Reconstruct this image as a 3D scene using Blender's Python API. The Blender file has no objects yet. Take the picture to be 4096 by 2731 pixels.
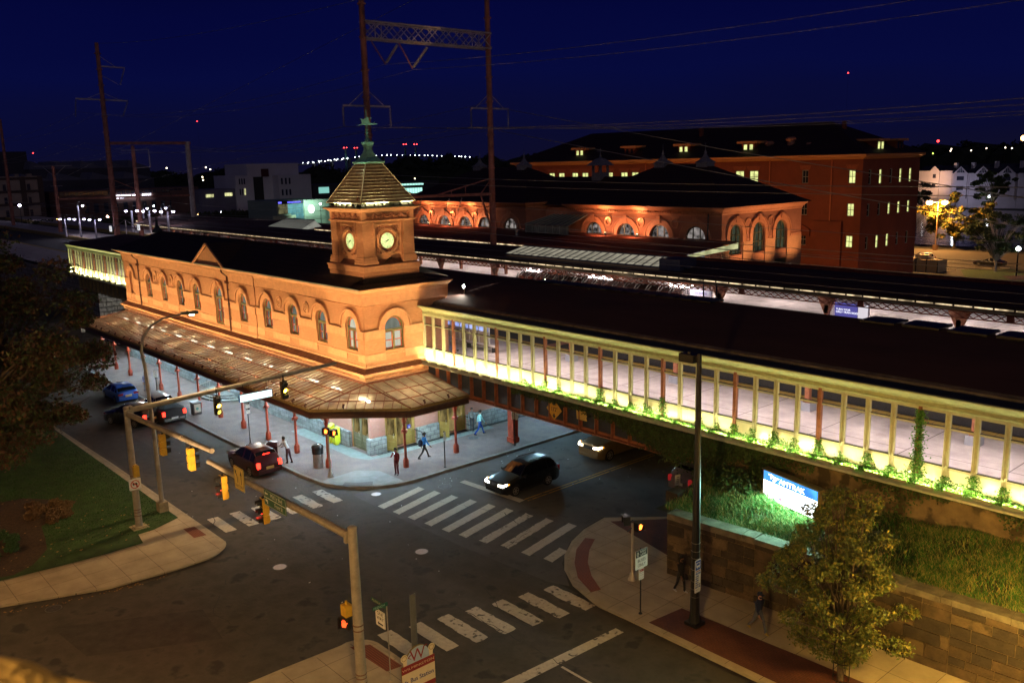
import bpy, math, random
from mathutils import Vector, Matrix
R=math.radians; PI=math.pi
random.seed(7)
C=bpy.context.scene.collection
S=bpy.context.scene
# ---------- camera ----------
CAMZ=19.0
def _rows(yaw,pitch,roll):
    cy,sy=math.cos(yaw),math.sin(yaw);cp,sp=math.cos(pitch),math.sin(pitch)
    f=Vector((-sy*cp,cy*cp,-sp)); rt=Vector((cy,sy,0)); up=rt.cross(f)
    c,s=math.cos(roll),math.sin(roll)
    return c*rt+s*up, -s*rt+c*up, f
_r,_u,_f=_rows(R(48.80209),R(11.3036),R(-1.374634))
cam=bpy.data.cameras.new('camera'); cam.sensor_width=36; cam.lens=36*3553.62/4096
cam.clip_start=.1; cam.clip_end=6000
cam.dof.use_dof=True; cam.dof.focus_distance=55; cam.dof.aperture_fstop=2.8
co=bpy.data.objects.new('camera',cam); C.objects.link(co)
co.matrix_world=Matrix(((_r.x,_u.x,-_f.x,0),(_r.y,_u.y,-_f.y,0),(_r.z,_u.z,-_f.z,CAMZ),(0,0,0,1)))
S.camera=co
# ---------- world: deep blue late dusk ----------
W=bpy.data.worlds.new('World'); S.world=W; W.use_nodes=True
nt=W.node_tree; nt.nodes.clear()
def nn(t,ty,**k):
    n=t.nodes.new(ty)
    for a,b in k.items(): setattr(n,a,b)
    return n
out=nn(nt,'ShaderNodeOutputWorld'); bg=nn(nt,'ShaderNodeBackground')
tc=nn(nt,'ShaderNodeTexCoord'); sx=nn(nt,'ShaderNodeSeparateXYZ'); rp=nn(nt,'ShaderNodeValToRGB')
ns=nn(nt,'ShaderNodeTexNoise'); ns.inputs['Scale'].default_value=2.2; ns.inputs['Detail'].default_value=3
mp=nn(nt,'ShaderNodeMapping'); mp.inputs['Scale'].default_value=(1,1,5)
ma=nn(nt,'ShaderNodeMath',operation='MULTIPLY_ADD'); ma.inputs[1].default_value=.09
nt.links.new(tc.outputs['Generated'],sx.inputs[0]); nt.links.new(tc.outputs['Generated'],mp.inputs[0]); nt.links.new(mp.outputs[0],ns.inputs['Vector'])
nt.links.new(ns.outputs['Fac'],ma.inputs[0]); nt.links.new(sx.outputs['Z'],ma.inputs[2])
nt.links.new(ma.outputs[0],rp.inputs[0]); nt.links.new(rp.outputs[0],bg.inputs[0]); nt.links.new(bg.outputs[0],out.inputs[0])
cr=rp.color_ramp; cr.elements[0].position=.03; cr.elements[0].color=(.0048,.0042,.016,1)
cr.elements[1].position=.55; cr.elements[1].color=(.0006,.0008,.012,1)
for p_,c_ in ((.075,(.0028,.0032,.024,1)),(.14,(.0018,.0030,.040,1)),(.2,(.0012,.0021,.036,1)),(.3,(.0008,.0012,.0185,1))):
    e=cr.elements.new(p_); e.color=c_
bg.inputs[1].default_value=.62
S.view_settings.view_transform='Standard'; S.view_settings.look='None'; S.view_settings.exposure=.8; S.view_settings.gamma=1
try: S.view_settings.use_curve_mapping=False
except Exception: pass
S.cycles.use_denoising=True; S.cycles.max_bounces=6; S.cycles.diffuse_bounces=3; S.cycles.glossy_bounces=3; S.cycles.transparent_max_bounces=10
S.cycles.transmission_bounces=4; S.cycles.sample_clamp_indirect=3; S.cycles.caustics_reflective=False; S.cycles.caustics_refractive=False
# ---------- mesh helper ----------
class MB:
    def __init__(s): s.v=[];s.f=[];s.m=[]
    def add(s,vs,fs,m=0):
        b=len(s.v); s.v+= [tuple(v) for v in vs]; s.f+=[tuple(i+b for i in f) for f in fs]; s.m+=[m]*len(fs); return s
    def box(s,x0,y0,z0,x1,y1,z1,m=0):
        v=[(x,y,z) for z in (z0,z1) for x,y in ((x0,y0),(x1,y0),(x1,y1),(x0,y1))]
        return s.add(v,[(3,2,1,0),(4,5,6,7),(0,1,5,4),(1,2,6,5),(2,3,7,6),(3,0,4,7)],m)
    def obox(s,c,a,b,h,m=0):
        c,a,b,h=map(Vector,(c,a,b,h))
        v=[c+k*h+i*a+j*b for k in (-1,1) for i,j in ((-1,-1),(1,-1),(1,1),(-1,1))]
        return s.add(v,[(3,2,1,0),(4,5,6,7),(0,1,5,4),(1,2,6,5),(2,3,7,6),(3,0,4,7)],m)
    def beam(s,a,b,w,h,m=0,up=(0,0,1)):
        a,b=Vector(a),Vector(b); d=b-a; L=d.length
        if L<1e-6: return s
        d/=L; u=Vector(up)
        if abs(d.dot(u))>.98: u=Vector((1,0,0))
        x=d.cross(u).normalized(); y=x.cross(d)
        return s.obox((a+b)/2,d*L/2,x*w/2,y*h/2,m)
    def cyl(s,a,b,r0,r1=None,n=8,m=0,cap=True):
        a,b=Vector(a),Vector(b); r1=r0 if r1 is None else r1
        d=(b-a).normalized(); u=Vector((0,0,1)) if abs(d.z)<.95 else Vector((1,0,0))
        x=d.cross(u).normalized(); y=d.cross(x)
        v=[]
        for c,r in ((a,r0),(b,r1)):
            for i in range(n): t=2*PI*i/n; v.append(c+x*(r*math.cos(t))+y*(r*math.sin(t)))
        f=[(i,(i+1)%n,n+(i+1)%n,n+i) for i in range(n)]
        if cap: f+= [tuple(range(n))[::-1],tuple(range(n,2*n))]
        return s.add(v,f,m)
    def tube(s,pts,r,n=6,m=0):
        pts=[Vector(p) for p in pts]; rs=r if isinstance(r,(list,tuple)) else [r]*len(pts)
        v=[];pu=None
        for i,p in enumerate(pts):
            d=(pts[min(i+1,len(pts)-1)]-pts[max(i-1,0)]).normalized()
            u=Vector((0,0,1)) if abs(d.z)<.95 else Vector((1,0,0))
            if pu is None: x=d.cross(u).normalized()
            else: x=(pu-d*pu.dot(d)).normalized()
            pu=x; y=d.cross(x)
            for k in range(n): t=2*PI*k/n; v.append(p+x*(rs[i]*math.cos(t))+y*(rs[i]*math.sin(t)))
        f=[(i*n+k,i*n+(k+1)%n,(i+1)*n+(k+1)%n,(i+1)*n+k) for i in range(len(pts)-1) for k in range(n)]
        f+=[tuple(range(n))[::-1],tuple(range(len(pts)*n-n,len(pts)*n))]
        return s.add(v,f,m)
    def lathe(s,cx,cy,prof,n=12,m=0,z0=0):
        v=[(cx+r*math.cos(2*PI*k/n),cy+r*math.sin(2*PI*k/n),z0+z) for r,z in prof for k in range(n)]
        f=[(i*n+k,i*n+(k+1)%n,(i+1)*n+(k+1)%n,(i+1)*n+k) for i in range(len(prof)-1) for k in range(n)]
        f+=[tuple(range(n))[::-1],tuple(range(len(prof)*n-n,len(prof)*n))]
        return s.add(v,f,m)
    def poly(s,pts,m=0): return s.add(pts,[tuple(range(len(pts)))],m)
    def prism(s,pts,vec,m=0):
        n=len(pts); vec=Vector(vec); p=[Vector(q) for q in pts]
        return s.add(p+[q+vec for q in p],[tuple(range(n))[::-1],tuple(range(n,2*n))]+[(i,(i+1)%n,n+(i+1)%n,n+i) for i in range(n)],m)
    def ring(s,c,nrm,up,r0,r1,th,n=24,m=0,a0=0,a1=2*PI,sx=1,sy=1):
        c,nrm,up=Vector(c),Vector(nrm),Vector(up); x=up.cross(nrm)
        k=n if abs(a1-a0-2*PI)>1e-6 else n
        v=[]
        for i in range(k+1):
            a=a0+(a1-a0)*i/k; d=x*(math.cos(a)*sx)+up*(math.sin(a)*sy)
            v+=[c+d*r0,c+d*r1,c+d*r1+nrm*th,c+d*r0+nrm*th]
        f=[]
        for i in range(k):
            b=i*4; f+=[(b+j,b+(j+1)%4,b+4+(j+1)%4,b+4+j) for j in range(4)]
        f+=[(0,1,2,3),(k*4+3,k*4+2,k*4+1,k*4)]
        return s.add(v,f,m)
    def disc(s,c,nrm,up,r,n=24,m=0,sx=1,sy=1):
        c,nrm,up=Vector(c),Vector(nrm),Vector(up); x=up.cross(nrm)
        return s.poly([c+x*(r*sx*math.cos(2*PI*i/n))+up*(r*sy*math.sin(2*PI*i/n)) for i in range(n)],m)
    def text(s,t,o,xd,yd,size,m=0,align='CENTER',bold=False,wide=1,off=0):
        vs,fs=glyphs(t,align)
        xd,yd,o=Vector(xd),Vector(yd),Vector(o)
        nz=xd.cross(yd)
        v=[o+xd*(p[0]*size*wide)+yd*(p[1]*size)+nz*off for p in vs]
        s.add(v,fs,m)
        if bold:
            for dx,dy in ((.035,0),(0,.03)): s.add([q+xd*(dx*size)+yd*(dy*size)+nz*.0006*(1+dx*40) for q in v],fs,m)
        return s
    def build(s,name,mats,parent=None,smooth=False,loc=None):
        me=bpy.data.meshes.new(name)
        if parent is not None:
            l=WL(parent)
            vs=[(a-l.x,b-l.y,c-l.z) for a,b,c in s.v]; off=None
        else:
            if loc is None:
                xs=[v[0] for v in s.v];ys=[v[1] for v in s.v];zs=[v[2] for v in s.v]
                loc=((min(xs)+max(xs))/2,(min(ys)+max(ys))/2,min(zs))
            off=loc; vs=[(a-loc[0],b-loc[1],c-loc[2]) for a,b,c in s.v]
        me.from_pydata(vs,[],s.f)
        if not isinstance(mats,(list,tuple)): mats=[mats]
        for q in mats: me.materials.append(q)
        if len(mats)>1: me.polygons.foreach_set('material_index',s.m)
        if smooth: me.polygons.foreach_set('use_smooth',[True]*len(s.f))
        me.update()
        if smooth:
            try: me.set_sharp_from_angle(angle=R(42))
            except Exception: pass
        o=bpy.data.objects.new(name,me); C.objects.link(o)
        if parent is not None: o.parent=parent
        else: o.location=off
        return o
_wl={}
def WL(o):
    l=Vector(o.location); p=o.parent
    while p is not None: l+=p.location; p=p.parent
    return l
_gc={}
def glyphs(t,align='CENTER'):
    if (t,align) in _gc: return _gc[(t,align)]
    cu=bpy.data.curves.new('t','FONT'); cu.body=t; cu.align_x=align; cu.align_y='CENTER'; cu.size=1; cu.resolution_u=3
    o=bpy.data.objects.new('t',cu); C.objects.link(o)
    dg=bpy.context.evaluated_depsgraph_get(); me=o.evaluated_get(dg).to_mesh()
    vs=[tuple(v.co) for v in me.vertices]; fs=[tuple(p.vertices) for p in me.polygons]
    o.evaluated_get(dg).to_mesh_clear(); bpy.data.objects.remove(o); bpy.data.curves.remove(cu)
    _gc[(t,align)]=(vs,fs); return vs,fs
def tag(o,label=None,cat=None,group=None,kind=None):
    if label: o['label']=label
    if cat: o['category']=cat
    if group: o['group']=group
    if kind: o['kind']=kind
    return o
def thing(name,label,cat,loc=(0,0,0),rz=0,group=None):
    o=bpy.data.objects.new(name,None); C.objects.link(o); o.location=loc; o.rotation_euler=(0,0,rz); o.empty_display_size=.3
    return tag(o,label,cat,group)
def copy_tree(o,parent=None):
    c=o.copy(); C.objects.link(c); c.parent=parent
    if o.type=='LIGHT': pass
    for ch in list(o.children): copy_tree(ch,c)
    return c
def dup(o,loc,rz,label,group=None):
    c=copy_tree(o); c.location=loc; c.rotation_euler=(0,0,rz); c['label']=label
    if group: c['group']=group
    return c
def struct(mb,name,mats,smooth=False,loc=(0,0,0)):
    o=mb.build(name,mats,None,smooth,loc); o['kind']='structure'; return o
def local(mb,name,mats,parent,smooth=False):
    """mesh given in the parent's own frame"""
    l=WL(parent); mb.v=[(a+l.x,b+l.y,c+l.z) for a,b,c in mb.v]
    return mb.build(name,mats,parent,smooth)
# ---------- materials ----------
MC={}
def M(name,col,rough=.65,metal=0,var=.22,scale=2.5,bump=0,emit=None,es=1,coat=0,detail=6,spots=None,spec=None,stretch=None):
    if name in MC: return MC[name]
    m=bpy.data.materials.new(name); m.use_nodes=True; t=m.node_tree; b=t.nodes['Principled BSDF']
    b.inputs['Base Color'].default_value=(*col,1); b.inputs['Roughness'].default_value=rough; b.inputs['Metallic'].default_value=metal
    if coat: b.inputs['Coat Weight'].default_value=coat; b.inputs['Coat Roughness'].default_value=.06
    if spec is not None: b.inputs['Specular IOR Level'].default_value=spec
    if emit: b.inputs['Emission Color'].default_value=(*emit,1); b.inputs['Emission Strength'].default_value=es
    if var or bump:
        tc=nn(t,'ShaderNodeTexCoord'); n=nn(t,'ShaderNodeTexNoise'); n.inputs['Scale'].default_value=scale; n.inputs['Detail'].default_value=detail; n.inputs['Roughness'].default_value=.62
        src=tc.outputs['Object']
        if stretch:
            q=nn(t,'ShaderNodeMapping'); q.inputs['Scale'].default_value=stretch; t.links.new(src,q.inputs[0]); src=q.outputs[0]
        t.links.new(src,n.inputs['Vector'])
        if var:
            r=nn(t,'ShaderNodeMapRange'); r.inputs['From Min'].default_value=.3; r.inputs['From Max'].default_value=.7; r.inputs['To Min'].default_value=1-var; r.inputs['To Max'].default_value=1+var
            t.links.new(n.outputs['Fac'],r.inputs['Value'])
            x=nn(t,'ShaderNodeMix',data_type='RGBA',blend_type='MULTIPLY'); x.inputs[0].default_value=1; x.inputs[6].default_value=(*col,1)
            t.links.new(r.outputs[0],x.inputs[7]); last=x.outputs[2]
            if spots:
                n2=nn(t,'ShaderNodeTexNoise'); n2.inputs['Scale'].default_value=spots[1]; n2.inputs['Detail'].default_value=4
                t.links.new(src,n2.inputs['Vector'])
                r2=nn(t,'ShaderNodeMapRange'); r2.inputs['From Min'].default_value=spots[2]; r2.inputs['From Max'].default_value=spots[2]+.08
                t.links.new(n2.outputs['Fac'],r2.inputs['Value'])
                y=nn(t,'ShaderNodeMix',data_type='RGBA'); t.links.new(r2.outputs[0],y.inputs[0]); t.links.new(last,y.inputs[6]); y.inputs[7].default_value=(*spots[0],1); last=y.outputs[2]
            t.links.new(last,b.inputs['Base Color'])
        if bump:
            bp=nn(t,'ShaderNodeBump'); bp.inputs['Strength'].default_value=bump; bp.inputs['Distance'].default_value=.04
            n3=nn(t,'ShaderNodeTexNoise'); n3.inputs['Scale'].default_value=scale*6; n3.inputs['Detail'].default_value=5; t.links.new(src,n3.inputs['Vector'])
            t.links.new(n3.outputs['Fac'],bp.inputs['Height']); t.links.new(bp.outputs[0],b.inputs['Normal'])
    MC[name]=m; return m
def BR(name,c1,c2,mortar,bw=.22,bh=.075,ms=.012,rough=.8,bump=.5,var=.2,axis='wall',offset=.5,big=.25,stain=None):
    """bricks, ashlar, tiles or pavers; 'wall' maps x+y across and z up, 'floor' maps x, y"""
    if name in MC: return MC[name]
    m=bpy.data.materials.new(name); m.use_nodes=True; t=m.node_tree; b=t.nodes['Principled BSDF']; b.inputs['Roughness'].default_value=rough
    tc=nn(t,'ShaderNodeTexCoord'); sp=nn(t,'ShaderNodeSeparateXYZ'); cb=nn(t,'ShaderNodeCombineXYZ'); t.links.new(tc.outputs['Object'],sp.inputs[0])
    if axis=='wall':
        ad=nn(t,'ShaderNodeMath',operation='ADD'); t.links.new(sp.outputs[0],ad.inputs[0]); t.links.new(sp.outputs[1],ad.inputs[1]); t.links.new(ad.outputs[0],cb.inputs[0]); t.links.new(sp.outputs[2],cb.inputs[1])
    else:
        t.links.new(sp.outputs[0],cb.inputs[0]); t.links.new(sp.outputs[1],cb.inputs[1])
    k=nn(t,'ShaderNodeTexBrick'); k.offset=offset; k.inputs['Scale'].default_value=1; k.inputs['Brick Width'].default_value=bw; k.inputs['Row Height'].default_value=bh
    k.inputs['Mortar Size'].default_value=ms; k.inputs['Color1'].default_value=(*c1,1); k.inputs['Color2'].default_value=(*c2,1); k.inputs['Mortar'].default_value=(*mortar,1)
    k.inputs['Mortar Smooth'].default_value=.2
    t.links.new(cb.outputs[0],k.inputs['Vector'])
    n=nn(t,'ShaderNodeTexNoise'); n.inputs['Scale'].default_value=big; n.inputs['Detail'].default_value=8; n.inputs['Roughness'].default_value=.65; t.links.new(tc.outputs['Object'],n.inputs['Vector'])
    r=nn(t,'ShaderNodeMapRange'); r.inputs['From Min'].default_value=.3; r.inputs['From Max'].default_value=.7; r.inputs['To Min'].default_value=1-var; r.inputs['To Max'].default_value=1+var; t.links.new(n.outputs['Fac'],r.inputs['Value'])
    x=nn(t,'ShaderNodeMix',data_type='RGBA',blend_type='MULTIPLY'); x.inputs[0].default_value=1; t.links.new(k.outputs['Color'],x.inputs[6]); t.links.new(r.outputs[0],x.inputs[7])
    last=x.outputs[2]
    if stain:
        mp=nn(t,'ShaderNodeMapping'); mp.inputs['Scale'].default_value=stain[2]; t.links.new(tc.outputs['Object'],mp.inputs[0])
        n2=nn(t,'ShaderNodeTexNoise'); n2.inputs['Scale'].default_value=1; n2.inputs['Detail'].default_value=6; t.links.new(mp.outputs[0],n2.inputs['Vector'])
        r2=nn(t,'ShaderNodeMapRange'); r2.inputs['From Min'].default_value=stain[1]; r2.inputs['From Max'].default_value=stain[1]+.12; t.links.new(n2.outputs['Fac'],r2.inputs['Value'])
        y=nn(t,'ShaderNodeMix',data_type='RGBA'); t.links.new(r2.outputs[0],y.inputs[0]); t.links.new(last,y.inputs[6]); y.inputs[7].default_value=(*stain[0],1); last=y.outputs[2]
    t.links.new(last,b.inputs['Base Color'])
    bp=nn(t,'ShaderNodeBump'); bp.inputs['Strength'].default_value=bump; bp.inputs['Distance'].default_value=.03; bp.invert=True
    t.links.new(k.outputs['Fac'],bp.inputs['Height'])
    b2=nn(t,'ShaderNodeBump'); b2.inputs['Strength'].default_value=.35; b2.inputs['Distance'].default_value=.03; n4=nn(t,'ShaderNodeTexNoise'); n4.inputs['Scale'].default_value=9; n4.inputs['Detail'].default_value=5
    t.links.new(tc.outputs['Object'],n4.inputs['Vector']); t.links.new(n4.outputs['Fac'],b2.inputs['Height']); t.links.new(bp.outputs[0],b2.inputs['Normal']); t.links.new(b2.outputs[0],b.inputs['Normal'])
    MC[name]=m; return m
def GL(name,tint=(.6,.6,.6),trans=.5,rough=.08,diff=(.3,.3,.25),dmix=.3,gl=.25):
    """sheet glass: see-through + a little diffuse dirt + gloss"""
    if name in MC: return MC[name]
    m=bpy.data.materials.new(name); m.use_nodes=True; t=m.node_tree; t.nodes.clear()
    o=nn(t,'ShaderNodeOutputMaterial'); tr=nn(t,'ShaderNodeBsdfTransparent'); tr.inputs[0].default_value=(*tint,1)
    g=nn(t,'ShaderNodeBsdfGlossy'); g.inputs['Roughness'].default_value=rough
    d=nn(t,'ShaderNodeBsdfDiffuse'); d.inputs[0].default_value=(*diff,1); tl=nn(t,'ShaderNodeBsdfTranslucent'); tl.inputs[0].default_value=(*diff,1)
    a=nn(t,'ShaderNodeMixShader'); a.inputs[0].default_value=.5; t.links.new(d.outputs[0],a.inputs[1]); t.links.new(tl.outputs[0],a.inputs[2])
    b=nn(t,'ShaderNodeMixShader'); b.inputs[0].default_value=dmix; t.links.new(tr.outputs[0],b.inputs[1]); t.links.new(a.outputs[0],b.inputs[2])
    lw=nn(t,'ShaderNodeLayerWeight'); lw.inputs[0].default_value=gl
    c=nn(t,'ShaderNodeMixShader'); t.links.new(lw.outputs['Fresnel'],c.inputs[0]); t.links.new(b.outputs[0],c.inputs[1]); t.links.new(g.outputs[0],c.inputs[2]); t.links.new(c.outputs[0],o.inputs[0])
    if dmix>.2:
        n=nn(t,'ShaderNodeTexNoise'); n.inputs['Scale'].default_value=1.3; n.inputs['Detail'].default_value=6; tcn=nn(t,'ShaderNodeTexCoord'); t.links.new(tcn.outputs['Object'],n.inputs['Vector'])
        r=nn(t,'ShaderNodeMapRange'); r.inputs['From Min'].default_value=.3; r.inputs['From Max'].default_value=.7; r.inputs['To Min'].default_value=dmix*.6; r.inputs['To Max'].default_value=min(1,dmix*1.4); t.links.new(n.outputs['Fac'],r.inputs['Value']); t.links.new(r.outputs[0],b.inputs[0])
    MC[name]=m; return m
def E(name,col,s=1):
    if name in MC: return MC[name]
    m=bpy.data.materials.new(name); m.use_nodes=True; t=m.node_tree; t.nodes.clear()
    o=nn(t,'ShaderNodeOutputMaterial'); e=nn(t,'ShaderNodeEmission'); e.inputs[0].default_value=(*col,1); e.inputs[1].default_value=s; t.links.new(e.outputs[0],o.inputs[0])
    MC[name]=m; return m
def EW(name,col,s=1,scale=3,lo=.35,stretch=(1,1,.4)):
    """lit interior seen through a pane: uneven emission"""
    if name in MC: return MC[name]
    m=E(name,col,s); t=m.node_tree; e=[n for n in t.nodes if n.type=='EMISSION'][0]
    tcn=nn(t,'ShaderNodeTexCoord'); mp=nn(t,'ShaderNodeMapping'); mp.inputs['Scale'].default_value=stretch; n=nn(t,'ShaderNodeTexNoise'); n.inputs['Scale'].default_value=scale; n.inputs['Detail'].default_value=3
    t.links.new(tcn.outputs['Object'],mp.inputs[0]); t.links.new(mp.outputs[0],n.inputs['Vector'])
    r=nn(t,'ShaderNodeMapRange'); r.inputs['From Min'].default_value=.35; r.inputs['From Max'].default_value=.65; r.inputs['To Min'].default_value=s*lo; r.inputs['To Max'].default_value=s; t.links.new(n.outputs['Fac'],r.inputs['Value']); t.links.new(r.outputs[0],e.inputs[1])
    return m
def lamp(kind,loc,power,col,parent=None,size=.1,target=None,angle=70,blend=.6,sy=None,name='lamp_light'):
    l=bpy.data.lights.new(name,kind); l.energy=power; l.color=col
    if kind=='AREA':
        l.size=size
        if sy: l.shape='RECTANGLE'; l.size_y=sy
    else: l.shadow_soft_size=size
    if kind=='SPOT': l.spot_size=R(angle); l.spot_blend=blend
    o=bpy.data.objects.new(name,l); C.objects.link(o)
    loc=Vector(loc)
    if parent is not None: o.parent=parent; o.location=loc-WL(parent)
    else: o.location=loc
    if target is not None: o.rotation_euler=(Vector(target)-loc).to_track_quat('-Z','Y').to_euler()
    return o
def awall(mb,O,U,N,u0,u1,z0,z1,ops,depth=.25,m=0,seg=10,mr=None):
    """wall with arched openings. ops: (ua,ub,zsill,zspring,arched)"""
    O,U,N=Vector(O),Vector(U),Vector(N); Z=Vector((0,0,1)); mr=m if mr is None else mr
    P=lambda u,z,d=0:O+U*u+Z*z-N*d
    q=lambda a,b,c,d,mm=m: mb.add([a,b,c,d],[(0,1,2,3)],mm)
    cur=u0
    for ua,ub,zs,zp,ar in sorted(ops):
        if ua>cur: q(P(cur,z0),P(ua,z0),P(ua,z1),P(cur,z1))
        if zs>z0: q(P(ua,z0),P(ub,z0),P(ub,zs),P(ua,zs))
        r=(ub-ua)/2; c=(ua+ub)/2
        top=[(ua,zp)]+([(c-r*math.cos(PI*i/seg),zp+r*math.sin(PI*i/seg)) for i in range(1,seg)] if ar else [])+[(ub,zp)]
        for (a,za),(b,zb) in zip(top,top[1:]): q(P(a,za),P(b,zb),P(b,z1),P(a,z1)); q(P(b,zb),P(a,za),P(a,za,depth),P(b,zb,depth),mr)
        q(P(ua,zs),P(ua,zp),P(ua,zp,depth),P(ua,zs,depth),mr); q(P(ub,zp),P(ub,zs),P(ub,zs,depth),P(ub,zp,depth),mr); q(P(ub,zs),P(ua,zs),P(ua,zs,depth),P(ub,zs,depth),mr)
        cur=ub
    if u1>cur: q(P(cur,z0),P(u1,z0),P(u1,z1),P(cur,z1))
def sweep(mb,path,prof,m=0,closed=False):
    """moulding: prof [(out,z)] carried along path [(x,y)] on the path's right-hand side, mitred"""
    n=len(path); P=[Vector((a,b)) for a,b in path]; rows=[]
    for i in range(n):
        d0=(P[i]-P[i-1]).normalized() if (i>0 or closed) else None
        d1=(P[(i+1)%n]-P[i]).normalized() if (i<n-1 or closed) else None
        d0=d0 or d1; d1=d1 or d0
        n0=Vector((d0.y,-d0.x)); n1=Vector((d1.y,-d1.x)); mm=(n0+n1); mm=mm/mm.length_squared*2 if mm.length>1e-6 else n0
        rows.append([(P[i].x+mm.x*o,P[i].y+mm.y*o,z) for o,z in prof])
    k=len(prof); v=[p for r in rows for p in r]; f=[]
    for i in range(n if closed else n-1):
        a=i*k; b=((i+1)%n)*k
        f+=[(a+j,b+j,b+(j+1),a+(j+1)) for j in range(k-1)]
    if not closed: f+=[tuple(range(k)),tuple(range((n-1)*k,n*k))[::-1]]
    mb.add(v,f,m)
# ---------- shared materials ----------
BRICK=BR('buff_brick',(.58,.285,.145),(.49,.225,.11),(.44,.22,.12),var=.16)
TERRA=M('terracotta',(.62,.32,.17),.6,var=.14,scale=3,bump=.15)
TERRAD=M('terracotta_ornament',(.46,.2,.11),.6,var=.4,scale=14,bump=.9)
ROOFD=BR('dark_roof_tile',(.03,.018,.015),(.04,.022,.018),(.01,.007,.006),bw=.3,bh=.22,ms=.02,axis='wall',rough=.75)
LEDGE=M('ledge_tile',(.23,.09,.05),.6,var=.3,scale=4)
GREEN=M('green_paint',(.16,.16,.075),.5,var=.15,scale=6)
ORNG=M('orange_sash',(.5,.09,.02),.5,var=.1)
IRON=M('red_iron',(.30,.045,.02),.5,var=.35,scale=3,bump=.15)
IRONO=M('orange_red_iron',(.30,.11,.055),.5,var=.35,scale=3,bump=.15)
BLACK=M('black_metal',(.012,.012,.014),.45,var=.2)
GALV=M('galvanised_steel',(.34,.31,.27),.5,.3,var=.3,scale=5,bump=.1)
ASPH=M('asphalt',(.062,.056,.048),.88,var=.34,scale=.9,bump=.5,detail=15,spots=((.03,.029,.028),.9,.58))
WHITE=M('white_paint',(.75,.74,.7),.6,var=.1)
GRAN=BR('rough_granite',(.20,.225,.225),(.29,.31,.30),(.12,.13,.13),bw=.62,bh=.3,ms=.02,bump=1,var=.35,big=2.5)
DARKGL=M('dark_glass',(.012,.014,.016),.08,var=0)
PANE=EW('dim_lit_pane',(.42,.46,.38),.30,1.2,.45)
PANEB=EW('lit_blind_pane',(.66,.64,.50),.55,2,.8)
COPPER=M('copper_green',(.16,.38,.33),.55,var=.3,scale=6)
# ---------- ground ----------
mb=MB(); mb.add([(-3000,-1500,-.012),(1500,-1500,-.012),(1500,4000,-.012),(-3000,4000,-.012)],[(0,1,2,3)])
struct(mb,'ground',M('ground_earth',(.035,.034,.028),.95,var=.4,scale=.03,bump=.2))
def sheet(name,pts,z,mat,kind='structure'):
    m=MB(); m.poly([(x,y,z) for x,y in pts]); o=m.build(name,mat,None,loc=(0,0,0)); o['kind']=kind; return o
def arc(cx,cy,r,a0,a1,n=10): return [(cx+r*math.cos(R(a0+(a1-a0)*i/n)),cy+r*math.sin(R(a0+(a1-a0)*i/n))) for i in range(n+1)]
# roads
sheet('road',[(-260,16.6),(10,16.6),(10,26.4),(-23,26.4),(-260,25)],0,ASPH)
sheet('road',[(-43.5,-60),(-28.8,-60),(-28.8,16.6),(-43.5,16.6)],.0,ASPH)
CONCR=M('concrete_roadway',(.082,.078,.073),.9,var=.3,scale=.5,bump=.3,detail=12,spots=((.05,.048,.046),1.3,.6))
sheet('road',[(-43.9,25.6),(-40.1,25.5),(-33,25.75),(-27.7,26.2),(-26.8,26.6),(-28.7,28),(-30.1,29.9),(-30.9,31.8),(-31.2,33.6),(-28.3,36.2),(-27.2,38),(-27.2,62),(-43.6,62),(-43.5,36),(-43.4,30)],.006,CONCR)
# kerbed pavements: polygon, top .15, kerb stone band along the road side
def pavement(name,pts,mat,kerb=None,kmat=None,z=.15,bottom=-.01):
    m=MB(); m.prism([(x,y,bottom) for x,y in pts],(0,0,z-bottom)); o=m.build(name,mat,None,loc=(0,0,0)); o['kind']='structure'
    if kerb:
        k=MB(); sweep(k,kerb,[(-.17,z+.004),(-.02,z+.004),(.012,z-.015),(.03,-.02)]); o2=k.build('kerb',kmat,None,loc=(0,0,0)); o2['kind']='structure'
PAVB=BR('purple_brick_paving',(.165,.115,.10),(.13,.095,.09),(.09,.08,.08),bw=.2,bh=.1,ms=.008,axis='floor',var=.35,big=.9,bump=.25)
KERBG=M('grey_kerbstone',(.2,.2,.19),.8,var=.3,scale=2)
CONC=BR('pale_concrete_paving',(.40,.33,.23),(.37,.31,.22),(.12,.09,.06),bw=1.5,bh=1.5,ms=.012,axis='floor',offset=0,var=.22,big=.8,bump=.15)
KERBC=M('pale_kerb',(.36,.31,.22),.8,var=.2,scale=2,bump=.2)
corner=arc(-47.6,29.6,4.55,-88,-3,12)
kpath=[(-125,24.6),(-88,24.65),(-60,24.65),(-51.5,24.85),(-49,24.9)]+corner+[(-43.05,36),(-43.1,44),(-43.1,62)]
pavement('pavement',kpath+[(-48.5,62),(-48.5,30.5),(-125,31.2)],PAVB,kpath,KERBG)
# concrete ramp apron and its tactile plate
ap=[(-46.95,25.3),(-47.15,27.8),(-46.0,28.85),(-43.3,28.9),(-43.75,27.3),(-44.6,26.1),(-45.6,25.45)]
sheet('corner_ramp',ap,.154,M('grey_ramp',(.2,.2,.19),.85,var=.25,scale=2,bump=.2))
sheet('tactile_paving',[(-45.35,25.75),(-44.75,26.25),(-44.15,27.15),(-44.65,27.5),(-45.15,26.7),(-45.75,26.2)],.158,BR('grey_tactile',(.13,.11,.11),(.12,.1,.1),(.06,.05,.05),bw=.12,bh=.12,ms=.02,axis='floor',offset=0))
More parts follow.
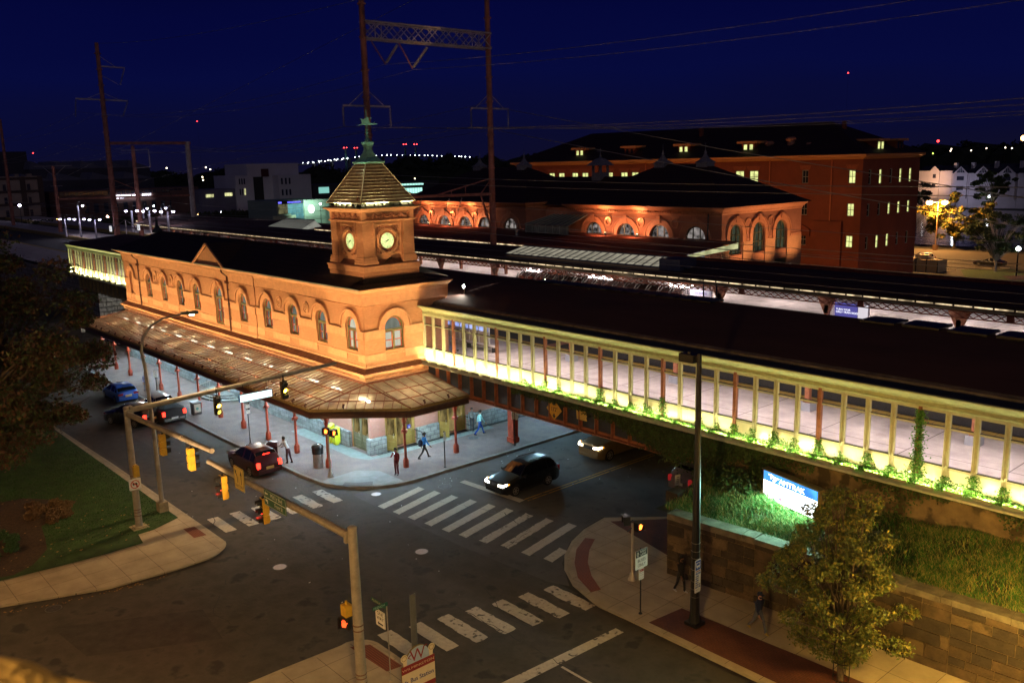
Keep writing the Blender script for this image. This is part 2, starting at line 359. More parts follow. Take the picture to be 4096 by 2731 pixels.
# building plinth paving, greenish strip
sheet('plinth_paving',[(-58,29.0),(-49.6,29.0),(-48.3,29.5),(-47.9,31),(-47.9,40),(-48.6,40),(-48.6,30.0),(-58,30.05)],.155,M('green_slate_strip',(.16,.2,.19),.8,var=.25,scale=3))
# left lawn block
lk=[(-160,16.4),(-74,16.55),(-60,16.85),(-45,16.95),(-43.4,16.95)]+arc(-42.9,15.4,1.6,85,10,8)[1:]+[(-41.25,14),(-41.5,11),(-43.1,6.8),(-46,1),(-52,-10)]
pavement('pavement',lk+[(-160,-10)],CONC,lk,KERBC)
LAWN=M('lawn_soil',(.03,.065,.015),.95,var=.5,scale=1.2,bump=.6)
lawn=[(-150,16.1),(-60,16.5),(-47.4,16.55),(-46.65,14.9),(-46.6,14.1),(-45.3,13.9),(-45.25,12),(-45.4,9.9),(-45.7,7.3),(-48,2.5),(-53,-6),(-150,-6)]
sheet('lawn',lawn,.185,LAWN)
bed=[(-54.2,13.2),(-53.0,12.3),(-51.5,10.6),(-49.5,10.3),(-48.0,10.0),(-46.5,9.0),(-45.9,8.0),(-46.3,6.8),(-48,4.5),(-56,1),(-58,6),(-57,11)]
sheet('flower_bed',bed,.2,M('mulch',(.05,.028,.015),.95,var=.5,scale=8,bump=1))
sheet('tactile_paving',[(-45.7,16.15),(-45.6,16.72),(-44.0,16.74),(-44.1,16.1)],.158,BR('red_tactile',(.30,.075,.035),(.27,.07,.03),(.12,.04,.02),bw=.1,bh=.1,ms=.02,axis='floor',offset=0))
# near-left corner
nk=[(-29.3,-40),(-29.3,13.5),(-29.2,16.2)]+arc(-28.4,16.35,.85,175,95,5)+[(-26.5,17.2),(-25.2,17.2),(8,17.3)]
pavement('pavement',nk+[(8,-40)],CONC,nk,KERBC)
sheet('tactile_paving',[(-29.0,16.35),(-28.6,17.05),(-26.4,17.1),(-26.5,16.45)],.158,MC['red_tactile'])
# right corner
rk=[(8,26.15),(-16,26.15),(-22.8,26.15),(-24.5,26.1),(-26.4,26.65),(-27.8,27.5),(-28.9,28.6),(-29.8,30.0),(-30.4,31.5),(-30.7,33.3),(-28.5,35.7),(-27.4,37.2),(-27.2,62)]
rk2=rk[::-1]
pavement('pavement',rk+[(-25.8,62),(-24,31),(8,33)],CONC,rk2[::-1],KERBC)
g=MB(); sweep(g,[(-22.8,26.15),(-24.5,26.1),(-26.4,26.65),(-27.8,27.5),(-28.9,28.6),(-29.8,30.0),(-30.4,31.5),(-30.7,33.3)],[(.02,.012),(.42,.012)]); g.build('gutter',KERBC,None,loc=(0,0,0))['kind']='structure'
sheet('tactile_paving',[(-29.75,30.7),(-29.3,30.95),(-28.6,29.8),(-27.7,28.75),(-26.6,27.85),(-25.35,27.15),(-25.5,26.65),(-26.9,27.25),(-28.1,28.25),(-29.1,29.4)],.158,MC['red_tactile'])
REDB=BR('red_brick_paving',(.12,.035,.022),(.10,.03,.02),(.05,.02,.015),bw=.2,bh=.1,ms=.008,axis='floor',var=.3,big=.9)
sheet('brick_verge',[(-21.8,28.4),(-22.0,26.45),(6,26.4),(6,29.3),(-16.3,28.65)],.155,REDB)
sheet('brick_verge',[(-30.3,33.2),(-25.2,32.0),(-25.8,62),(-27.0,62),(-27.1,37.3),(-28.4,35.6)],.155,REDB)
# painted markings: worn edges by small nicks
PAINT=M('road_paint',(.50,.46,.37),.7,var=.16,scale=6,spots=((.09,.08,.07),6.5,.66))
PAINTW=M('worn_road_paint',(.50,.46,.38),.7,var=.16,scale=5,spots=((.075,.07,.062),3.4,.57))
def stripe(a,b,c,d,mat,group='crosswalk stripes',nick=.05):
    m=MB(); P=[Vector((*p,0)) for p in (a,b,c,d)]; pts=[]
    for i in range(4):
        p,q=P[i],P[(i+1)%4]; L=(q-p).length; n=max(1,int(L/.22)); nrm=Vector((-(q-p).y,(q-p).x,0)).normalized()
        for k in range(n): pts.append(p+(q-p)*(k/n)+nrm*random.uniform(-.2,1)*nick*(0 if k==0 else 1))
    m.poly([(p.x,p.y,.018) for p in pts]); o=m.build('crosswalk_stripe',mat,None,loc=(0,0,0)); tag(o,group=group,kind='structure'); return o
for i in range(7):
    y=17.85+1.27*i; x0=-29.2+.31*i; w=2.7
    if i==0: stripe((-29.25,17.8),(-29.2,18.45),(-26.9,18.45),(-26.9,17.8),PAINT)
    else: stripe((x0,y),(x0,y+.62),(x0+2.65,y+.62),(x0+2.65,y),PAINT if i<2 else PAINTW,nick=.06 if i>1 else .02)
for x0,y0,x1,y1,wn in ((-41.3,25.65,-42.2,29.15,0),(-40.0,25.8,-41.0,29.45,0),(-38.75,25.95,-39.7,29.75,0),(-37.4,26.1,-38.4,30.1,0),(-36.1,26.3,-37.1,30.4,0),(-34.9,26.5,-35.9,30.7,0),(-33.6,26.8,-34.6,31.0,1),(-32.35,27.2,-33.3,31.3,1),(-31.0,27.4,-31.95,31.7,0),(-29.7,27.7,-30.05,29.15,0)):
    stripe((x0,y0),(x0+.6,y0+.03),(x1+.6,y1+.03),(x1,y1),PAINTW if wn else PAINT,'crosswalk stripes on the French Street side',.06 if wn else .02)
for i in range(6):
    y=17.75+1.27*i; x0=-46.4+.07*i; stripe((x0,y),(x0+.05,y+.6),(x0+2.55,y+.6),(x0+2.5,y),PAINT if i<1 else PAINTW,'crosswalk stripes by the station',.06 if i>1 else .02)
def line(name,pts,mat,z=.018):
    m=MB(); m.poly([(x,y,z) for x,y in pts]); tag(m.build(name,mat,None,loc=(0,0,0)),kind='structure')
line('stop_line',[(-23.15,17.6),(-22.6,17.6),(-22.35,25.3),(-22.8,25.3)],PAINTW)
line('stop_line',[(-41.05,31.4),(-36.0,31.8),(-36.05,32.25),(-41.1,31.85)],PAINT)
line('lane_line',[(-22.3,21.6),(10,21.6),(10,21.72),(-22.3,21.72)],PAINT)
YEL=M('yellow_road_paint',(.42,.24,.03),.7,var=.3,scale=4,spots=((.08,.07,.05),2.2,.56))
for dx in(0,.28): line('lane_line',[(-36.2+dx,32.3),(-36.08+dx,32.3),(-36.2+dx,62),(-36.32+dx,62)],YEL)
# seams and cracks of sealed tar
TAR=M('tar',(.014,.013,.012),.6,var=.1)
def crack(pts,w=.035,z=.02):
    m=MB(); P=[]
    for (a,b),(c,d) in zip(pts,pts[1:]):
        n=max(2,int(math.hypot(c-a,d-b)/.35))
        for i in range(n): t=i/n; P.append((a+(c-a)*t+random.gauss(0,.05),b+(d-b)*t+random.gauss(0,.05)))
    for (a,b),(c,d) in zip(P,P[1:]):
        dx,dy=c-a,d-b; L=math.hypot(dx,dy) or 1; ww=w*random.uniform(.3,1)/2; ox,oy=-dy/L*ww,dx/L*ww
        m.add([(a-ox,b-oy,z),(c-ox,d-oy,z),(c+ox,d+oy,z),(a+ox,b+oy,z)],[(0,1,2,3)])
    tag(m.build('road_crack',TAR,None,loc=(0,0,0)),kind='structure')
for c_ in ([(-46.8,25.0),(-43.2,25.5),(-40,25.5),(-33,25.7),(-26,26.2)],[(-100,20.7),(-70,20.9),(-44,21.3),(-33,21.5),(-24,21.8),(-10,21.9)],[(-41,19.8),(-36,19.2),(-33,20.4),(-30,18.6)],[(-38.5,15.4),(-36,13.6),(-33,13.9),(-31.5,16)],[(-36,13.6),(-35.5,11.5),(-37,9.6)],[(-31.6,26),(-32.6,29.5),(-35.5,30.1),(-39.9,28.4)],[(-34,24.9),(-32.5,23.7),(-30,23.9),(-26.5,22.6),(-24,23)],[(-49,21),(-47.5,18.5),(-44,17.3)],[(-40,23.8),(-38,22.4),(-33,23)],[(-38.9,33),(-38.2,40)],[(-60,22),(-55,21.7),(-50,22.2),(-46,21.7)],[(-33,16.4),(-31.5,17.6),(-30,16.2)]): crack(c_,.05)
sheet('road_patch',[(-70,17.3),(-58,17.4),(-52,20.4),(-66,20.3)],.011,M('asphalt_patch_dark',(.046,.042,.038),.9,var=.3,scale=2,bump=.3))
sheet('road_patch',[(-57,20.9),(-49.5,20.9),(-49.5,24.4),(-57,24.3)],.011,M('asphalt_patch_pale',(.075,.072,.068),.9,var=.3,scale=2,bump=.3))
sheet('road_patch',[(-39.5,8),(-36,8.4),(-33.5,13),(-36.5,13.4)],.011,MC['asphalt_patch_dark'])
# manhole covers
def manhole(x,y,r,mat,label,z=.02):
    t=thing('manhole_cover',label,'manhole cover',(x,y,z-.01)); m=MB(); m.lathe(x,y,[(r,0),(r,.008),(r*.9,.009),(r*.88,.004)],24,z0=z-.008); m.build('rim',M('iron_rim',(.12,.12,.12),.5,.3,var=.3),t)
    m=MB(); m.lathe(x,y,[(r*.87,0),(r*.87,.006)],24,z0=z-.006)
    for k in range(6):
        a=k*PI/3; m.box(x+math.cos(a)*r*.6-.02,y+math.sin(a)*r*.6-.02,z,x+math.cos(a)*r*.6+.02,y+math.sin(a)*r*.6+.02,z+.004)
    m.build('lid',mat,t)
SLV=M('worn_steel_lid',(.62,.56,.58),.5,.1,var=.12,scale=6); DKL=M('dark_iron_lid',(.07,.07,.075),.6,.4,var=.4,scale=9)
manhole(-42.98,26.64,.33,SLV,'bright steel manhole cover just off the rounded station kerb')
manhole(-34.57,23.89,.36,SLV,'bright steel manhole cover in the middle of the crossroads')
manhole(-38.0,17.88,.36,SLV,'pinkish steel manhole cover beyond the left lawn kerb')
manhole(-41.1,30.31,.42,DKL,'dark patterned manhole cover between the crosswalk and station kerb')
manhole(-47.07,37.39,.42,DKL,'dark round cover set in the brick pavement near the far doors',.172)
manhole(-41.29,8.54,.36,DKL,'black manhole cover close to the bottom left kerb')
manhole(-36.03,29.74,.22,DKL,'small dark valve cover between two crosswalk stripes')
# litter on the road by the kerb
LIT=M('paper_scrap',(.7,.7,.72),.8,var=.1)
lt=MB()
for i in range(70):
    x=random.uniform(-43,-32) if i<40 else random.uniform(-60,-26); y=random.uniform(26,42) if i<40 else random.uniform(17.2,26)
    if i<40 and random.random()<.5: x=random.uniform(-43,-41.5)
    s_=random.uniform(.02,.07); a=random.random()*PI
    c,s2=math.cos(a)*s_,math.sin(a)*s_; lt.add([(x-c,y-s2,.026),(x+s2*.6,y-c*.6,.03),(x+c,y+s2,.045),(x-s2*.6,y+c*.6,.03)],[(0,1,2,3)])
tag(lt.build('litter',LIT,None,loc=(0,0,0)),'scraps of white paper scattered along the kerb and road','litter',kind='stuff')
# ================= station building =================
FY=30.4; FX=-49.3
st=thing('station_building','orange-lit brick railway station with square clock tower at the street corner','station building',(-72,33,.15))
WC=[(-50.85,.70,7.05,8.62),(-54.95,.70,7.05,8.62),(-59.05,.70,7.05,8.62),(-63.15,.70,7.05,8.62),(-67.3,.70,7.05,8.62),(-71.97,.80,6.3,8.75),(-76.62,.70,7.05,8.62),(-80.5,.70,7.05,8.62),(-84.5,.70,7.05,8.62),(-88.5,.70,7.05,8.62),(-93.3,.62,6.9,8.62)]
SP=[(-94.0,-80,.0),(-79.4,-65.0,.07),(-65,-53.6,0),(-53.6,-49.3,.07)]
w=MB()
def ops(a,b): return [(c-r,c+r,zs,zp,True) for c,r,zs,zp in WC if a<c<b]
awall(w,(0,FY,0),(1,0,0),(0,-1,0),-95.4,-79.4,5.9,11.2,ops(-95.4,-79.4),.3)
awall(w,(0,FY-.07,0),(1,0,0),(0,-1,0),-79.4,-65.1,5.9,11.2,ops(-79.4,-65.1),.35)
awall(w,(0,FY,0),(1,0,0),(0,-1,0),-65.1,-53.6,5.9,11.2,ops(-65.1,-53.6),.3)
awall(w,(0,FY-.07,0),(1,0,0),(0,-1,0),-53.6,FX,5.9,11.2,ops(-53.6,FX),.35)
for x in(-79.4,-65.1,-53.6): w.add([(x,FY,5.9),(x,FY-.07,5.9),(x,FY-.07,11.2),(x,FY,11.2)],[(0,1,2,3)])
awall(w,(FX,0,0),(0,1,0),(1,0,0),FY-.07,37.2,5.9,11.2,[(31.93,33.47,6.95,8.47,True)],.35)
w.add([(-95.4,FY,0),(-95.4,37.2,0),(-95.4,37.2,11.2),(-95.4,FY,11.2)],[(0,1,2,3)])
w.add([(-95.4,37.2,5.6),(FX,37.2,5.6),(FX,37.2,11.2),(-95.4,37.2,11.2)],[(0,1,2,3)])
w.build('wall',BRICK,st)
tr=MB()   # terracotta bands, hoods, sills
def band(a,b,y,z0,z1,th=.05): tr.box(a,y-th,z0,b,y,z1)
def yoff(c): return FY-.07 if (-79.4<c<-65.1 or c>-53.6) else FY
segs=[(-95.4,-79.4,FY),(-79.4,-65.1,FY-.07),(-65.1,-53.6,FY),(-53.6,FX,FY-.07)]
for a,b,y in segs:
    cs=sorted([(c-r,c+r) for c,r,_,_ in WC if a<c<b]); cur=a+.002
    for l,r in cs+[(b-.002,b)]:
        band(cur,l,y,7.89,8.45); tr.box(cur+(.5 if cur>a+.1 else 0),y-.13,8.42,l-(.5 if l<b-.1 else 0),y,8.47); tr.box(cur,y-.075,7.86,l,y,7.9); band(cur,l,y,6.35,6.86,.035); cur=r
    band(a+.002,b-.002,y,5.9,6.12,.06)
for c,r,zs,zp in WC:
    y=yoff(c)
    tr.ring((c,y-.0,zp),(0,-1,0),(0,0,1),r+.02,r+.46,.075,14,a0=0,a1=PI)
    tr.ring((c,y-.0,zp),(0,-1,0),(0,0,1),r+.42,r+.52,.19,14,a0=0,a1=PI); tr.ring((c,y-.0,zp),(0,-1,0),(0,0,1),r+.2,r+.24,.1,14,a0=0,a1=PI)
    for s in(-1,1): tr.box(c+s*(r+.02) if s>0 else c-r-.46,y-.07,8.45,c+r+.46 if s>0 else c-r-.02,y,zp)
    n=6
    for k in range(n):   # sloping sill tiles
        x0=c-r+2*r*k/n+.012; x1=c-r+2*r*(k+1)/n-.012
        tr.add([(x0,y-.03,zs-.22),(x1,y-.03,zs-.22),(x1,y+.25,zs+.02),(x0,y+.25,zs+.02),(x0,y-.03,zs-.3),(x1,y-.03,zs-.3)],[(0,1,2,3),(4,5,1,0)])
# east face of the corner
for l,r in ((FY-.07,31.93),(33.47,35.05)):
    tr.box(FX,l,7.89,FX+.05,r,8.45); tr.box(FX,l if l<31 else l+.5,8.42,FX+.13,r-.5 if l<31 else r,8.47); tr.box(FX,l,7.86,FX+.075,r,7.9); tr.box(FX,l,6.35,FX+.035,r,6.86)
tr.box(FX,FY-.1,5.9,FX+.06,35.05,6.12)
tr.ring((FX,32.7,8.47),(1,0,0),(0,0,1),.79,1.25,.075,16,a0=0,a1=PI); tr.ring((FX,32.7,8.47),(1,0,0),(0,0,1),1.21,1.31,.19,16,a0=0,a1=PI)
for k in range(7):
    y0=31.93+1.54*k/7+.012;y1=31.93+1.54*(k+1)/7-.012; tr.add([(FX+.03,y0,6.73),(FX+.03,y1,6.73),(FX-.25,y1,6.97),(FX-.25,y0,6.97),(FX+.03,y0,6.65),(FX+.03,y1,6.65)],[(0,1,2,3),(4,5,1,0)])
# keystone over the middle window, small circles between arches
tr.box(-72.1,FY-.32,9.55,-71.84,FY-.07,10.02)
for a,b in((-54.95,-59.05),(-59.05,-63.15),(-80.5,-84.5),(-84.5,-88.5)):
    for r0,r1,th in((.2,.27,.06),(.36,.44,.08)): tr.ring(((a+b)/2,FY,9.25),(0,-1,0),(0,0,1),r0,r1,th,18)
path=[(-95.4,FY),(-79.4,FY),(-79.4,FY-.07),(-65.1,FY-.07),(-65.1,FY),(-53.6,FY),(-53.6,FY-.07),(FX,FY-.07),(FX,37.2)]
path2=[(-95.4,37.2),(-95.4,FY),(FX,FY-.04),(FX,37.2)]
tr.build('terracotta_trim',TERRA,st)
co_=MB()
sweep(co_,path,[(0,10.04),(.11,10.06),(.11,10.1),(.07,10.12),(.07,10.72),(.13,10.76),(.13,10.84),(.2,10.88),(.2,10.94)])
sweep(co_,path2,[(.2,10.95),(.42,11.06),(.66,11.2),(.72,11.22),(.74,11.29),(0,11.33)])
co_.build('cornice',TERRA,st)
le=MB(); sweep(le,path2,[(0,6.0),(.54,5.72)])
for i in range(70):
    x=-95.6+i*.66
    if x<-48.9: le.beam((x,FY-.03,6.0),(x,FY-.6,5.72),.05,.03)
for i in range(8): y=30.2+i*.66; le.beam((FX+.03,y,6.0),(FX+.56,y,5.72),.05,.03)
le.build('tiled_ledge',LEDGE,st)
lc=MB(); sweep(lc,path2,[(.56,5.73),(.56,5.62),(.46,5.5),(.34,5.44),(.34,5.2),(.1,5.08),(0,5.0)])
for i in range(240):
    x=-95.2+i*.19
    if x<FX+.2: lc.box(x,FY-.48,5.33,x+.09,FY-.3,5.42)
for i in range(28): y=30.1+i*.175; lc.box(FX+.3,y,5.33,FX+.44,y+.085,5.42)
lc.build('belt_cornice',TERRA,st)
# ground storey
PINK=BR('pink_brick',(.46,.21,.15),(.40,.18,.13),(.36,.2,.16),var=.15)
g=MB()
SD=[(-51.55,-49.45,.15,3.2,False),(-73.1,-70.9,.55,3.3,False)]+[(x-.7,x+.7,2.1,3.7,False) for x in (-56,-60.2,-64.3,-78.5,-82.6,-86.8,-91)]
awall(g,(0,30.32,0),(1,0,0),(0,-1,0),-95.3,-49.15,.15,5.15,SD,.25)
ED=[(31.45,33.9,.15,3.2,False),(35.88,38.35,.15,3.2,False)]
awall(g,(-49.15,0,0),(0,1,0),(1,0,0),30.32,61,.15,5.15,ED,.3)
g.build('ground_storey_wall',PINK,st)
gb=MB()
def blk(x0,y0,x1,y1,z1=1.22): gb.box(x0,y0,.1,x1,y1,z1)
blk(-95.4,30.08,-73.2,30.4);blk(-70.8,30.08,-51.62,30.4);blk(-49.4,30.08,-48.93,31.4)
blk(-49.35,33.95,-48.93,35.82);blk(-49.35,38.4,-48.93,61)
gb.build('granite_base',GRAN,st)
DOORM=M('olive_door_paint',(.30,.215,.05),.5,var=.18,scale=3,stretch=(1,1,.3)); DOORD=M('dull_green_door_paint',(.13,.125,.07),.5,var=.2,scale=3)
def door(par,o,ux,uy,w_,h,mat,lit,swing=0):
    """door leaf hinged at o, width w_ along (ux,uy), six panels and a pane"""
    d=bpy.data.objects.new('door',None); C.objects.link(d); d.parent=par; d.location=Vector(o)-WL(par)
    U=Vector((ux,uy,0)); N=Vector((uy,-ux,0)); O=Vector(o); m=MB()
    def bx(a,b,z0,z1,t0,t1): m.prism([O+U*a+Vector((0,0,z0))+N*t0,O+U*b+Vector((0,0,z0))+N*t0,O+U*b+Vector((0,0,z1))+N*t0,O+U*a+Vector((0,0,z1))+N*t0],N*(t1-t0))
    bx(0,w_,0,h,-.025,.0); s_=.11
    for a,b,z0,z1 in((0,s_,0,h),(w_-s_,w_,0,h),(0,w_,0,.22),(0,w_,h-.14,h),(0,w_,.98,1.1),(0,w_,.58,.66)): bx(a+.001,b-.001,z0,z1,.0,.03)
    m.build('leaf',mat,d)
    g2=MB(); g2.prism([O+U*a+Vector((0,0,z))+N*.004 for a,z in((s_,1.1),(w_-s_,1.1),(w_-s_,h-.14),(s_,h-.14))],N*.008); g2.build('pane',lit,d)
    hd=MB(); hd.tube([O+U*(w_-.2)+Vector((0,0,.95))+N*.03,O+U*(w_-.2)+Vector((0,0,.95))+N*.08,O+U*(w_-.2)+Vector((0,0,1.25))+N*.08,O+U*(w_-.2)+Vector((0,0,1.25))+N*.03],.012,5); hd.build('handle',GALV,d); return d
LITD=EW('lit_door_pane',(.55,.42,.16),.35,2,.2)
for k in range(2): door(st,(-51.5+k*1.02,30.42,.15),1,0,1.0,2.45,DOORD,LITD)
door(st,(-72.95,30.42,.6),1,0,.95,2.3,DOORD,LITD); door(st,(-72.0,30.42,.6),1,0,.95,2.3,DOORD,LITD)
fr=MB()
for a,b in((31.45,33.9),(35.88,38.35)):
    for y in (a,b-.14,a+.8,a+1.6): fr.box(-49.42,y,.15,-49.2,y+.14,3.2)
    fr.box(-49.42,a+.15,2.6,-49.2,b-.15,2.75); fr.box(-49.42,a+.15,3.05,-49.2,b-.15,3.2)
fr.box(-51.55,30.36,.15,-51.5,30.6,3.2); fr.box(-49.5,30.36,.15,-49.45,30.6,3.2); fr.box(-51.5,30.36,2.62,-49.5,30.6,2.78)
fr.build('door_frame',DOORM,st)
tl=MB()
for a,b in((31.6,33.8),(36.0,38.25)): tl.box(-49.4,a,2.76,-49.36,b,3.04); tl.box(-49.44,a,.2,-49.43,b,2.6)
tl.box(-51.48,30.5,2.8,-49.52,30.52,3.18); tl.box(-73.0,30.5,2.9,-71,30.52,3.28); tl.build('transom_light',LITD,st)
for a,b in((31.45,33.9),(35.88,38.35)):
    door(st,(-49.18,a+.1,.15),.94,.32,.86,2.42,DOORM,LITD)      # leaf standing open
    door(st,(-49.25,b-.9,.15),0,1,.8,2.42,DOORM,LITD)
    r_=MB()
    for z in(.45,.98): r_.tube([(-49.1,b-.1,z+.15),(-48.2,b-.1,z+.15)],.02,5)
    r_.tube([(-49.1,b-.1,1.15),(-48.25,b-.1,1.15),(-48.2,b-.1,1.1),(-48.2,b-.1,.15)],.022,5); r_.build('door_rail',BLACK,st)
for (y,z,c,t_) in ((33.0,1.35,(.02,.02,.35),''),):
    pl=MB(); pl.box(-49.16,33.25,1.3,-49.13,33.5,1.55); pl.ring((-49.125,33.375,1.39),(1,0,0),(0,0,1),.04,.055,.003,12,m=1); pl.box(-49.125,33.37,1.44,-49.121,33.385,1.52,1); pl.build('accessible_entrance_plate',[M('blue_plate',(.02,.03,.4),.5,var=0),WHITE],st)
for y in(31.75,36.15): rd=MB(); rd.obox((-48.85,y+.15,1.42),(.15,.052,0),(.004,-.012,0),(0,0,.05)); rd.build('red_notice',M('red_notice_paint',(.5,.02,.03),.5,var=0),st)
# ground windows
for a,b,zs,zt,_ in SD[2:]:
    m=MB(); m.box(a,30.5,zs,b,30.53,zt); m.build('ground_window',DARKGL,st)
# steps at the middle entrance
sp=MB()
for i in range(3):
    r_=3.1-.42*i; sp.prism([(-72+r_*math.cos(t)*.95,30.1-r_*math.sin(t)*.62,.12+.15*i) for t in [PI*k/16 for k in range(17)]],(0,0,.18))
sp.build('entrance_steps',M('step_stone',(.19,.2,.19),.8,var=.3,scale=3),st)
hr=MB()
for s in(-1,1): hr.tube([(-72+s*1.1,30.0,1.5),(-72+s*1.1,28.3,1.1),(-72+s*1.1,28.3,.15)],.03,5); hr.tube([(-72+s*1.1,29.3,1.35),(-72+s*1.1,29.3,.3)],.025,5)
hr.build('handrail',GALV,st)
# windows
def awindow(par,c,y,r,zs,zp,axis='y',lit=PANE,low=None):
    """arched window: green frame with mullion and transom, orange sashes, pane"""
    if axis=='y': P=lambda u,z,d:(c+u,y+d,z)
    else: P=lambda u,z,d:(y-d,c+u,z)
    f=MB(); N=(0,-1,0) if axis=='y' else (1,0,0)
    def bar(m,u0,u1,z0,z1,d0,d1): 
        a=P(u0,z0,d0); b=P(u1,z1,d1); m.box(min(a[0],b[0]),min(a[1],b[1]),z0,max(a[0],b[0]),max(a[1],b[1]),z1)
    cc=P(0,zp,.25); f.ring(cc,N,(0,0,1),r-.1,r,.12,12,a0=0,a1=PI)
    bar(f,-r,-r+.1,zs,zp,.13,.25);bar(f,r-.1,r,zs,zp,.13,.25);bar(f,-r+.1,r-.1,zs,zs+.08,.1,.25)
    zt=zp-.12; bar(f,-r+.1,r-.1,zt-.14,zt,.08,.25); bar(f,-.06,.06,zs+.08,zt-.14,.12,.25)
    fo=f.build('window',GREEN,par,True)
    s=MB()
    for a,b in((-r+.1,-.06),(.06,r-.1)):
        zm=(zs+zt)/2-.05
        for u0,u1,z0,z1 in((a,a+.05,zs+.08,zt-.14),(b-.05,b,zs+.08,zt-.14),(a+.05,b-.05,zs+.08,zs+.14),(a+.05,b-.05,zt-.2,zt-.14),(a+.05,b-.05,zm-.03,zm+.03)): bar(s,u0,u1,z0,z1,.18,.245)
    s.ring(P(0,zp,.25),N,(0,0,1),r-.15,r-.1,.07,12,a0=0,a1=PI)
    s.build('sash',ORNG,fo)
    p=MB(); q=P(0,0,.262); 
    pts=[P(-r+.1,zs,.262),P(r-.1,zs,.262),P(r-.1,zp,.262)]+[P((r-.1)*math.cos(PI*i/12),zp+(r-.1)*math.sin(PI*i/12),.262) for i in range(1,12)]+[P(-r+.1,zp,.262)]
    p.poly(pts); p.build('pane',lit,fo)
    if low:
        b_=MB(); 
        for a,b in((-r+.16,-.1),(.1,r-.16)):
            aa=P(a,zs+.15,.258); bb=P(b,zt-.22,.258); b_.box(min(aa[0],bb[0]),min(aa[1],bb[1]),zs+.15,max(aa[0],bb[0])+.001,max(aa[1],bb[1])+.001,zt-.22)
        b_.build('blind',low,fo)
for i,(c,r,zs,zp) in enumerate(WC[:-1]): awindow(st,c,yoff(c),r,zs,zp,lit=PANE if i%3 else PANEB if i==0 else PANE,low=PANEB if i in(0,) else (EW('dim_blind',(.4,.42,.45),.35,3,.4) if i in(1,2,3,4,6,7) else None))
bl=MB(); bl.box(-93.9,FY+.2,6.9,-92.7,FY+.3,9.3); bl.build('blind_arch_infill',BRICK,st)
awindow(st,32.7,FX,.77,6.95,8.47,axis='x',lit=PANE,low=PANEB)
# downspouts
for x,y in((-69.75,FY-.07),(-90.85,FY)):
    m=MB(); m.tube([(x,y-.6,11.1),(x,y-.5,10.85),(x,y-.13,10.5),(x,y-.13,6.0)],.06,6); m.box(x-.12,y-.3,9.95,x+.12,y-.02,10.15)
    for z in (7,8.2,9.4): m.box(x-.09,y-.2,z,x+.09,y-.02,z+.06)
    m.build('downspout',M('dark_downspout',(.1,.035,.02),.6,var=.2),st)
# roof with gable
rf=MB(); RY=33.3; RZ=13.05
rf.add([(-96.15,29.62,11.32),(-49.9,29.62,11.32),(-49.9,RY,RZ),(-92.6,RY,RZ)],[(0,1,2,3)])
rf.add([(-96.15,37.9,11.32),(-96.15,29.62,11.32),(-92.6,RY,RZ)],[(0,1,2)])
rf.add([(-49.9,37.9,11.32),(-96.15,37.9,11.32),(-92.6,RY,RZ),(-49.9,RY,RZ)],[(0,1,2,3)])
rf.beam((-92.6,RY,RZ+.03),(-54,RY,RZ+.03),.2,.12)
rf.build('roof',ROOFD,st)
gt=MB(); gt.box(-96.2,29.57,11.28,-48.55,29.66,11.36); gt.build('gutter',M('grey_gutter',(.3,.34,.3),.5,var=.1),st)
gm=MB(); gx=-71.97; gy=29.62
gm.add([(gx-2.95,gy+.12,11.33),(gx+2.95,gy+.12,11.33),(gx,gy+.12,13.0)],[(0,1,2)]); gm.build('gable_wall',TERRA,st)
gr=MB()
for s in(-1,1):
    gr.add([(gx+s*3.05,gy-.05,11.3),(gx,gy-.05,13.12),(gx,RY-.05,13.12),(gx+s*.2,RY-.2,13.0),(gx+s*3.05,gy+.1,11.34)],[(0,1,2,3,4)])
gr.build('gable_roof',ROOFD,st)
gc=MB()
for s in(-1,1): gc.beam((gx+s*3.05,gy-.03,11.32),(gx,gy-.03,13.1),.14,.16)
gc.build('gable_coping',TERRA,st)
fn=MB(); fn.lathe(-92.9,RY,[(.55,0),(.5,.25),(.25,.5),(.12,.8),(.1,1.1),(.16,1.2),(.05,1.35),(.02,1.7)],8,z0=RZ-.1); fn.build('roof_vent',M('dark_copper',(.03,.045,.045),.6,var=.2),st,True)
# ---- clock tower ----
TX,TY=-52.0,33.1
def ring4(mb,h0,z0,h1,z1,m=0):
    v=[(TX+sx_*h,TY+sy_*h,z) for h,z in((h0,z0),(h1,z1)) for sx_,sy_ in((-1,-1),(1,-1),(1,1),(-1,1))]
    mb.add(v,[(0,1,5,4),(1,2,6,5),(2,3,7,6),(3,0,4,7)],m)
def stack(mb,prof):
    for (h0,z0),(h1,z1) in zip(prof,prof[1:]): ring4(mb,h0,z0,h1,z1)
    h,z=prof[-1]; mb.add([(TX-h,TY-h,z),(TX+h,TY-h,z),(TX+h,TY+h,z),(TX-h,TY+h,z)],[(0,1,2,3)])
m=MB(); stack(m,[(3.35,11.34),(2.55,11.5),(2.55,11.62),(2.42,11.66),(2.42,11.8),(2.3,11.84)]); m.build('tower_skirt',ROOFD,st)
m=MB(); stack(m,[(2.2,11.8),(2.2,12.22)]); m.build('tower_base_wall',BRICK,st)
m=MB(); stack(m,[(2.2,12.2),(2.27,12.25),(2.27,12.52),(2.32,12.55),(2.32,12.62),(2.1,12.66)]); m.build('tower_base_coping',TERRA,st)
m=MB(); stack(m,[(2.1,12.66),(1.95,12.78),(1.75,12.95)]); m.build('tower_weathering',LEDGE,st)
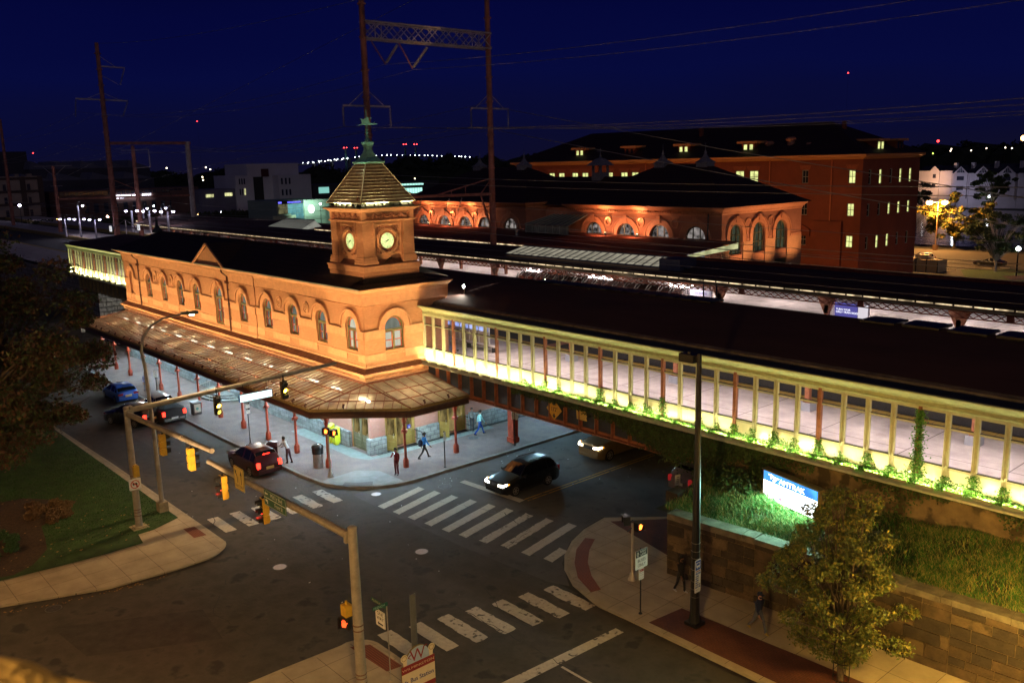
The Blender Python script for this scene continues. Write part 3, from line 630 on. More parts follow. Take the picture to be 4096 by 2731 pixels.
for sx_ in(-1,1):
    for sy_ in(-1,1):
        cx,cy=TX+sx_*1.57,TY+sy_*1.57; m=MB()
        for h,z0,z1 in((.58,12.7,12.86),(.54,12.86,12.94),(.57,12.94,13.02),(.5,13.02,13.1),(.53,13.1,13.16)): m.box(cx-h,cy-h,z0,cx+h,cy+h,z1)
        m.build('pier_base',TERRA,st); m=MB(); m.box(cx-.45,cy-.45,13.16,cx+.45,cy+.45,15.46)
        for a,b in((cx-sx_*.38,cy+sy_*.48),(cx+sx_*.48,cy-sy_*.38)): m.box(a-.07,b-.07,14.5,a+.07,b+.07,15.44)
        m.build('corner_pier',BRICK,st); m=MB(); m.box(TX+sx_*1.9-.14,TY+sy_*1.9-.14,15.6,TX+sx_*1.9+.14,TY+sy_*1.9+.14,16.12); m.build('frieze_corner_block',TERRA,st)
pn=MB(); stack(pn,[(1.72,12.9),(1.72,15.5)]); pn.build('tower_core',TERRA,st)
ck=MB(); NUM=['12','1','2','3','4','5','6','7','8','9','10','11']
CLF=EW('clock_face_glow',(.80,.92,.34),.8,2.5,.62,(1,1,1)); INK=M('clock_black',(.01,.01,.01),.5,var=0)
for nm,N,U in(('e',(1,0,0),(0,1,0)),('s',(0,-1,0),(1,0,0))):
    N,U=Vector(N),Vector(U); cc=Vector((TX,TY,14.17))+N*1.72; m=MB()
    for hw,z0,z1,th,t0 in((1.13,13.2,15.36,.05,0),):    # moulded square frame round the panel
        for k,(o_,th_) in enumerate(((1.13,.09),(1.03,.14),(.97,.1))):
            i_=o_-.08
            m.obox(cc+U*(o_-.04)+Vector((0,0,.1)),U*.04,Vector((0,0,o_)),N*th_); m.obox(cc-U*(o_-.04)+Vector((0,0,.1)),U*.04,Vector((0,0,o_)),N*th_)
            m.obox(cc+Vector((0,0,.1+o_-.04)),U*i_,Vector((0,0,.04)),N*th_)
    m.ring(cc,N,(0,0,1),.72,.82,.2,32); m.ring(cc,N,(0,0,1),.8,.9,.13,32); m.ring(cc,N,(0,0,1),.52,.56,.08,32)
    m.build('clock_surround',TERRA,st)
    m=MB()
    for k in range(28):
        a=2*PI*k/28; p=cc+(U*math.cos(a)+Vector((0,0,1))*math.sin(a))*.64+N*.03; m.lathe(p.x,p.y,[(.0,-.04),(.035,0),(0,.04)],5,z0=p.z)
    random.seed(3)
    for su in(-1,1):
        for sv in(-1,1):
            for k in range(42):
                a=random.uniform(.1,.9)*PI/2; rr=random.uniform(.93,1.2); q=cc+U*(su*math.cos(a)*rr)+Vector((0,0,sv*math.sin(a)*rr+.05))
                if abs((q-cc).dot(U))>.9 or abs(q.z-14.22)>.92: continue
                s_=random.uniform(.03,.075); m.obox(q+N*.05,U*s_,Vector((0,0,s_*random.uniform(.5,1))),N*random.uniform(.04,.1))
    m.build('clock_ornament',TERRAD,st)
    f=MB(); f.disc(cc+N*.05,N,(0,0,1),.53,36); fo=f.build('clock_face',CLF,st)
    t=MB()
    for k,nu in enumerate(NUM):
        a=PI/2-2*PI*k/12; p=cc+N*.058+U*math.cos(a)*.41+Vector((0,0,math.sin(a)*.41)); t.text(nu,p,U,(0,0,1),.15,bold=False)
    for k in range(60):
        a=2*PI*k/60; p=cc+N*.056+U*math.cos(a)*.5+Vector((0,0,math.sin(a)*.5)); t.obox(p,U*.006,Vector((0,0,.006)),N*.001)
    t.build('numerals',M('clock_ink',(.12,.11,.05),.6,var=0),fo)
    h=MB()
    for ang,L,wd in((PI/2-2*PI*(43/60),.43,.022),(PI/2-2*PI*(7.72/12),.3,.034)):
        d=U*math.cos(ang)+Vector((0,0,math.sin(ang))); x=d.cross(N); p=cc+N*.075
        h.prism([p-d*.1+x*wd,p-d*.1-x*wd,p+d*L],N*.012)
    h.disc(cc+N*.09,N,(0,0,1),.045,10); h.build('clock_hands',INK,fo)
m=MB(); stack(m,[(2.02,15.45),(2.12,15.5),(2.12,15.58),(1.98,15.62)]); m.build('lower_tower_cornice',TERRA,st)
m=MB(); stack(m,[(1.86,15.58),(1.86,16.12)]); m.build('frieze',TERRA,st)
m=MB()
for N,U in((Vector((1,0,0)),Vector((0,1,0))),(Vector((0,-1,0)),Vector((1,0,0)))):
    for k in range(5):
        u0=-1.72+k*.69
        pts=[Vector((TX,TY,0))+N*1.94+U*(u0+.69*t)+Vector((0,0,16.0-.24*math.sin(PI*t))) for t in [i/8 for i in range(9)]]
        m.tube(pts,[.04,.05,.065,.08,.085,.08,.065,.05,.04],6)
        for q in pts[2:7:2]: m.obox(q+N*.05,U*.04,Vector((0,0,.04)),N*.04)
    for k in range(6):
        q=Vector((TX,TY,15.95))+N*1.93+U*(-1.72+.69*k); m.obox(q+Vector((0,0,.04)),U*.08,Vector((0,0,.03)),N*.09); m.obox(q-Vector((0,0,.14)),U*.045,Vector((0,0,.12)),N*.07); m.obox(q-Vector((0,0,.28)),U*.06,Vector((0,0,.035)),N*.06)
m.build('garland',TERRAD,st)
m=MB(); stack(m,[(2.02,16.1),(2.08,16.14),(2.2,16.24),(2.34,16.3),(2.36,16.38)]); m.build('upper_tower_cornice',TERRA,st)
m=MB(); stack(m,[(2.42,16.37),(2.44,16.41),(2.05,16.43),(2.02,16.66),(1.9,16.7)])
for N,U in((Vector((1,0,0)),Vector((0,1,0))),(Vector((0,-1,0)),Vector((1,0,0)))):
    for k in range(6): q=Vector((TX,TY,16.55))+N*2.1+U*(-1.7+.68*k); m.obox(q,U*.05,Vector((0,0,.1)),N*.08)
m.build('roof_gutter_box',M('dark_green_gutter',(.03,.035,.02),.5,var=.3),st)
ROOFT=M('weathered_copper_tile',(.20,.125,.07),.42,.2,var=.45,scale=1.6,bump=.1,stretch=(2,2,.5)); PALE=M('pale_roof_roll',(.62,.60,.42),.45,.1,var=.12)
m=MB(); stack(m,[(2.15,16.7),(.62,19.24)]); m.build('tower_roof',ROOFT,st)
m=MB()
sl=lambda z:2.17-(2.17-.63)*(z-16.7)/2.54
for k in range(12):
    z=16.71+k*.212; h=sl(z)+.015
    for N,U in((Vector((1,0,0)),Vector((0,1,0))),(Vector((0,-1,0)),Vector((1,0,0))),(Vector((-1,0,0)),Vector((0,1,0))),(Vector((0,1,0)),Vector((1,0,0)))):
        c0=Vector((TX,TY,z))+N*h; m.obox(c0,U*(h-.06),Vector((0,0,.028 if k==0 else .013)),N*(.04 if k==0 else .018))
for sx_ in(-1,1):
    for sy_ in(-1,1): m.beam((TX+sx_*2.18,TY+sy_*2.18,16.7),(TX+sx_*.64,TY+sy_*.64,19.26),.05,.03)
m.build('roof_roll',PALE,st)
m=MB(); stack(m,[(.7,19.22),(.8,19.3),(.8,19.36),(.66,19.4),(.42,19.66),(.27,19.92),(.2,20.15),(.2,20.25),(.28,20.5),(.3,20.58),(.3,20.66),(.17,20.7)]); m.build('lantern_cap',COPPER,st)
m=MB(); m.lathe(TX,TY,[(.17,20.68),(.2,20.78),(.1,20.9),(.06,20.98),(.14,21.02),(.14,21.06),(.06,21.1),(.06,21.2),(.13,21.24),(.13,21.28),(.05,21.32),(.05,21.4),(.12,21.44),(.12,21.48),(.04,21.52),(.03,21.6),(.1,21.66),(.03,21.74),(.025,22.35),(.015,22.75)],10); m.build('finial',COPPER,st,True)
m=MB(); q=Vector((TX,TY,21.78)); U=Vector((.5,.866,0))
P2=lambda u,z:q+U*u+Vector((0,0,z))
m.prism([P2(-.42,.02),P2(-.3,.08),P2(-.34,.28),P2(-.42,.4),P2(-.2,.34),P2(.02,.44),P2(.1,.5),P2(.16,.3),P2(.24,.1),P2(.5,.06),P2(.78,.02),P2(.5,-.03),P2(-.3,-.03),P2(-.72,-.08)],U.cross(Vector((0,0,1)))*.04)
m.beam(P2(.0,.4),P2(.34,.42),.05,.05); m.beam(P2(.45,.06),P2(.55,.16),.05,.05); m.build('weathervane',COPPER,st)
# ================= glazed street canopy =================
cn=thing('street_canopy','wide glass and iron canopy on red columns along the station front','canopy',(-70,27,.15))
RGL=GL('rippled_canopy_glass',(.75,.72,.6),.5,.3,(.80,.66,.40),.66,.12)
ZI,ZO=5.05,4.24; YI=29.95; XI=-48.85; YO=25.75; XO=-44.4
IC=Vector((XI,YI,ZI)); CA=Vector((-48.8,YO,ZO)); CB=Vector((XO,30.35,ZO))
m=MB()
m.add([(-96.1,YO,ZO),CA,IC,(-94.9,YI,ZI)],[(0,1,2,3)]); m.add([CA,CB,IC],[(0,1,2)]); m.add([CB,(XO,34.95,ZO),(XI,34.95,ZI),IC],[(0,1,2,3)])
m.build('roof_glass',RGL,cn)
BARM=M('glazing_bar',(.30,.11,.05),.5,.2,var=.25,scale=4)
m=MB(); nb=86
for i in range(nb):
    t=i/(nb-1); a=Vector((-96.1,YO,ZO)).lerp(CA,t); b=Vector((-94.9,YI,ZI)).lerp(IC,t) if t<1 else IC
    x=a.x; y=YI; 
    b=Vector((max(x,-94.9) if x<XI else XI,YI,ZI)); m.beam(a+Vector((0,0,.02)),b+Vector((0,0,.02)),.03,.04)
def lp(a,b,t): return Vector(a).lerp(Vector(b),t)+Vector((0,0,.03))
for t in(.3,.62): m.beam(lp((-96.1,YO,ZO),(-94.9,YI,ZI),t),lp(CA,IC,t),.06,.05); m.beam(lp(CA,IC,t),lp(CB,IC,t),.05,.05); m.beam(lp(CB,IC,t),lp((XO,34.95,ZO),(XI,34.95,ZI),t),.05,.05)
for a in (CA,CB): m.beam(a+Vector((0,0,.03)),IC+Vector((0,0,.03)),.08,.07)
ch=(CB-CA); L=ch.length; cd=ch/L
for i in range(1,11):
    p=CA+ch*(i/11); # run up-slope, parallel, until the hip
    mid=(CA+CB)/2; up=(IC-mid); s=1-abs((i/11)-.5)*2; m.beam(p+Vector((0,0,.02)),p+up*s+Vector((0,0,.02)),.035,.05)
for i in range(6): y=30.35+.92*i; m.beam((XO,y,ZO+.02),(XI,min(y,34.95),ZI+.02),.035,.05)
m.beam((-94.9,YI,ZI+.05),IC+Vector((0,0,.05)),.1,.1); m.beam(IC+Vector((0,0,.05)),(XI,34.95,ZI+.05),.1,.1)
m.build('glazing_bars',BARM,cn)
FASC=M('canopy_fascia',(.085,.035,.02),.5,.1,var=.3,scale=3); GUT=M('ochre_gutter',(.30,.20,.06),.6,var=.25,scale=5)
opath=[(-96.1,YO),(-48.8,YO),(XO,30.35),(XO,34.95)]
m=MB(); sweep(m,opath,[(-.12,3.66),(.06,3.66),(.06,3.72),(.02,3.8),(.02,4.0),(.1,4.06),(.1,4.1)]); m.build('fascia',FASC,cn)
m=MB(); sweep(m,opath,[(.1,4.1),(.12,4.16),(.1,4.22),(-.02,4.12),(-.1,4.24)])
for i in range(118):
    x=-96+i*.4; m.box(x,YO-.1,4.08,x+.2,YO+.02,4.2)
m.build('gutter',GUT,cn)
m=MB()
for x in [-93.5,-89.8,-85.8,-81.8,-77.9,-73.7,-69.5,-65.4,-61.3,-57.3,-53.1,-48.9]: m.beam((x,YO+.1,3.85),(x,YI+.3,4.75),.09,.16)
m.beam((-48.9,26.9,3.8),(-48.9,30,4.7),.1,.18); m.beam((-45.3,30.4,3.8),(-48.9,30.4,4.8),.1,.18); m.beam((-45.4,34.6,3.8),(-48.9,34.6,4.8),.1,.18)
m.beam((-95.5,26.9,3.78),(-48.9,26.9,3.78),.14,.2); m.beam((-48.9,26.9,3.78),(-45.35,30.4,3.78),.14,.2); m.beam((-45.35,30.4,3.78),(-45.35,34.8,3.78),.14,.2)
m.build('truss',IRON,cn)
for x,y in [(x,26.9) for x in(-93.5,-89.8,-85.8,-81.8,-77.9,-73.7,-69.5,-65.4,-61.3,-57.3,-53.1,-48.9)]+[(-45.35,30.45),(-45.4,34.55)]:
    m=MB(); m.lathe(x,y,[(.19,0),(.19,.5),(.15,.55),(.13,.6),(.09,.66),(.08,2.28),(.11,2.3),(.11,2.36),(.2,2.4),(.22,2.44),(.2,2.5),(.11,2.54),(.11,2.64),(.085,2.7),(.09,3.1),(.13,3.35),(.26,3.62)],10,z0=.15)
    for a in range(4):
        c,s=math.cos(a*PI/2),math.sin(a*PI/2); m.box(x+c*.2-.03,y+s*.2-.03,2.45,x+c*.2+.03,y+s*.2+.03,2.62)
        m.tube([(x+c*.1,y+s*.1,3.0),(x+c*.2,y+s*.2,3.3),(x+c*.48,y+s*.48,3.66)],.025,4)
    m.build('column',IRON,cn,True)
# floodlights along the gutter
SOD=(1,.64,.27); FLX=[-95.2,-91,-87,-83,-79,-75,-71,-67,-63,-59,-55,-51]
def flood(x,y,z,t,par,power,col=SOD,ang=96,on=True):
    m=MB(); d=(Vector(t)-Vector((x,y,z))).normalized(); p=Vector((x,y,z)); m.cyl(p-d*.12,p+d*.12,.055,.075,10); m.cyl((x,y,z-.18),(x,y,z-.05),.02,.02,5); m.disc(p+d*.121,d,Vector((0,0,1)) if abs(d.z)<.9 else Vector((0,1,0)),.065,10,m=1)
    o=m.build('floodlight',[M('brown_fixture',(.12,.05,.03),.5,var=.2),E('lamp_lens',(1,.7,.35),1.2)],par)
    if on: lamp('SPOT',p+d*.16,power,col,o,.06,t,ang,.9)
    return o
for i,x in enumerate(FLX):
    flood(x,YO+.05,4.42,(x+.4,FY,8.3),cn,1050); flood(x+1.6,YO+.05,4.4,(x+2.5,FY,9.5),cn,0,on=False)
flood(-47.3,27.3,4.45,(-50.0,30.6,9.2),cn,750,ang=90)
flood(-44.5,31.5,4.45,(-49.2,32.2,8.6),cn,850,ang=96); flood(-44.5,33.4,4.45,(-49.2,33.8,9.6),cn,750,ang=96)
for lx_ in(-95,-90,-85,-80,-75,-70,-65,-60,-55,-50): lamp('POINT',(lx_,27.6,3.2),60,(1,.9,.66),cn,.2)  # fill points here and below, added without fittings to brighten the canopy glass
for lx_,ly_ in((-47.3,28.6),(-46.6,32),(-47.5,34)): lamp('POINT',(lx_,ly_,3.1),60,(1,.9,.66),cn,.2)
# pendant lamps below the glass
CW=(.46,.80,1)
def pendant(x,y,z,par,power,col=CW,drop=.45):
    m=MB(); m.lathe(x,y,[(.03,.3),(.04,.22),(.1,.18),(.24,.02),(.27,-.04)],14,z0=z); m.cyl((x,y,z+.2),(x,y,z+drop),.012,.012,5)
    o=m.build('pendant_lamp',M('lamp_housing',(.1,.05,.03),.5,var=.1),par); b=MB(); b.disc((x,y,z+.0),(0,0,1),(0,1,0),.2,12); b.build('bulb',E('cool_bulb',(1,1,.95),14),o)
    lamp('SPOT',(x,y,z-.06),power,col,o,.15,(x,y,0),165,.3)
for x in(-92,-84,-77,-70,-63,-56.5,-51.2): pendant(x,28.2,3.75,cn,680)
pendant(-47.1,29.0,3.6,cn,720); pendant(-46.9,33.2,3.75,cn,680)
for x in (-93,-89.5,-86,-82.5,-79,-75.5,-72,-68.5,-65,-61.5,-58,-54.5,-51.5,-47.4):   # lit fluorescent fittings that glow through the glass
    m=MB(); y=28.9 if x>-49 else 29.3; m.box(x-.6,y-.06,4.45,x+.6,y+.06,4.55); o=m.build('strip_light',E('warm_white_tube',(1,.97,.86),5),cn)
    lamp('POINT',(x,y,4.38 if x>-49 else 4.5),26,(1,.93,.72),o,.12)
    lamp('AREA',(x,y,4.4),38,CW,o,1.2,(x,y,0),sy=.3)
# small spots on the tower cornice that wash its roof
for a,b,L,p_ in(((2.3,-.95),(1.3,-.9),1.7,30),((2.3,1.45),(1.3,1.3),.9,12)):
    m=MB(); m.box(TX+2.22,TY+a[1]-L/2,16.45,TX+2.34,TY+a[1]+L/2,16.5); o=m.build('floodlight',M('brown_fixture',(.12,.05,.03),.5,var=.2),st); lamp('AREA',(TX+2.3,TY+a[1],16.6),p_,(1,.86,.46),o,L,(TX+1.5,TY+a[1],17.8),sy=.08)
m=MB(); m.box(TX-1.5,TY-2.34,16.45,TX+1.5,TY-2.22,16.5); o=m.build('floodlight',MC['brown_fixture'],st); lamp('AREA',(TX,TY-2.3,16.6),48,(1,.86,.46),o,2.0,(TX,TY-1.5,17.8),sy=.08)
flood(TX+1.9,TY-2.2,17.0,(TX,TY,20.6),st,160,(.75,1,.85),34)
# ================= viaduct =================
PLAT=BR('platform_concrete',(.50,.43,.40),(.44,.38,.35),(.16,.13,.12),bw=4.4,bh=4.4,ms=.035,axis='floor',offset=0,var=.24,big=.9,bump=.15,stain=((.30,.25,.23),.6,(.5,.5,.5)))
def deck(name,x0,x1,y0,y1,z0,z1,mat): m=MB(); m.box(x0,y0,z0,x1,y1,z1); o=m.build(name,mat,None,loc=(0,0,0)); o['kind']='structure'; return o
deck('platform',-400,40,35.25,44.3,4.9,5.6,PLAT)
deck('platform',-400,40,57.6,64.4,4.5,5.6,PLAT)
deck('platform',-400,40,70.2,79,4.5,5.6,PLAT)
YELP=BR('yellow_tactile_edge',(.50,.33,.06),(.46,.30,.05),(.25,.18,.06),bw=.6,bh=.6,ms=.03,axis='floor',offset=0)
for y0,y1 in((44.3,44.95),(57.0,57.62),(69.6,70.22)): deck('platform_edge',-400,40,y0,y1,4.6,5.604,YELP)
BAL=M('track_ballast',(.06,.055,.05),.95,var=.5,scale=6,bump=1)
deck('track_bed',-400,40,44.95,57,3.9,4.45,BAL); deck('track_bed',-400,40,64.4,69.6,3.9,4.45,BAL)
STL=M('rail_steel',(.3,.28,.26),.3,.8,var=.2)
for y in(46.2,47.65,49.9,51.35,53.6,55.05,66.2,67.65):
    m=MB(); m.box(-400,y-.04,4.45,40,y+.04,4.6); tag(m.build('rail',STL,None,loc=(0,0,0)),kind='structure')
deck('bridge_deck',-400,40,35.35,79,3.98+.5,4.88,M('deck_underside',(.05,.045,.04),.9,var=.3))
# --- plate girder bridge over the street ---
STEELD=M('slate_blue_girder_steel',(.038,.042,.055),.45,.3,var=.3,scale=2,bump=.1)
def girder(x0,x1,label,step=1.235,red=IRONO,plate=STEELD,n0=0):
    t=thing('railway_bridge',label,'railway bridge',((x0+x1)/2,35.2,4))
    m=MB(); m.box(x0,35.14,4.0,x1,35.2,5.72); m.build('web_plate',plate,t)
    m=MB(); m.box(x0,34.86,3.97,x1,35.3,4.03); m.box(x0,34.9,5.56,x1,35.3,5.66); m.box(x0,35.1,4.03,x1,35.14,4.18); m.box(x0,35.1,5.44,x1,35.14,5.56); m.build('flange',red,t)
    x=x0+.1; k=0
    while x<x1:
        m=MB()
        m.box(x-.02,34.92,4.03,x+.02,35.14,5.56); m.box(x-.1,35.12,4.18,x+.1,35.14,5.44)
        for q in range(9): 
            for s in(-.065,.065): m.lathe(x+s,35.115,[(.0,-.018),(.018,0),(0,.018)],5,z0=4.26+q*.14)
        m.build('stiffener',red,t); x+=step
    m=MB(); 
    x=x0+.1
    while x<x1-step:
        for q in range(5): m.lathe(x+.28+q*.17,35.135,[(0,-.015),(.015,0),(0,.015)],5,z0=5.1)
        x+=step
    m.build('rivets',plate,t)
    return t
br=girder(-49.2,-26.3,'red and slate plate girder bridge carrying the platform over the street')
bw=girder(-128.5,-95.6,'dull rusty girder bridge beyond the far end of the station building',1.5,M('dull_ochre_steel',(.2,.14,.06),.6,var=.3),M('dull_ochre_plate',(.17,.13,.06),.6,var=.3))
for x,y in((-44.45,38.8),(-44.45,46),(-44.45,54)):
    m=MB(); m.box(x-.28,y-.22,.15,x+.28,y-.18,4.5); m.box(x-.28,y+.18,.15,x+.28,y+.22,4.5); m.box(x-.03,y-.18,.15,x+.03,y+.18,4.5); m.box(x-.34,y-.28,.15,x+.34,y+.28,.5)
    for q in range(14):
        for s in(-.2,.2): m.lathe(x+s,y-.225,[(0,-.02),(.02,0),(0,.02)],5,z0=.75+q*.24)
    m.build('pier_column',IRON,br)
m=MB(); m.prism([(-36.36-.0,35.0,5.42+.02),(-35.72,35.0,4.8),(-36.36,35.0,4.16),(-37.0,35.0,4.8)][::-1],(0,-.02,0)); 
SY=M('yellow_sign_face',(.62,.34,.02),.5,var=.12,scale=3); SB=M('sign_black',(.015,.015,.015),.5,var=0)
m.add([],[]);
def flatpoly(mb,pts,y,m): mb.poly([(x,y,z) for x,z in pts],m)
c=(-36.36,4.8)
flatpoly(m,[(c[0],c[1]+.56),(c[0]-.15,c[1]+.33),(c[0]-.06,c[1]+.36),(c[0]-.06,c[1]+.25),(c[0]+.06,c[1]+.25),(c[0]+.06,c[1]+.36),(c[0]+.15,c[1]+.33)],34.974,1)
flatpoly(m,[(c[0],c[1]-.56),(c[0]-.15,c[1]-.33),(c[0]-.06,c[1]-.36),(c[0]-.06,c[1]-.25),(c[0]+.06,c[1]-.25),(c[0]+.06,c[1]-.36),(c[0]+.15,c[1]-.33)],34.974,1)
m.text("13'2\"",(c[0]+.01,34.975,c[1]),(1,0,0),(0,0,1),.34,m=1,bold=True,wide=.8)
t=m.build('clearance_sign',[SY,SB]); tag(t,'yellow diamond clearance sign reading 13 feet 2 on the bridge girder','sign')
m=MB(); m.prism([(-34.52,34.98,5.22),(-33.72,34.98,5.2),(-33.7,34.98,5.05),(-33.76,34.98,5.0),(-33.68,34.98,4.9),(-33.74,34.98,4.8),(-33.68,34.98,4.62),(-34.48,34.98,4.62)],(0,-.015,0))
for i,(s,z) in enumerate((('CSX',5.1),('No.02',5.02),('French St',4.9),('Damage? Please',4.79),('Call 800 number',4.7))):
    if i: m.text(s,(-34.1,34.962,z),(1,0,0),(0,0,1),.11 if i<3 else .075,m=1)
t=m.build('bridge_notice',[M('faded_yellow_sign',(.6,.42,.1),.6,var=.2,scale=5),M('faded_sign_ink',(.35,.17,.03),.6,var=.2)]); tag(t,'small faded yellow bridge notice with leaf-bitten edge on the girder','sign')
# --- glazed screen wall above the girder ---
KICK=M('cream_kick_panel',(.74,.70,.46),.6,var=.1,scale=2); SCR=M('sage_cream_paint',(.52,.50,.31),.5,var=.12,scale=4); CORN=M('sage_cornice',(.44,.47,.26),.5,var=.15,scale=4)
CLR=GL('clear_glass',(.93,.93,.95),.5,.03,(.5,.5,.5),.03,.12)
LEDGEM=M('pale_stone_ledge',(.5,.48,.38),.7,var=.25,scale=3)
ULC=(1,.95,.46)
def screen(x0,x1,label,ncol,power,orange0):
    t=thing('platform_screen',label,'glass screen wall',((x0+x1)/2,35,5.7)); Y=35.1
    m=MB(); sweep(m,[(x0,Y),(x1,Y)],[(-.25,5.67),(.62,5.67),(.66,5.71),(.62,5.77),(.5,5.8),(0,5.88),(-.25,5.88)]); m.build('ledge',LEDGEM,t)
    n=int(round((x1-x0)/1.1)); st_=(x1-x0)/n
    k=MB(); r=MB(); gl=MB(); mu=MB(); oc=[]
    for i in range(n):
        a=x0+i*st_; k.box(a+.07,Y-.0,5.9,a+st_-.07,Y+.03,6.66); gl.add([(a+.1,Y+.05,6.78),(a+st_-.1,Y+.05,6.78),(a+st_-.1,Y+.05,8.95),(a+.1,Y+.05,8.95)],[(0,1,2,3)])
    for i in range(n+1):
        a=x0+i*st_
        if abs(((a-orange0)/4.4)-round((a-orange0)/4.4))<.1: oc.append(a); continue
        mu=MB()
        for s in(-.075,.075): mu.box(a+s-.028,Y-.07,5.88,a+s+.028,Y+.08,9.02)
        mu.box(a-.05,Y-.02,5.88,a+.05,Y+.1,9.02); mu.add([(a-.1,Y-.07,6.9),(a,Y-.12,6.78),(a+.1,Y-.07,6.9),(a,Y-.07,6.6)],[(0,1,3),(1,2,3)]); mu.build('mullion',SCR,t)
    r.box(x0,Y-.03,6.64,x1,Y+.06,6.74); r.box(x0,Y+.0,8.28,x1,Y+.07,8.36); r.box(x0,Y-.04,8.93,x1,Y+.07,9.04); r.box(x0,Y-.05,5.86,x1,Y,5.94)
    k.build('kick_panel',KICK,t); gl.build('glass',CLR,t); r.build('rail',SCR,t); r=MB(); r.box(x0,Y-.035,6.74,x1,Y+.1,6.775); r.box(x0,Y-.005,8.36,x1,Y+.1,8.385); r.build('rail_top_shade',M('shade_strip_dark',(.03,.025,.015),.7,var=.1),t)  # dark strips put the shade on the rail tops into colour
    for a in oc:
        m=MB(); m.box(a-.07,Y-.09,5.88,a+.07,Y+.1,9.04); m.box(a-.16,Y+.0,5.9,a-.08,Y+.06,9.02,m=0); m.build('post',IRONO,t)
    c_=MB(); sweep(c_,[(x0-.15,Y),(x1,Y)],[(0,9.02),(.06,9.04),(.08,9.12),(.05,9.16),(.06,9.3),(.12,9.34),(.14,9.4),(.2,9.44),(.24,9.48),(.3,9.5),(.36,9.55),(.42,9.58),(.46,9.64),(.46,9.68),(.36,9.69)]); c_.build('cornice',CORN,t)
    i=0; a=x0+st_/2
    while a<x1:
        lm=MB()
        f_=1-.45*abs(math.sin(i*1.7)) ; lm.box(a-.36,Y-.5,5.82,a+.36,Y-.46,5.95)
        lamp('AREA',(a,Y-.44,5.93),power*f_,ULC,t,.75,(a,Y+.3,6.75),sy=.05); lm.build('uplight_strip',M('fixture_grey',(.25,.25,.2),.5,var=.1),t); a+=st_*(1 if ncol else 2); i+=1
    return t
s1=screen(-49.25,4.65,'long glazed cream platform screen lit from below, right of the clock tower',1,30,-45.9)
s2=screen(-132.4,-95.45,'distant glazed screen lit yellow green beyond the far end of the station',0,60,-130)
# roof over the near platform
rd_=thing('platform_roof','long dark flat roof over the near platform right of the tower','platform roof',(-22,39,9.5))
RDK=M('dark_felt_roof',(.07,.028,.020),.85,var=.3,scale=.5,bump=.3,detail=10,stretch=(.4,1,1))
def sheetroof(x0,x1,par,prof,mat,name='roof_deck'):
    m=MB(); v=[(x,y,z) for x in(x0,x1) for y,z in prof]; k=len(prof); m.add(v,[(j,k+j,k+j+1,j+1) for j in range(k-1)]); return m.build(name,mat,par)
DG=M('slate_gutter',(.05,.05,.055),.6,var=.3); TB=M('weathered_roof_kerb',(.11,.09,.07),.7,var=.5,scale=2)
sheetroof(-49.3,8,rd_,[(34.72,9.66),(35.1,9.5),(35.75,9.52),(35.95,9.62)],DG,'gutter')
sheetroof(-49.3,8,rd_,[(35.95,9.6),(35.97,9.74),(36.2,9.82)],TB,'roof_kerb')
sheetroof(-49.3,8,rd_,[(36.2,9.82),(39.5,10.2),(43.75,10.66),(43.8,10.6),(43.8,10.45),(36.3,9.4)],RDK)
sheetroof(-95.5,-49.35,rd_,[(37.3,9.9),(39.5,10.2),(43.75,10.66),(43.8,10.45)],RDK)
sheetroof(-135,-95.5,rd_,[(34.6,9.7),(35.1,9.55),(36,9.7),(40,10.0),(43.8,10.3),(43.8,10.0)],RDK)
for x,L,s in((-22.4,26,-1),):
    m=MB(); 
    for i in range(12): m.box(-22+i*2.2,43.0,10.64,-20.2+i*2.2,44.6,10.74+.03*(i%2))
    m.build('roof_skylight_frame',BLACK,rd_)
m=MB()
for i in range(11): m.box(-46.5+i*1.4,43.1,10.62,-45.3+i*1.4,44.4,10.72)
m.build('roof_skylight_frame',BLACK,rd_)
for x,y in((-51.3,38.6),(-49.0,38.6)):
    m=MB(); m.box(x-.05,y-.05,10.0,x+.05,y+.05,10.5); m.obox((x,y-.03,10.6),(.14,0,0),(0,.08,0),(0,0,.1)); m.disc((x,y-.12,10.6),(0,-1,0),(0,0,1),.12,12,m=1)
    o=m.build('roof_floodlight',[BLACK,E('white_flood',(1,1,.85),60)],rd_); lamp('SPOT',(x,y-.2,10.62),160,(1,.9,.75),o,.1,(x+.2,y-2.6,9.6),120,.6)
for x,y in((-59.0,56.0),(-50.8,56.0)):
    t=thing('platform_floodlight','white floodlight on a red post %s'%('at the left end of the glass tunnel roof' if x<-55 else 'at the right end of the glass tunnel roof'),'floodlight',(x,y,5.6))
    m=MB(); m.box(x-.12,y,5.6,x+.12,y+.2,8.3); m.build('post',IRONO,t); m=MB(); m.lathe(x,y-.1,[(.05,-.15),(.2,0),(.2,.05),(.05,.15)],10,z0=8.35); m.build('lens',E('white_flood2',(1,1,.8),20),t)
# platform posts with concrete feet
pp=None
for i,x in enumerate((-42.25,-33.25,-24.35,-15.75,-7)):
    t=thing('platform_post',['red platform post on grey block, leftmost behind the screen','red platform post on grey block, second behind the screen from the tower','red platform post on grey block, behind the screen near the black lamp post','red platform post on grey block, rightmost behind the screen','red platform post beyond the right edge'][i],'platform post',(x,42.4,5.6),group='red posts on the near platform')
    m=MB(); m.box(x-.32,42.08,5.6,x+.32,42.72,6.05); m.build('concrete_foot',M('grey_concrete_block',(.35,.36,.4),.8,var=.1),t)
    m=MB(); m.box(x-.13,42.27,6.05,x+.13,42.53,10.2); m.box(x-.2,42.2,6.05,x+.2,42.6,6.2); m.build('shaft',IRONO,t)
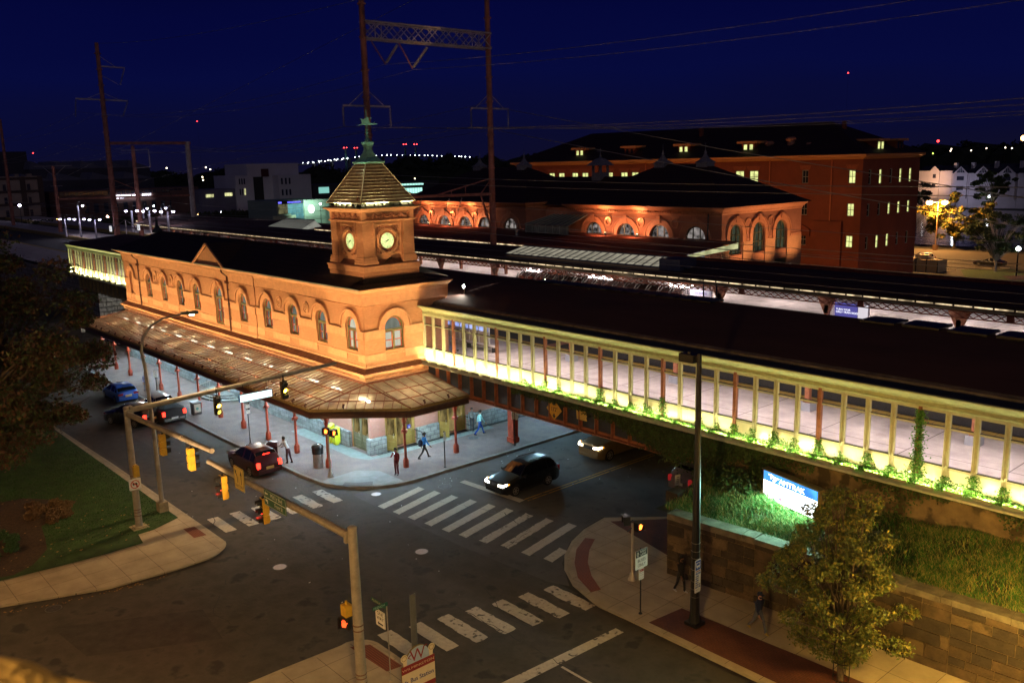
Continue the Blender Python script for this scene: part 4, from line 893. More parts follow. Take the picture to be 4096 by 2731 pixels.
# lights over the near platform (fluorescent rows under the roof)
PW=(1,.86,.83)
def tubes(par,xs,y,z,power,L=2.4,col=PW,down=True):
    for x in xs:
        m=MB(); m.box(x-L/2,y-.07,z,x+L/2,y+.07,z+.06); o=m.build('tube_light',E('pinkish_tube',(1,.9,.86),6),par); lamp('AREA',(x,y,z-.03),power,col,o,L,(x,y,0),sy=.25)
tubes(rd_,[-46+5.2*i for i in range(10)],39.6,9.35,145)
tubes(rd_,[-127,-119,-111,-103],39.6,9.2,130)
# stopped train on the first track (only its bogies show under the roof)
tr_=thing('train','dark passenger train standing beside the near platform','train',(-20,47,4.5))
m=MB(); m.box(-44,45.5,5.5,6,48.4,8.6); m.build('car_body',M('train_dark_steel',(.05,.05,.055),.5,.4,var=.2),tr_)
m=MB()
for i in range(10): m.box(-43+5*i,45.45,5.0,-40.2+5*i,45.7,5.5)
m.build('underframe',BLACK,tr_)
for i in range(14):
    x=-42+i*3.4; m=MB(); m.cyl((x,45.35,5.0),(x,45.5,5.0),.45,.45,16); m.cyl((x,45.33,5.0),(x,45.36,5.0),.16,.16,8); m.build('wheel',M('train_wheel',(.18,.13,.12),.5,.5,var=.2),tr_)
# glass vestibule and luggage cart behind the screen
kv=thing('waiting_room_partition','white framed partition with blue lit panes behind the left end of the screen','partition',(-53,41,5.6))
m=MB(); K=WHITE
for i in range(8):
    x=-57.5+i*1.15; m.box(x-.05,41.0,5.6,x+.05,41.1,8.9)
for z in(5.65,6.8,8.2,8.9): m.box(-57.5,41.0,z,-49.4,41.1,z+.08)
m.build('frame',K,kv)
m=MB(); m.box(-57.5,41.04,5.7,-49.4,41.06,6.8); m.build('lower_panel',M('cream_panel',(.6,.5,.42),.6,var=.1),kv)
m=MB(); m.box(-57.5,41.04,6.9,-49.4,41.06,8.9); m.build('pane',EW('blue_lit_pane',(.34,.42,.85),.85,1.2,.5),kv)
bn=thing('platform_bench','long pale bench in front of the partition on the near platform','bench',(-51,40.6,5.6)); m=MB(); m.box(-54.3,40.3,6.0,-48.1,40.75,6.08); m.build('seat',M('pale_bench',(.5,.42,.36),.6),bn); m=MB()
for x in(-54.1,-51.2,-48.3): m.box(x-.04,40.35,5.6,x+.04,40.7,6.0)
m.build('leg',BLACK,bn)
ct=thing('luggage_cart','chrome luggage cart parked behind the third pane of the screen','luggage cart',(-51,38.6,5.6)); m=MB()
for dx in(-.35,.35):
    for dy in(-.5,.5): m.cyl((-51+dx,38.6+dy,5.75),(-51+dx,38.6+dy,6.6 if dy<0 else 7.3),.03,.03,6)
m.box(-51.4,38.05,5.75,-50.6,39.15,5.83); m.tube([(-51.35,39.1,6.9),(-50.65,39.1,6.9)],.03); m.tube([(-51.35,39.1,7.3),(-50.65,39.1,7.3)],.03); m.build('frame',STL,ct); m=MB()
for dx in(-.33,.33):
    for dy in(-.45,.45): m.cyl((-51.02+dx,38.6+dy,5.68),(-50.98+dx,38.6+dy,5.68),.08,.08,8)
m.build('wheel',BLACK,ct)
# ============ middle platform canopy ============
mc=thing('island_platform_canopy','long dark canopy with red lattice girder over the island platform','platform canopy',(-60,60,5.6))
RLAT=M('lit_red_lattice',(.33,.07,.03),.5,var=.3,scale=3); BEIGE=M('brown_gutter_band',(.22,.15,.08),.6,var=.3,scale=3)
X0,X1=-172,8.5; nb_=19; bs=(X1-X0)/nb_
for i in range(nb_):
    a=X0+i*bs; m=MB(); m.box(a,57.27,8.84,a+bs-.01,57.36,8.9); m.box(a,57.27,9.28,a+bs-.01,57.36,9.34); m.box(a,57.25,8.9,a+.42,57.38,9.28)
    k=14; s_=(bs-.42)/k
    for j in range(k):
        u=a+.42+j*s_; m.beam((u,57.3,8.9),(u+s_,57.3,9.28),.035,.05); m.beam((u,57.33,9.28),(u+s_,57.33,8.9),.035,.05)
    m.build('lattice_girder',RLAT,mc)
sheetroof(X0,X1,mc,[(57.36,9.34),(57.16,9.36),(57.14,9.52),(57.3,9.56)],BEIGE,'gutter_band')
CLER=EW('lit_clerestory',(.95,.72,.42),.95,.9,.12,(1.6,1,1))
m=MB()
for i in range(150):
    a=X0+i*1.2; m.add([(a+.06,57.32,9.57),(a+1.14,57.32,9.57),(a+1.14,57.42,9.76),(a+.06,57.42,9.76)],[(0,1,2,3)])
m.build('clerestory_strip',CLER,mc)
m=MB(); m.box(X0,57.36,9.5,X1,57.5,9.8)
for i in range(150): a=X0+i*1.2; m.box(a-.05,57.3,9.54,a+.06,57.44,9.79)
m.build('clerestory_frame',M('umber_frame',(.07,.04,.02),.6,var=.3),mc)
sheetroof(X0,X1,mc,[(57.3,9.8),(57.3,9.86),(60.8,10.35),(64.2,10.25),(64.2,10.0),(57.5,9.7)],RDK)
m=MB(); m.box(-54,64.2,10.1,X1,64.35,10.44); m.box(-54,64.15,10.44,X1,64.4,10.5)
for i in range(10): m.box(-50+i*5.5,64.1,10.3,-49.8+i*5.5,64.2,10.5)
m.build('orange_rust_parapet',M('sodium_lit_rust',(.33,.075,.03),.7,var=.3,scale=3),mc)  # rust band with the orange of the sodium light put into its colour
for i in range(20):
    x=-166.5+i*9.5; m=MB(); m.box(x-.16,60.3,5.6,x+.16,60.6,8.2); m.prism([(x-.16,60.3,7.6),(x+.16,60.3,7.6),(x+.8,60.3,8.9),(x-.8,60.3,8.9)],(0,.3,0)); m.build('post',IRONO,mc)
tubes(mc,[-160+9.5*i for i in range(18)],59.5,8.95,120,3)
for xa,xb,lab in((-67.2,-47.6,0),):
    m=MB(); m.add([(xa,58.2,10.2),(xb,58.2,10.2),(xb,60.0,10.86),(xa+.8,60.0,10.86)],[(0,1,2,3)]); m.build('skylight_glass',EW('dull_lit_skylight',(.46,.42,.32),.42,1.4,.6),mc)
    m=MB(); n=21
    for i in range(n+1): u=xa+(xb-xa)*i/n; m.beam((u,58.2,10.24),(u+.8*(1-i/n)*1,60.0,10.9),.09,.05)
    m.beam((xa,58.15,10.2),(xb,58.15,10.2),.1,.12); m.beam((xa+.8,60.05,10.9),(xb,60.05,10.9),.12,.1); m.box(xb+.05,58.2,10.0,xb+2.2,60.4,10.95); m.box(xb+2.3,58.6,10.3,xb+2.9,58.9,10.45); m.build('skylight_frame',M('lead_frame',(.06,.06,.085),.5,var=.2),mc)
vt=thing('glass_tunnel','curved clear tunnel roof over the island platform stairs','glass tunnel',(-54.5,59,5.6))
m=MB(); n=8
for i in range(n): a,b=PI*i/n,PI*(i+1)/n; m.add([(-65,59-1.5*math.cos(a),7.3+1.35*math.sin(a)),(-65,59-1.5*math.cos(b),7.3+1.35*math.sin(b)),(-45,59-1.5*math.cos(b),7.3+1.35*math.sin(b)),(-45,59-1.5*math.cos(a),7.3+1.35*math.sin(a))],[(0,1,2,3)])
m.build('vault_glass',GL('vault_glass',(.8,.8,.85),.5,.1,(.6,.55,.6),.25,.4),vt)
m=MB()
for i in range(17): m.ring((-65+1.25*i,59,7.3),(1,0,0),(0,0,1),1.5,1.56,.06,10,a0=0,a1=PI)
m.build('rib',M('pale_rib',(.6,.55,.5),.5),vt)
tubes(vt,[-62,-57,-52,-47],59,8.2,22,1.6)
# platform signs in the gap under the lattice
def psign(x,y,z,w_,h,txt,col,ink,label,size=.3,em=True):
    t=thing('platform_sign',label,'sign',(x,y,5.6)); m=MB(); m.box(x-w_/2,y,z,x+w_/2,y+.1,z+h); m.text(txt,(x,y-.01,z+h/2),(1,0,0),(0,0,1),size,m=1); m.build('panel',[col,ink],t)
    m=MB(); 
    for s in(-.4,.4): m.box(x+s*w_-.04,y+.02,z+h,x+s*w_+.04,y+.08,z+h+1.1)
    m.build('hanger',BLACK,t)
psign(-40.8,56,7.95,1.5,.62,'NEXT TRAIN\n7:55 Track 2',M('black_display',(.02,.02,.02),.4,var=0),E('amber_text',(1,.6,.05),1.5),'black departure display with amber letters hanging under the lattice',.2)
psign(-44.6,60,7.75,2.2,.7,'To Station',M('silver_panel',(.5,.5,.6),.4,var=.05),M('blue_ink',(.03,.05,.3),.5,var=0),'pale platform sign beside the right end of the glass tunnel',.3)
m=MB(); m.box(-33.9,62,7.0,-31.0,62.1,8.35); m.box(-33.7,61.98,7.05,-31.9,61.995,8.2,m=1); m.box(-31.85,61.98,7.05,-31.1,61.995,8.2,m=2); m.text('TURN YOUR\nDAILY TRAIN RIDES',(-33.6,61.97,7.6),(1,0,0),(0,0,1),.2,m=3,align='LEFT')
t=m.build('advert_board',[M('grey_board_frame',(.5,.45,.55),.5,var=.05),E('violet_poster',(.16,.14,.55),.35),E('pale_poster',(.6,.55,.6),.7),E('poster_white',(.9,.9,1),1.1)]); tag(t,'blue and white lit advertising board on the island platform','advert board')
# ============ north platform canopy ============
nc=thing('north_platform_canopy','dark red roofed canopy running along the foot of the arched building','platform canopy',(-90,73,5.6))
REDR=M('red_brown_roof',(.16,.035,.018),.8,var=.25,scale=.6,bump=.2)
sheetroof(-125,-53.2,nc,[(69.0,9.75),(69.0,9.95),(77.9,10.6)],REDR); sheetroof(-205,-125,nc,[(69.0,8.6),(69.0,8.8),(78.5,9.6)],RDK)
sheetroof(-205,-125,nc,[(69.05,8.35),(68.98,8.6)],CLER,'lit_edge_strip')
sheetroof(-125,-53.2,nc,[(69.05,9.5),(68.98,9.72)],CLER,'lit_edge_strip')
m=MB(); m.box(-205,69.05,8.0,-125,69.15,8.35); m.box(-125,69.1,9.2,-53.2,69.2,9.5); m.build('edge_beam',BEIGE,nc)
m=MB(); m.box(-205,69.1,7.55,-125,69.16,7.65)
for i in range(116): u=-205+i*.69; m.beam((u,69.1,7.65),(u+.69,69.1,8.0),.035,.05); m.beam((u,69.13,8.0),(u+.69,69.13,7.65),.035,.05)
m.build('lattice_girder',RLAT,nc)
m=MB(); m.add([(-53.25,69.6,9.6),(-53.25,77.8,9.9),(-53.25,77.8,10.5),(-53.25,69.6,9.92)],[(0,1,2,3)]); m.build('glazed_end',EW('greenish_end_glass',(.6,.6,.3),.6,1,.5),nc)
tubes(nc,[-200,-190,-180,-170,-160,-150,-140,-130],72,7.9,120,3)
tubes(nc,[-120+7.5*i for i in range(17)],73.5,9.0,130,3)
for i in range(17): x=-200+9*i; m=MB(); m.box(x-.15,71.8,5.6,x+.15,72.1,9.3); m.build('post',IRONO,nc)
for x,y in((-82.5,73.5),):
    t=thing('roof_ventilator','shiny round ventilator on the red canopy roof','ventilator',(x,y,10.2)); m=MB(); m.lathe(x,y,[(.35,0),(.35,.1),(.25,.12),(.25,.6),(.33,.62),(.3,.8)],12,z0=10.2); m.build('drum',STL,t)
m=MB(); m.add([(-144.3,70.2,9.15),(-132.2,70.2,9.15),(-132.9,73.5,10.6),(-142.5,73.5,10.6)],[(0,1,2,3)]); m.add([(-132.15,70.2,9.15),(-130.4,73.5,9.5),(-132.85,73.5,10.6)],[(0,1,2)]); o=m.build('skylight_glass',EW('pale_skylight',(.42,.42,.36),.38,1.4,.6),nc)
m=MB()
for i in range(17): u=-144.3+12.1*i/16; v=-142.5+9.6*i/16; m.beam((u,70.2,9.2),(v,73.5,10.65),.14,.08)
m.beam((-144.3,70.2,9.2),(-132.2,70.2,9.2),.15,.15); m.beam((-142.5,73.5,10.65),(-132.9,73.5,10.65),.15,.15); m.build('skylight_frame',MC['lead_frame'],nc)
# ================= arched station hall (behind) =================
RBR=BR('red_hall_brick',(.34,.13,.07),(.30,.11,.055),(.28,.13,.08),var=.2,big=.5)
TERR=M('hall_terracotta',(.42,.18,.09),.6,var=.15)
ah=thing('arched_hall','red brick hall with round arches and a big hipped roof behind the canopies','station hall',(-65,85,0))
HALLP=EW('hall_window_glow',(.62,.55,.52),.3,1.6,.02,(1,1,1.4))
def hallwin(par,P,N,c,r,zs,zp,lit):
    f=MB(); U=Vector((0,0,1)).cross(Vector(N))*-1
    f.ring(P(c,zp,.3),N,(0,0,1),r-.12,r,.1,14,a0=0,a1=PI)
    def bar(u0,u1,z0,z1): 
        a=Vector(P(u0,z0,.3)); b=Vector(P(u1,z1,.2)); f.box(min(a.x,b.x),min(a.y,b.y),z0,max(a.x,b.x),max(a.y,b.y),z1)
    bar(-r+c,-r+.12+c,zs,zp); bar(c+r-.12,c+r,zs,zp)
    for k in(-.34,.34): bar(c+k*r-.05,c+k*r+.05,zs,zp+r*math.sqrt(1-k*k)-.05)
    for z in (zs,zp-.08,(zs+zp)/2): bar(c-r+.1,c+r-.1,z,z+.1)
    fo=f.build('window',M('dark_green_frame',(.07,.065,.03),.5,var=.2),par)
    g=MB(); g.poly([P(c-r+.1,zs,.31),P(c+r-.1,zs,.31)]+[P(c+(r-.1)*math.cos(PI*i/14),zp+(r-.1)*math.sin(PI*i/14),.31) for i in range(0,15)]); g.build('pane',lit,fo)
def hall(par,x0,x1,y0,y1,arches,circ,ze=13.3,r=1.37,zp=10.6,zs=8.6):
    w=MB(); awall(w,(0,y0,0),(1,0,0),(0,-1,0),x0,x1,0,ze,[(c-r,c+r,zs,zp,True) for c in arches],.35)
    w.add([(x0,y0,0),(x0,y1,0),(x0,y1,ze),(x0,y0,ze)],[(0,1,2,3)]); w.add([(x0,y1,0),(x1,y1,0),(x1,y1,ze),(x0,y1,ze)],[(0,1,2,3)])
    t=MB()
    for c in arches:
        t.ring((c,y0,zp),(0,-1,0),(0,0,1),r+.02,r+.62,.12,16,a0=0,a1=PI); t.ring((c,y0,zp),(0,-1,0),(0,0,1),r+.55,r+.7,.2,16,a0=0,a1=PI); t.box(c-.25,y0-.3,zp+r+.2,c+.25,y0,zp+r+.95)
        for s in(-1,1): t.box(min(c+s*(r+.02),c+s*(r+.62)),y0-.12,zs,max(c+s*(r+.02),c+s*(r+.62)),y0,zp)
        hallwin(par,lambda u,z,d:(u,y0+d,z),(0,-1,0),c,r,zs,zp,HALLP)
    for c in circ: t.ring((c,y0,12.15),(0,-1,0),(0,0,1),.42,.55,.18,18); t.prism([(c-.62,y0-.02,12.95),(c+.62,y0-.02,12.95),(c+.4,y0-.02,12.65),(c-.4,y0-.02,12.65)],(0,-.06,0))
    t.box(x0-.02,y0-.05,13.0,x1+.02,y0,13.2)
    n=int((x1-x0)/.35)
    for i in range(n): t.box(x0+i*.35,y0-.32,13.3,x0+i*.35+.17,y0,13.45)
    t.build('arch_trim',TERR,par)
    return w
w=hall(ah,-77.6,-55.47,78,93.4,[-73.76,-68.64,-63.72,-58.84],[-71.33,-66.39,-61.55])
awall(w,(-55.47,0,0),(0,1,0),(1,0,0),78,93.4,0,13.3,[(y-1.15,y+1.15,8.9,11.0,True) for y in(80.55,84.8,89.2)]+[],.35)
w.build('wall',RBR,ah)
t=MB()
for y in(80.55,84.8,89.2):
    t.ring((-55.47,y,11.0),(1,0,0),(0,0,1),1.17,1.75,.12,16,a0=0,a1=PI); t.ring((-55.47,y,11.0),(1,0,0),(0,0,1),1.7,1.85,.22,16,a0=0,a1=PI); t.box(-55.47,y-.25,12.35,-55.2,y+.25,13.0)
    for a,b in((-1.75,-1.17),(1.17,1.75)): t.box(-55.47,y+a,10.2,-55.35,y+b,11.0)
    t.box(-55.47,y-1.1,8.0,-55.4,y+1.1,8.8)
    hallwin(ah,lambda u,z,d:(-55.47-d,u,z),(1,0,0),y,1.15,8.9,11.0,EW('dim_hall_glass',(.3,.36,.22),.1,1,.3))
    m=MB(); m.box(-55.46,y-1.1,6.0,-55.42,y+1.1,7.8); m.build('ground_door',M('hall_door_dark',(.05,.05,.02),.5,var=.2),ah)
for y in(82.7,87.0): t.ring((-55.47,y,12.1),(1,0,0),(0,0,1),.45,.57,.12,18)
for a,b in((78,79.0),(82.4,83.0),(86.7,87.3),(91.1,93.4)): t.box(-55.47,a,10.2,-55.38,b,10.5)
t.build('arch_trim',TERR,ah)
PALEB=BR('pale_lower_brick',(.50,.27,.14),(.45,.24,.12),(.3,.15,.08),var=.2,big=.6)
m=MB(); 
for a,b in((78,79.3),(81.8,83.55),(86.0,87.95),(90.4,93.4)): m.box(-55.46,a,5,-55.34,b,10.2)
m.build('pale_pier',PALEB,ah)
def hip(par,x0,x1,y0,y1,ze,zr,inset,mat,ov=.8):
    a,b,c,d=x0-ov,x1+ov,y0-ov,y1+ov; ym=(c+d)/2
    m=MB(); v=[(a,c,ze),(b,c,ze),(b,d,ze),(a,d,ze),(a+inset,ym,zr),(b-inset,ym,zr)]
    m.add(v,[(0,1,5,4),(1,2,5),(2,3,4,5),(3,0,4)]); return m.build('roof',mat,par)
HR=BR('hall_roof_tile',(.045,.019,.013),(.038,.016,.011),(.016,.008,.006),bw=.4,bh=.32,ms=.05,rough=.7)
hip(ah,-77.6,-55.47,78,93.4,14.0,18.5,8.6,HR)
m=MB(); sweep(m,[(-77.6,93.4),(-77.6,78),(-55.47,78),(-55.47,93.4)],[(0,13.2),(.15,13.3),(.2,13.5),(.5,13.7),(.75,13.85),(.82,14.02),(0,14.0)]); m.build('cornice',TERR,ah)
m=MB(); m.tube([(-57.1,77.9,13.4),(-57.1,77.8,11.0),(-57.1,77.8,10.6)],.08,6); m.build('downspout',BLACK,ah)
LEADC=M('grey_blue_lead',(.16,.17,.2),.6,var=.3,scale=3)
def finial(par,x,y,z,s=1):
    m=MB(); m.box(x-.75*s,y-.75*s,z-.5,x+.75*s,y+.75*s,z+.25*s); 
    pr=[(.85,.25),(.85,.35),(.55,.55),(.25,.9),(.12,1.3)]
    for (h0,z0),(h1,z1) in zip(pr,pr[1:]):
        v=[(x+a*h*s,y+b*h*s,z+zz*s) for h,zz in((h0,z0),(h1,z1)) for a,b in((-1,-1),(1,-1),(1,1),(-1,1))]; m.add(v,[(0,1,5,4),(1,2,6,5),(2,3,7,6),(3,0,4,7)])
    m.lathe(x,y,[(.1,1.25),(.2,1.45),(.08,1.65),(.03,1.9),(.02,2.5)],6,z0=z); m.build('roof_finial',LEADC,par)
finial(ah,-69.6,85.7,18.3); finial(ah,-63.4,85.7,18.3)
lh=thing('left_pavilion','left red brick pavilion with round arches joined to the bigger hall','station pavilion',(-99,85,0))
w=hall(lh,-112.5,-85.8,78,93.4,[-108.27,-103.21,-98.43,-94.02,-88.9],[-106.14,-101.08,-96.17]); w.add([(-85.8,78,0),(-85.8,93.4,0),(-85.8,93.4,13.3),(-85.8,78,13.3)],[(0,1,2,3)]); w.build('wall',RBR,lh)
hip(lh,-112.5,-85.8,78,93.4,14.0,18.5,8.8,HR)
m=MB(); sweep(m,[(-112.5,78),(-85.8,78),(-85.8,93.4)],[(0,13.2),(.15,13.3),(.2,13.5),(.5,13.7),(.75,13.85),(.82,14.02),(0,14.0)]); m.build('cornice',TERR,lh)
finial(lh,-104.2,85.7,18.4); finial(lh,-94.4,85.7,18.4)
lk_=thing('link_wing','lower dark roofed wing with a louvred cupola between the two arched halls','building wing',(-82,86,0))
m=MB(); m.box(-85.8,81.5,0,-77.6,92,13.3); m.build('wall',RBR,lk_)
m=MB(); m.add([(-96,80.6,13.6),(-66,80.6,13.6),(-66,86,17.1),(-96,86,17.1)],[(0,1,2,3)]); m.add([(-96,86,17.1),(-66,86,17.1),(-66,92,13.6),(-96,92,13.6)],[(0,1,2,3)]); m.build('roof',HR,lk_)
m=MB(); m.box(-80.9,85.2,16.2,-79.3,86.8,17.6)
for a in(-1,1):
    for b in(-1,1): m.box(-80.1+a*.65-.12,86+b*.65-.12,17.6,-80.1+a*.65+.12,86+b*.65+.12,18.5)
for (h0,z0),(h1,z1) in(((1.3,18.5),(.5,19.3)),((.5,19.3),(.1,19.5))):
    v=[(-80.1+a*h,86+b*h,zz) for h,zz in((h0,z0),(h1,z1)) for a,b in((-1,-1),(1,-1),(1,1),(-1,1))]; m.add(v,[(0,1,5,4),(1,2,6,5),(2,3,7,6),(3,0,4,7)])
m.lathe(-80.1,86,[(.05,19.4),(.15,19.7),(.05,19.9),(.03,20.7)],6); m.beam((-80.7,86,20.3),(-79.4,86,20.3),.08,.1); m.build('cupola',LEADC,lk_)
m=MB(); m.add([(-82.2,74.5,11.6),(-74.7,74.5,11.6),(-74.7,77.9,12.7),(-80.3,77.9,12.7)],[(0,1,2,3)]); m.box(-82.2,74.6,10.6,-74.7,74.7,11.55); m.build('lean_to_roof',M('lean_to_glass',(.12,.14,.11),.3,var=.4),lk_)
m=MB()
for i in range(9): u=-82.2+i*.94; m.beam((u,74.5,11.66),(min(-74.7,u+1.9*(1-i/8)),77.9,12.76),.1,.08)
for i in range(7): m.box(-82.1+i*1.2,74.5,10.6,-81.95+i*1.2,74.6,11.6)
m.build('lean_to_bars',M('pale_green_bar',(.25,.3,.24),.5,var=.1),lk_)
for par,xs in((ah,(-71.33,-66.39)),(lh,(-106.3,-101.2,-96.3))):
    for x in xs:
        m=MB(); m.box(x-.3,77.2,10.45,x+.3,77.5,10.6); m.disc((x,77.3,10.86),(0,0,1),(0,1,0),.12,10,m=1); m.box(x-.12,77.2,10.6,x+.12,77.4,10.84)
        o=m.build('wall_uplight',[BLACK,E('uplight_glow',(.95,1,.6),10)],par); lamp('SPOT',(x,77.3,10.95),1500,(1,.45,.2),o,.05,(x,77.85,14),50,.9); lamp('SPOT',(x,75.5,11.2),420,(1,.42,.2),o,.2,(x,78,11.8),150,.6)  # second spot is added wide fill for the wall, without its own fixture
for y in(81.5,86,91): lamp('SPOT',(-51.0,y,6.2),1500,(1,.5,.22),ah,.3,(-55.5,y,12),75,.9)
# ================= five storey brick building =================
bb=thing('brick_office_building','large dark red brick office building with dormers and yellow lit windows','office building',(-90,125,0))
BBR=BR('office_red_brick',(.24,.055,.022),(.21,.048,.02),(.17,.05,.025),var=.22,big=.35)
BX=-59.49; Y0_,Y1_=115,131.7; xl=-129
wins=[]; 
for z0,z1 in((15.3,17.15),(10.9,12.65),(6.65,8.3)):
    for x in(-67.95,-60.98): wins.append((x-.5,x+.5,z0,z1,False))
for x in (-78.8,-76.35,-84,-87,-92,-94.6,-99.3,-101.7,-105,-110.8,-113.3,-116.7,-119.2,-124): wins.append((x-.75,x+.75,15.3,17.15,False))
w=MB(); awall(w,(0,Y0_,0),(1,0,0),(0,-1,0),xl,BX,13.5,18.7,[o for o in wins if o[2]>13],.2)
awall(w,(0,Y0_,0),(1,0,0),(0,-1,0),xl,BX,9,13.5,[o for o in wins if 9<o[2]<13],.2); awall(w,(0,Y0_,0),(1,0,0),(0,-1,0),xl,BX,0,9,[o for o in wins if o[2]<9],.2)
sw=[]
for k,y in enumerate((117.1,120.1,123.1,126.0,129.0)):
    for z0,z1 in((15.1,17.1),(10.8,12.5),(6.3,8.1)): sw.append((y-.42,y+.42,z0,z1,False))
for lo,hi in((13.5,18.7),(9,13.5),(0,9)): awall(w,(BX,0,0),(0,1,0),(1,0,0),Y0_,Y1_,lo,hi,[o for o in sw if lo<o[2]<hi],.2)
w.add([(xl,Y0_,0),(xl,Y1_,0),(xl,Y1_,18.7),(xl,Y0_,18.7)],[(0,1,2,3)]); w.build('wall',BBR,bb)
m=MB(); sweep(m,[(xl,Y1_),(xl,Y0_),(BX,Y0_),(BX,Y1_)],[(0,18.5),(.15,18.6),(.3,18.75),(.75,18.85),(.85,19.15),(0,19.2)]); m.build('cornice',M('office_cornice',(.50,.23,.09),.6,var=.1),bb)
m=MB()
for x in(-63.9,-73.6,-96.9,-108): m.box(x-.1,Y0_-.15,0,x+.1,Y0_,18.6)
m.build('downspout',M('rust_pipe',(.35,.1,.04),.6,var=.1),bb)
m=MB()
for o in wins:
    if o[2]>13: m.prism([(o[0]-.2,Y0_-.04,17.2),(o[1]+.2,Y0_-.04,17.2),(o[1]+.45,Y0_-.04,17.8),(o[0]-.45,Y0_-.04,17.8)],(0,.03,0))
m.build('flat_arch',M('arch_brick',(.28,.075,.03),.7,var=.2),bb)
LITY=EW('yellow_office_light',(.66,.70,.26),.95,1.5,.55,(1,1,1.4)); FRG=M('pale_window_frame',(.3,.33,.27),.5,var=.1); DKW=M('dark_office_pane',(.02,.02,.03),.15,var=0)
def owin(ax,a,b,z0,z1,lit,lift=0):
    f=MB(); g=MB()
    if ax=='y':
        for x0,x1,zz0,zz1 in((a,a+.08,z0,z1),(b-.08,b,z0,z1),(a,b,z0,z0+.08),(a,b,z1-.1,z1),(a,b,(z0+z1)/2-.04,(z0+z1)/2+.04),((a+b)/2-.025,(a+b)/2+.025,z0,z1)): f.box(x0+.001,Y0_+.1,zz0+.001,x1-.001,Y0_+.18,zz1)
        g.box(a,Y0_+.19,z0,b,Y0_+.2,z1)
    else:
        for x0,x1,zz0,zz1 in((a,a+.08,z0,z1),(b-.08,b,z0,z1),(a,b,z0,z0+.08),(a,b,z1-.1,z1),(a,b,(z0+z1)/2-.04,(z0+z1)/2+.04)): f.box(BX-.18,x0+.001,zz0+.001,BX-.1,x1-.001,zz1)
        g.box(BX-.2,a,z0,BX-.19,b,z1)
    fo=f.build('window',FRG,bb); g.build('pane',LITY if lit else DKW,fo)
for i,o in enumerate(wins): owin('y',*o[:4],not(-68.6<o[0]<-67))
for i,o in enumerate(sw):
    k,j=i//3,i%3; owin('x',*o[:4],(k,j) in ((1,0),(3,0),(4,0),(2,1),(3,1),(4,1),(1,2),(2,2)))
m=MB(); zr=23.9; v=[(xl-.8,Y0_-.8,19.2),(BX+.8,Y0_-.8,19.2),(BX+.8,Y1_+.8,19.2),(xl-.8,Y1_+.8,19.2),(xl+12,123.3,zr+.2),(BX-9.3,123.3,zr)]
m.add(v,[(0,1,5,4),(1,2,5),(2,3,4,5),(3,0,4)]); m.build('roof',HR,bb)
for i,x in enumerate((-113.2,-101.5,-90.2,-78.2)):
    d=MB(); d.box(x-1.15,116.2,19.6,x+1.15,120,21.1); do=d.build('dormer',BBR,bb); m=MB(); m.box(x-1.7,115.7,21.1,x+1.7,119.8,21.45); m.build('dormer_cornice',MC['office_cornice'],do); m=MB()
    for s in(-.5,.5): m.box(x+s-.26,116.15,19.95,x+s+.26,116.19,20.95)
    m.build('dormer_pane',LITY if i!=1 else DKW,do)
for y in(120.8,126.4):
    d=MB(); d.box(BX-5,y-1.1,19.5,BX-.6,y+1.1,20.9); do=d.build('dormer',BBR,bb); m=MB(); m.box(BX-5.5,y-1.6,20.9,BX-.1,y+1.6,21.2); m.build('dormer_cornice',MC['office_cornice'],do); m=MB()
    for s in(-.5,.5): m.box(BX-.6,y+s-.25,19.8,BX-.56,y+s+.25,20.75)
    m.build('dormer_pane',LITY if y<122 else DKW,do)
for x,z,s in((-75.5,20.4,.8),(-71.9,20.9,.8),(-69,20.0,.5)): m=MB(); m.lathe(x,117.5,[(.7*s,-1),(.7*s,.4),(.9*s,.45),(.95*s,.7),(.6*s,.95)],12,z0=z); m.build('roof_vent',M('pinkish_vent',(.3,.14,.09),.6,var=.1),bb)
for x,y in((-90.4,121),(-66.5,122.5)): m=MB(); m.box(x-.25,y-.25,22.5,x+.25,y+.25,23.9); m.build('chimney',BBR,bb)
m=MB(); m.box(-66.5,114.6,0,-62,115,10.2); m.prism([(-70.2,114.7,8.0),(-66.8,114.7,8.0),(-66.8,114.7,8.9),(-68.5,114.7,9.9),(-70.2,114.7,8.9)],(0,.3,0)); m.build('annex_gable',BBR,bb)
# sodium lamps added between the halls, out of sight, to tint the big brick wall
def yard_fill(x,y,z,power,label,col=(1,.42,.12),tgt=None,ang=150):
    t=thing('yard_fill_lamp',label,'street lamp',(x,y,0)); m=MB(); m.cyl((x,y,0),(x,y,z),.09,.06,8); m.build('pole',BLACK,t); m=MB(); m.lathe(x,y,[(.1,-.02),(.22,.02),(.22,.1),(.05,.16)],10,z0=z); m.build('head',E('sodium_head',(1,.55,.2),5),t)
    lamp('SPOT',(x,y,z-.1),power,col,t,.3,tgt or (x,y,0),ang,.5); return t
yard_fill(-66,99,8.5,2300,'added sodium lamp hidden in the yard behind the arched hall',tgt=(-66,115,15)); yard_fill(-88,99,8.5,2200,'added sodium lamp hidden in the yard behind the link wing',tgt=(-88,115,16)); yard_fill(-112,99,8.5,2000,'added sodium lamp hidden in the yard behind the left pavilion',tgt=(-112,115,16)); yard_fill(-54,103,2.6,500,'added sodium lamp hidden in the yard beside the corner of the office building',tgt=(-62,115,14))
yard_fill(-47,121,2.6,600,'added sodium lamp hidden between the office building and the car park',tgt=(-59.5,123,8))
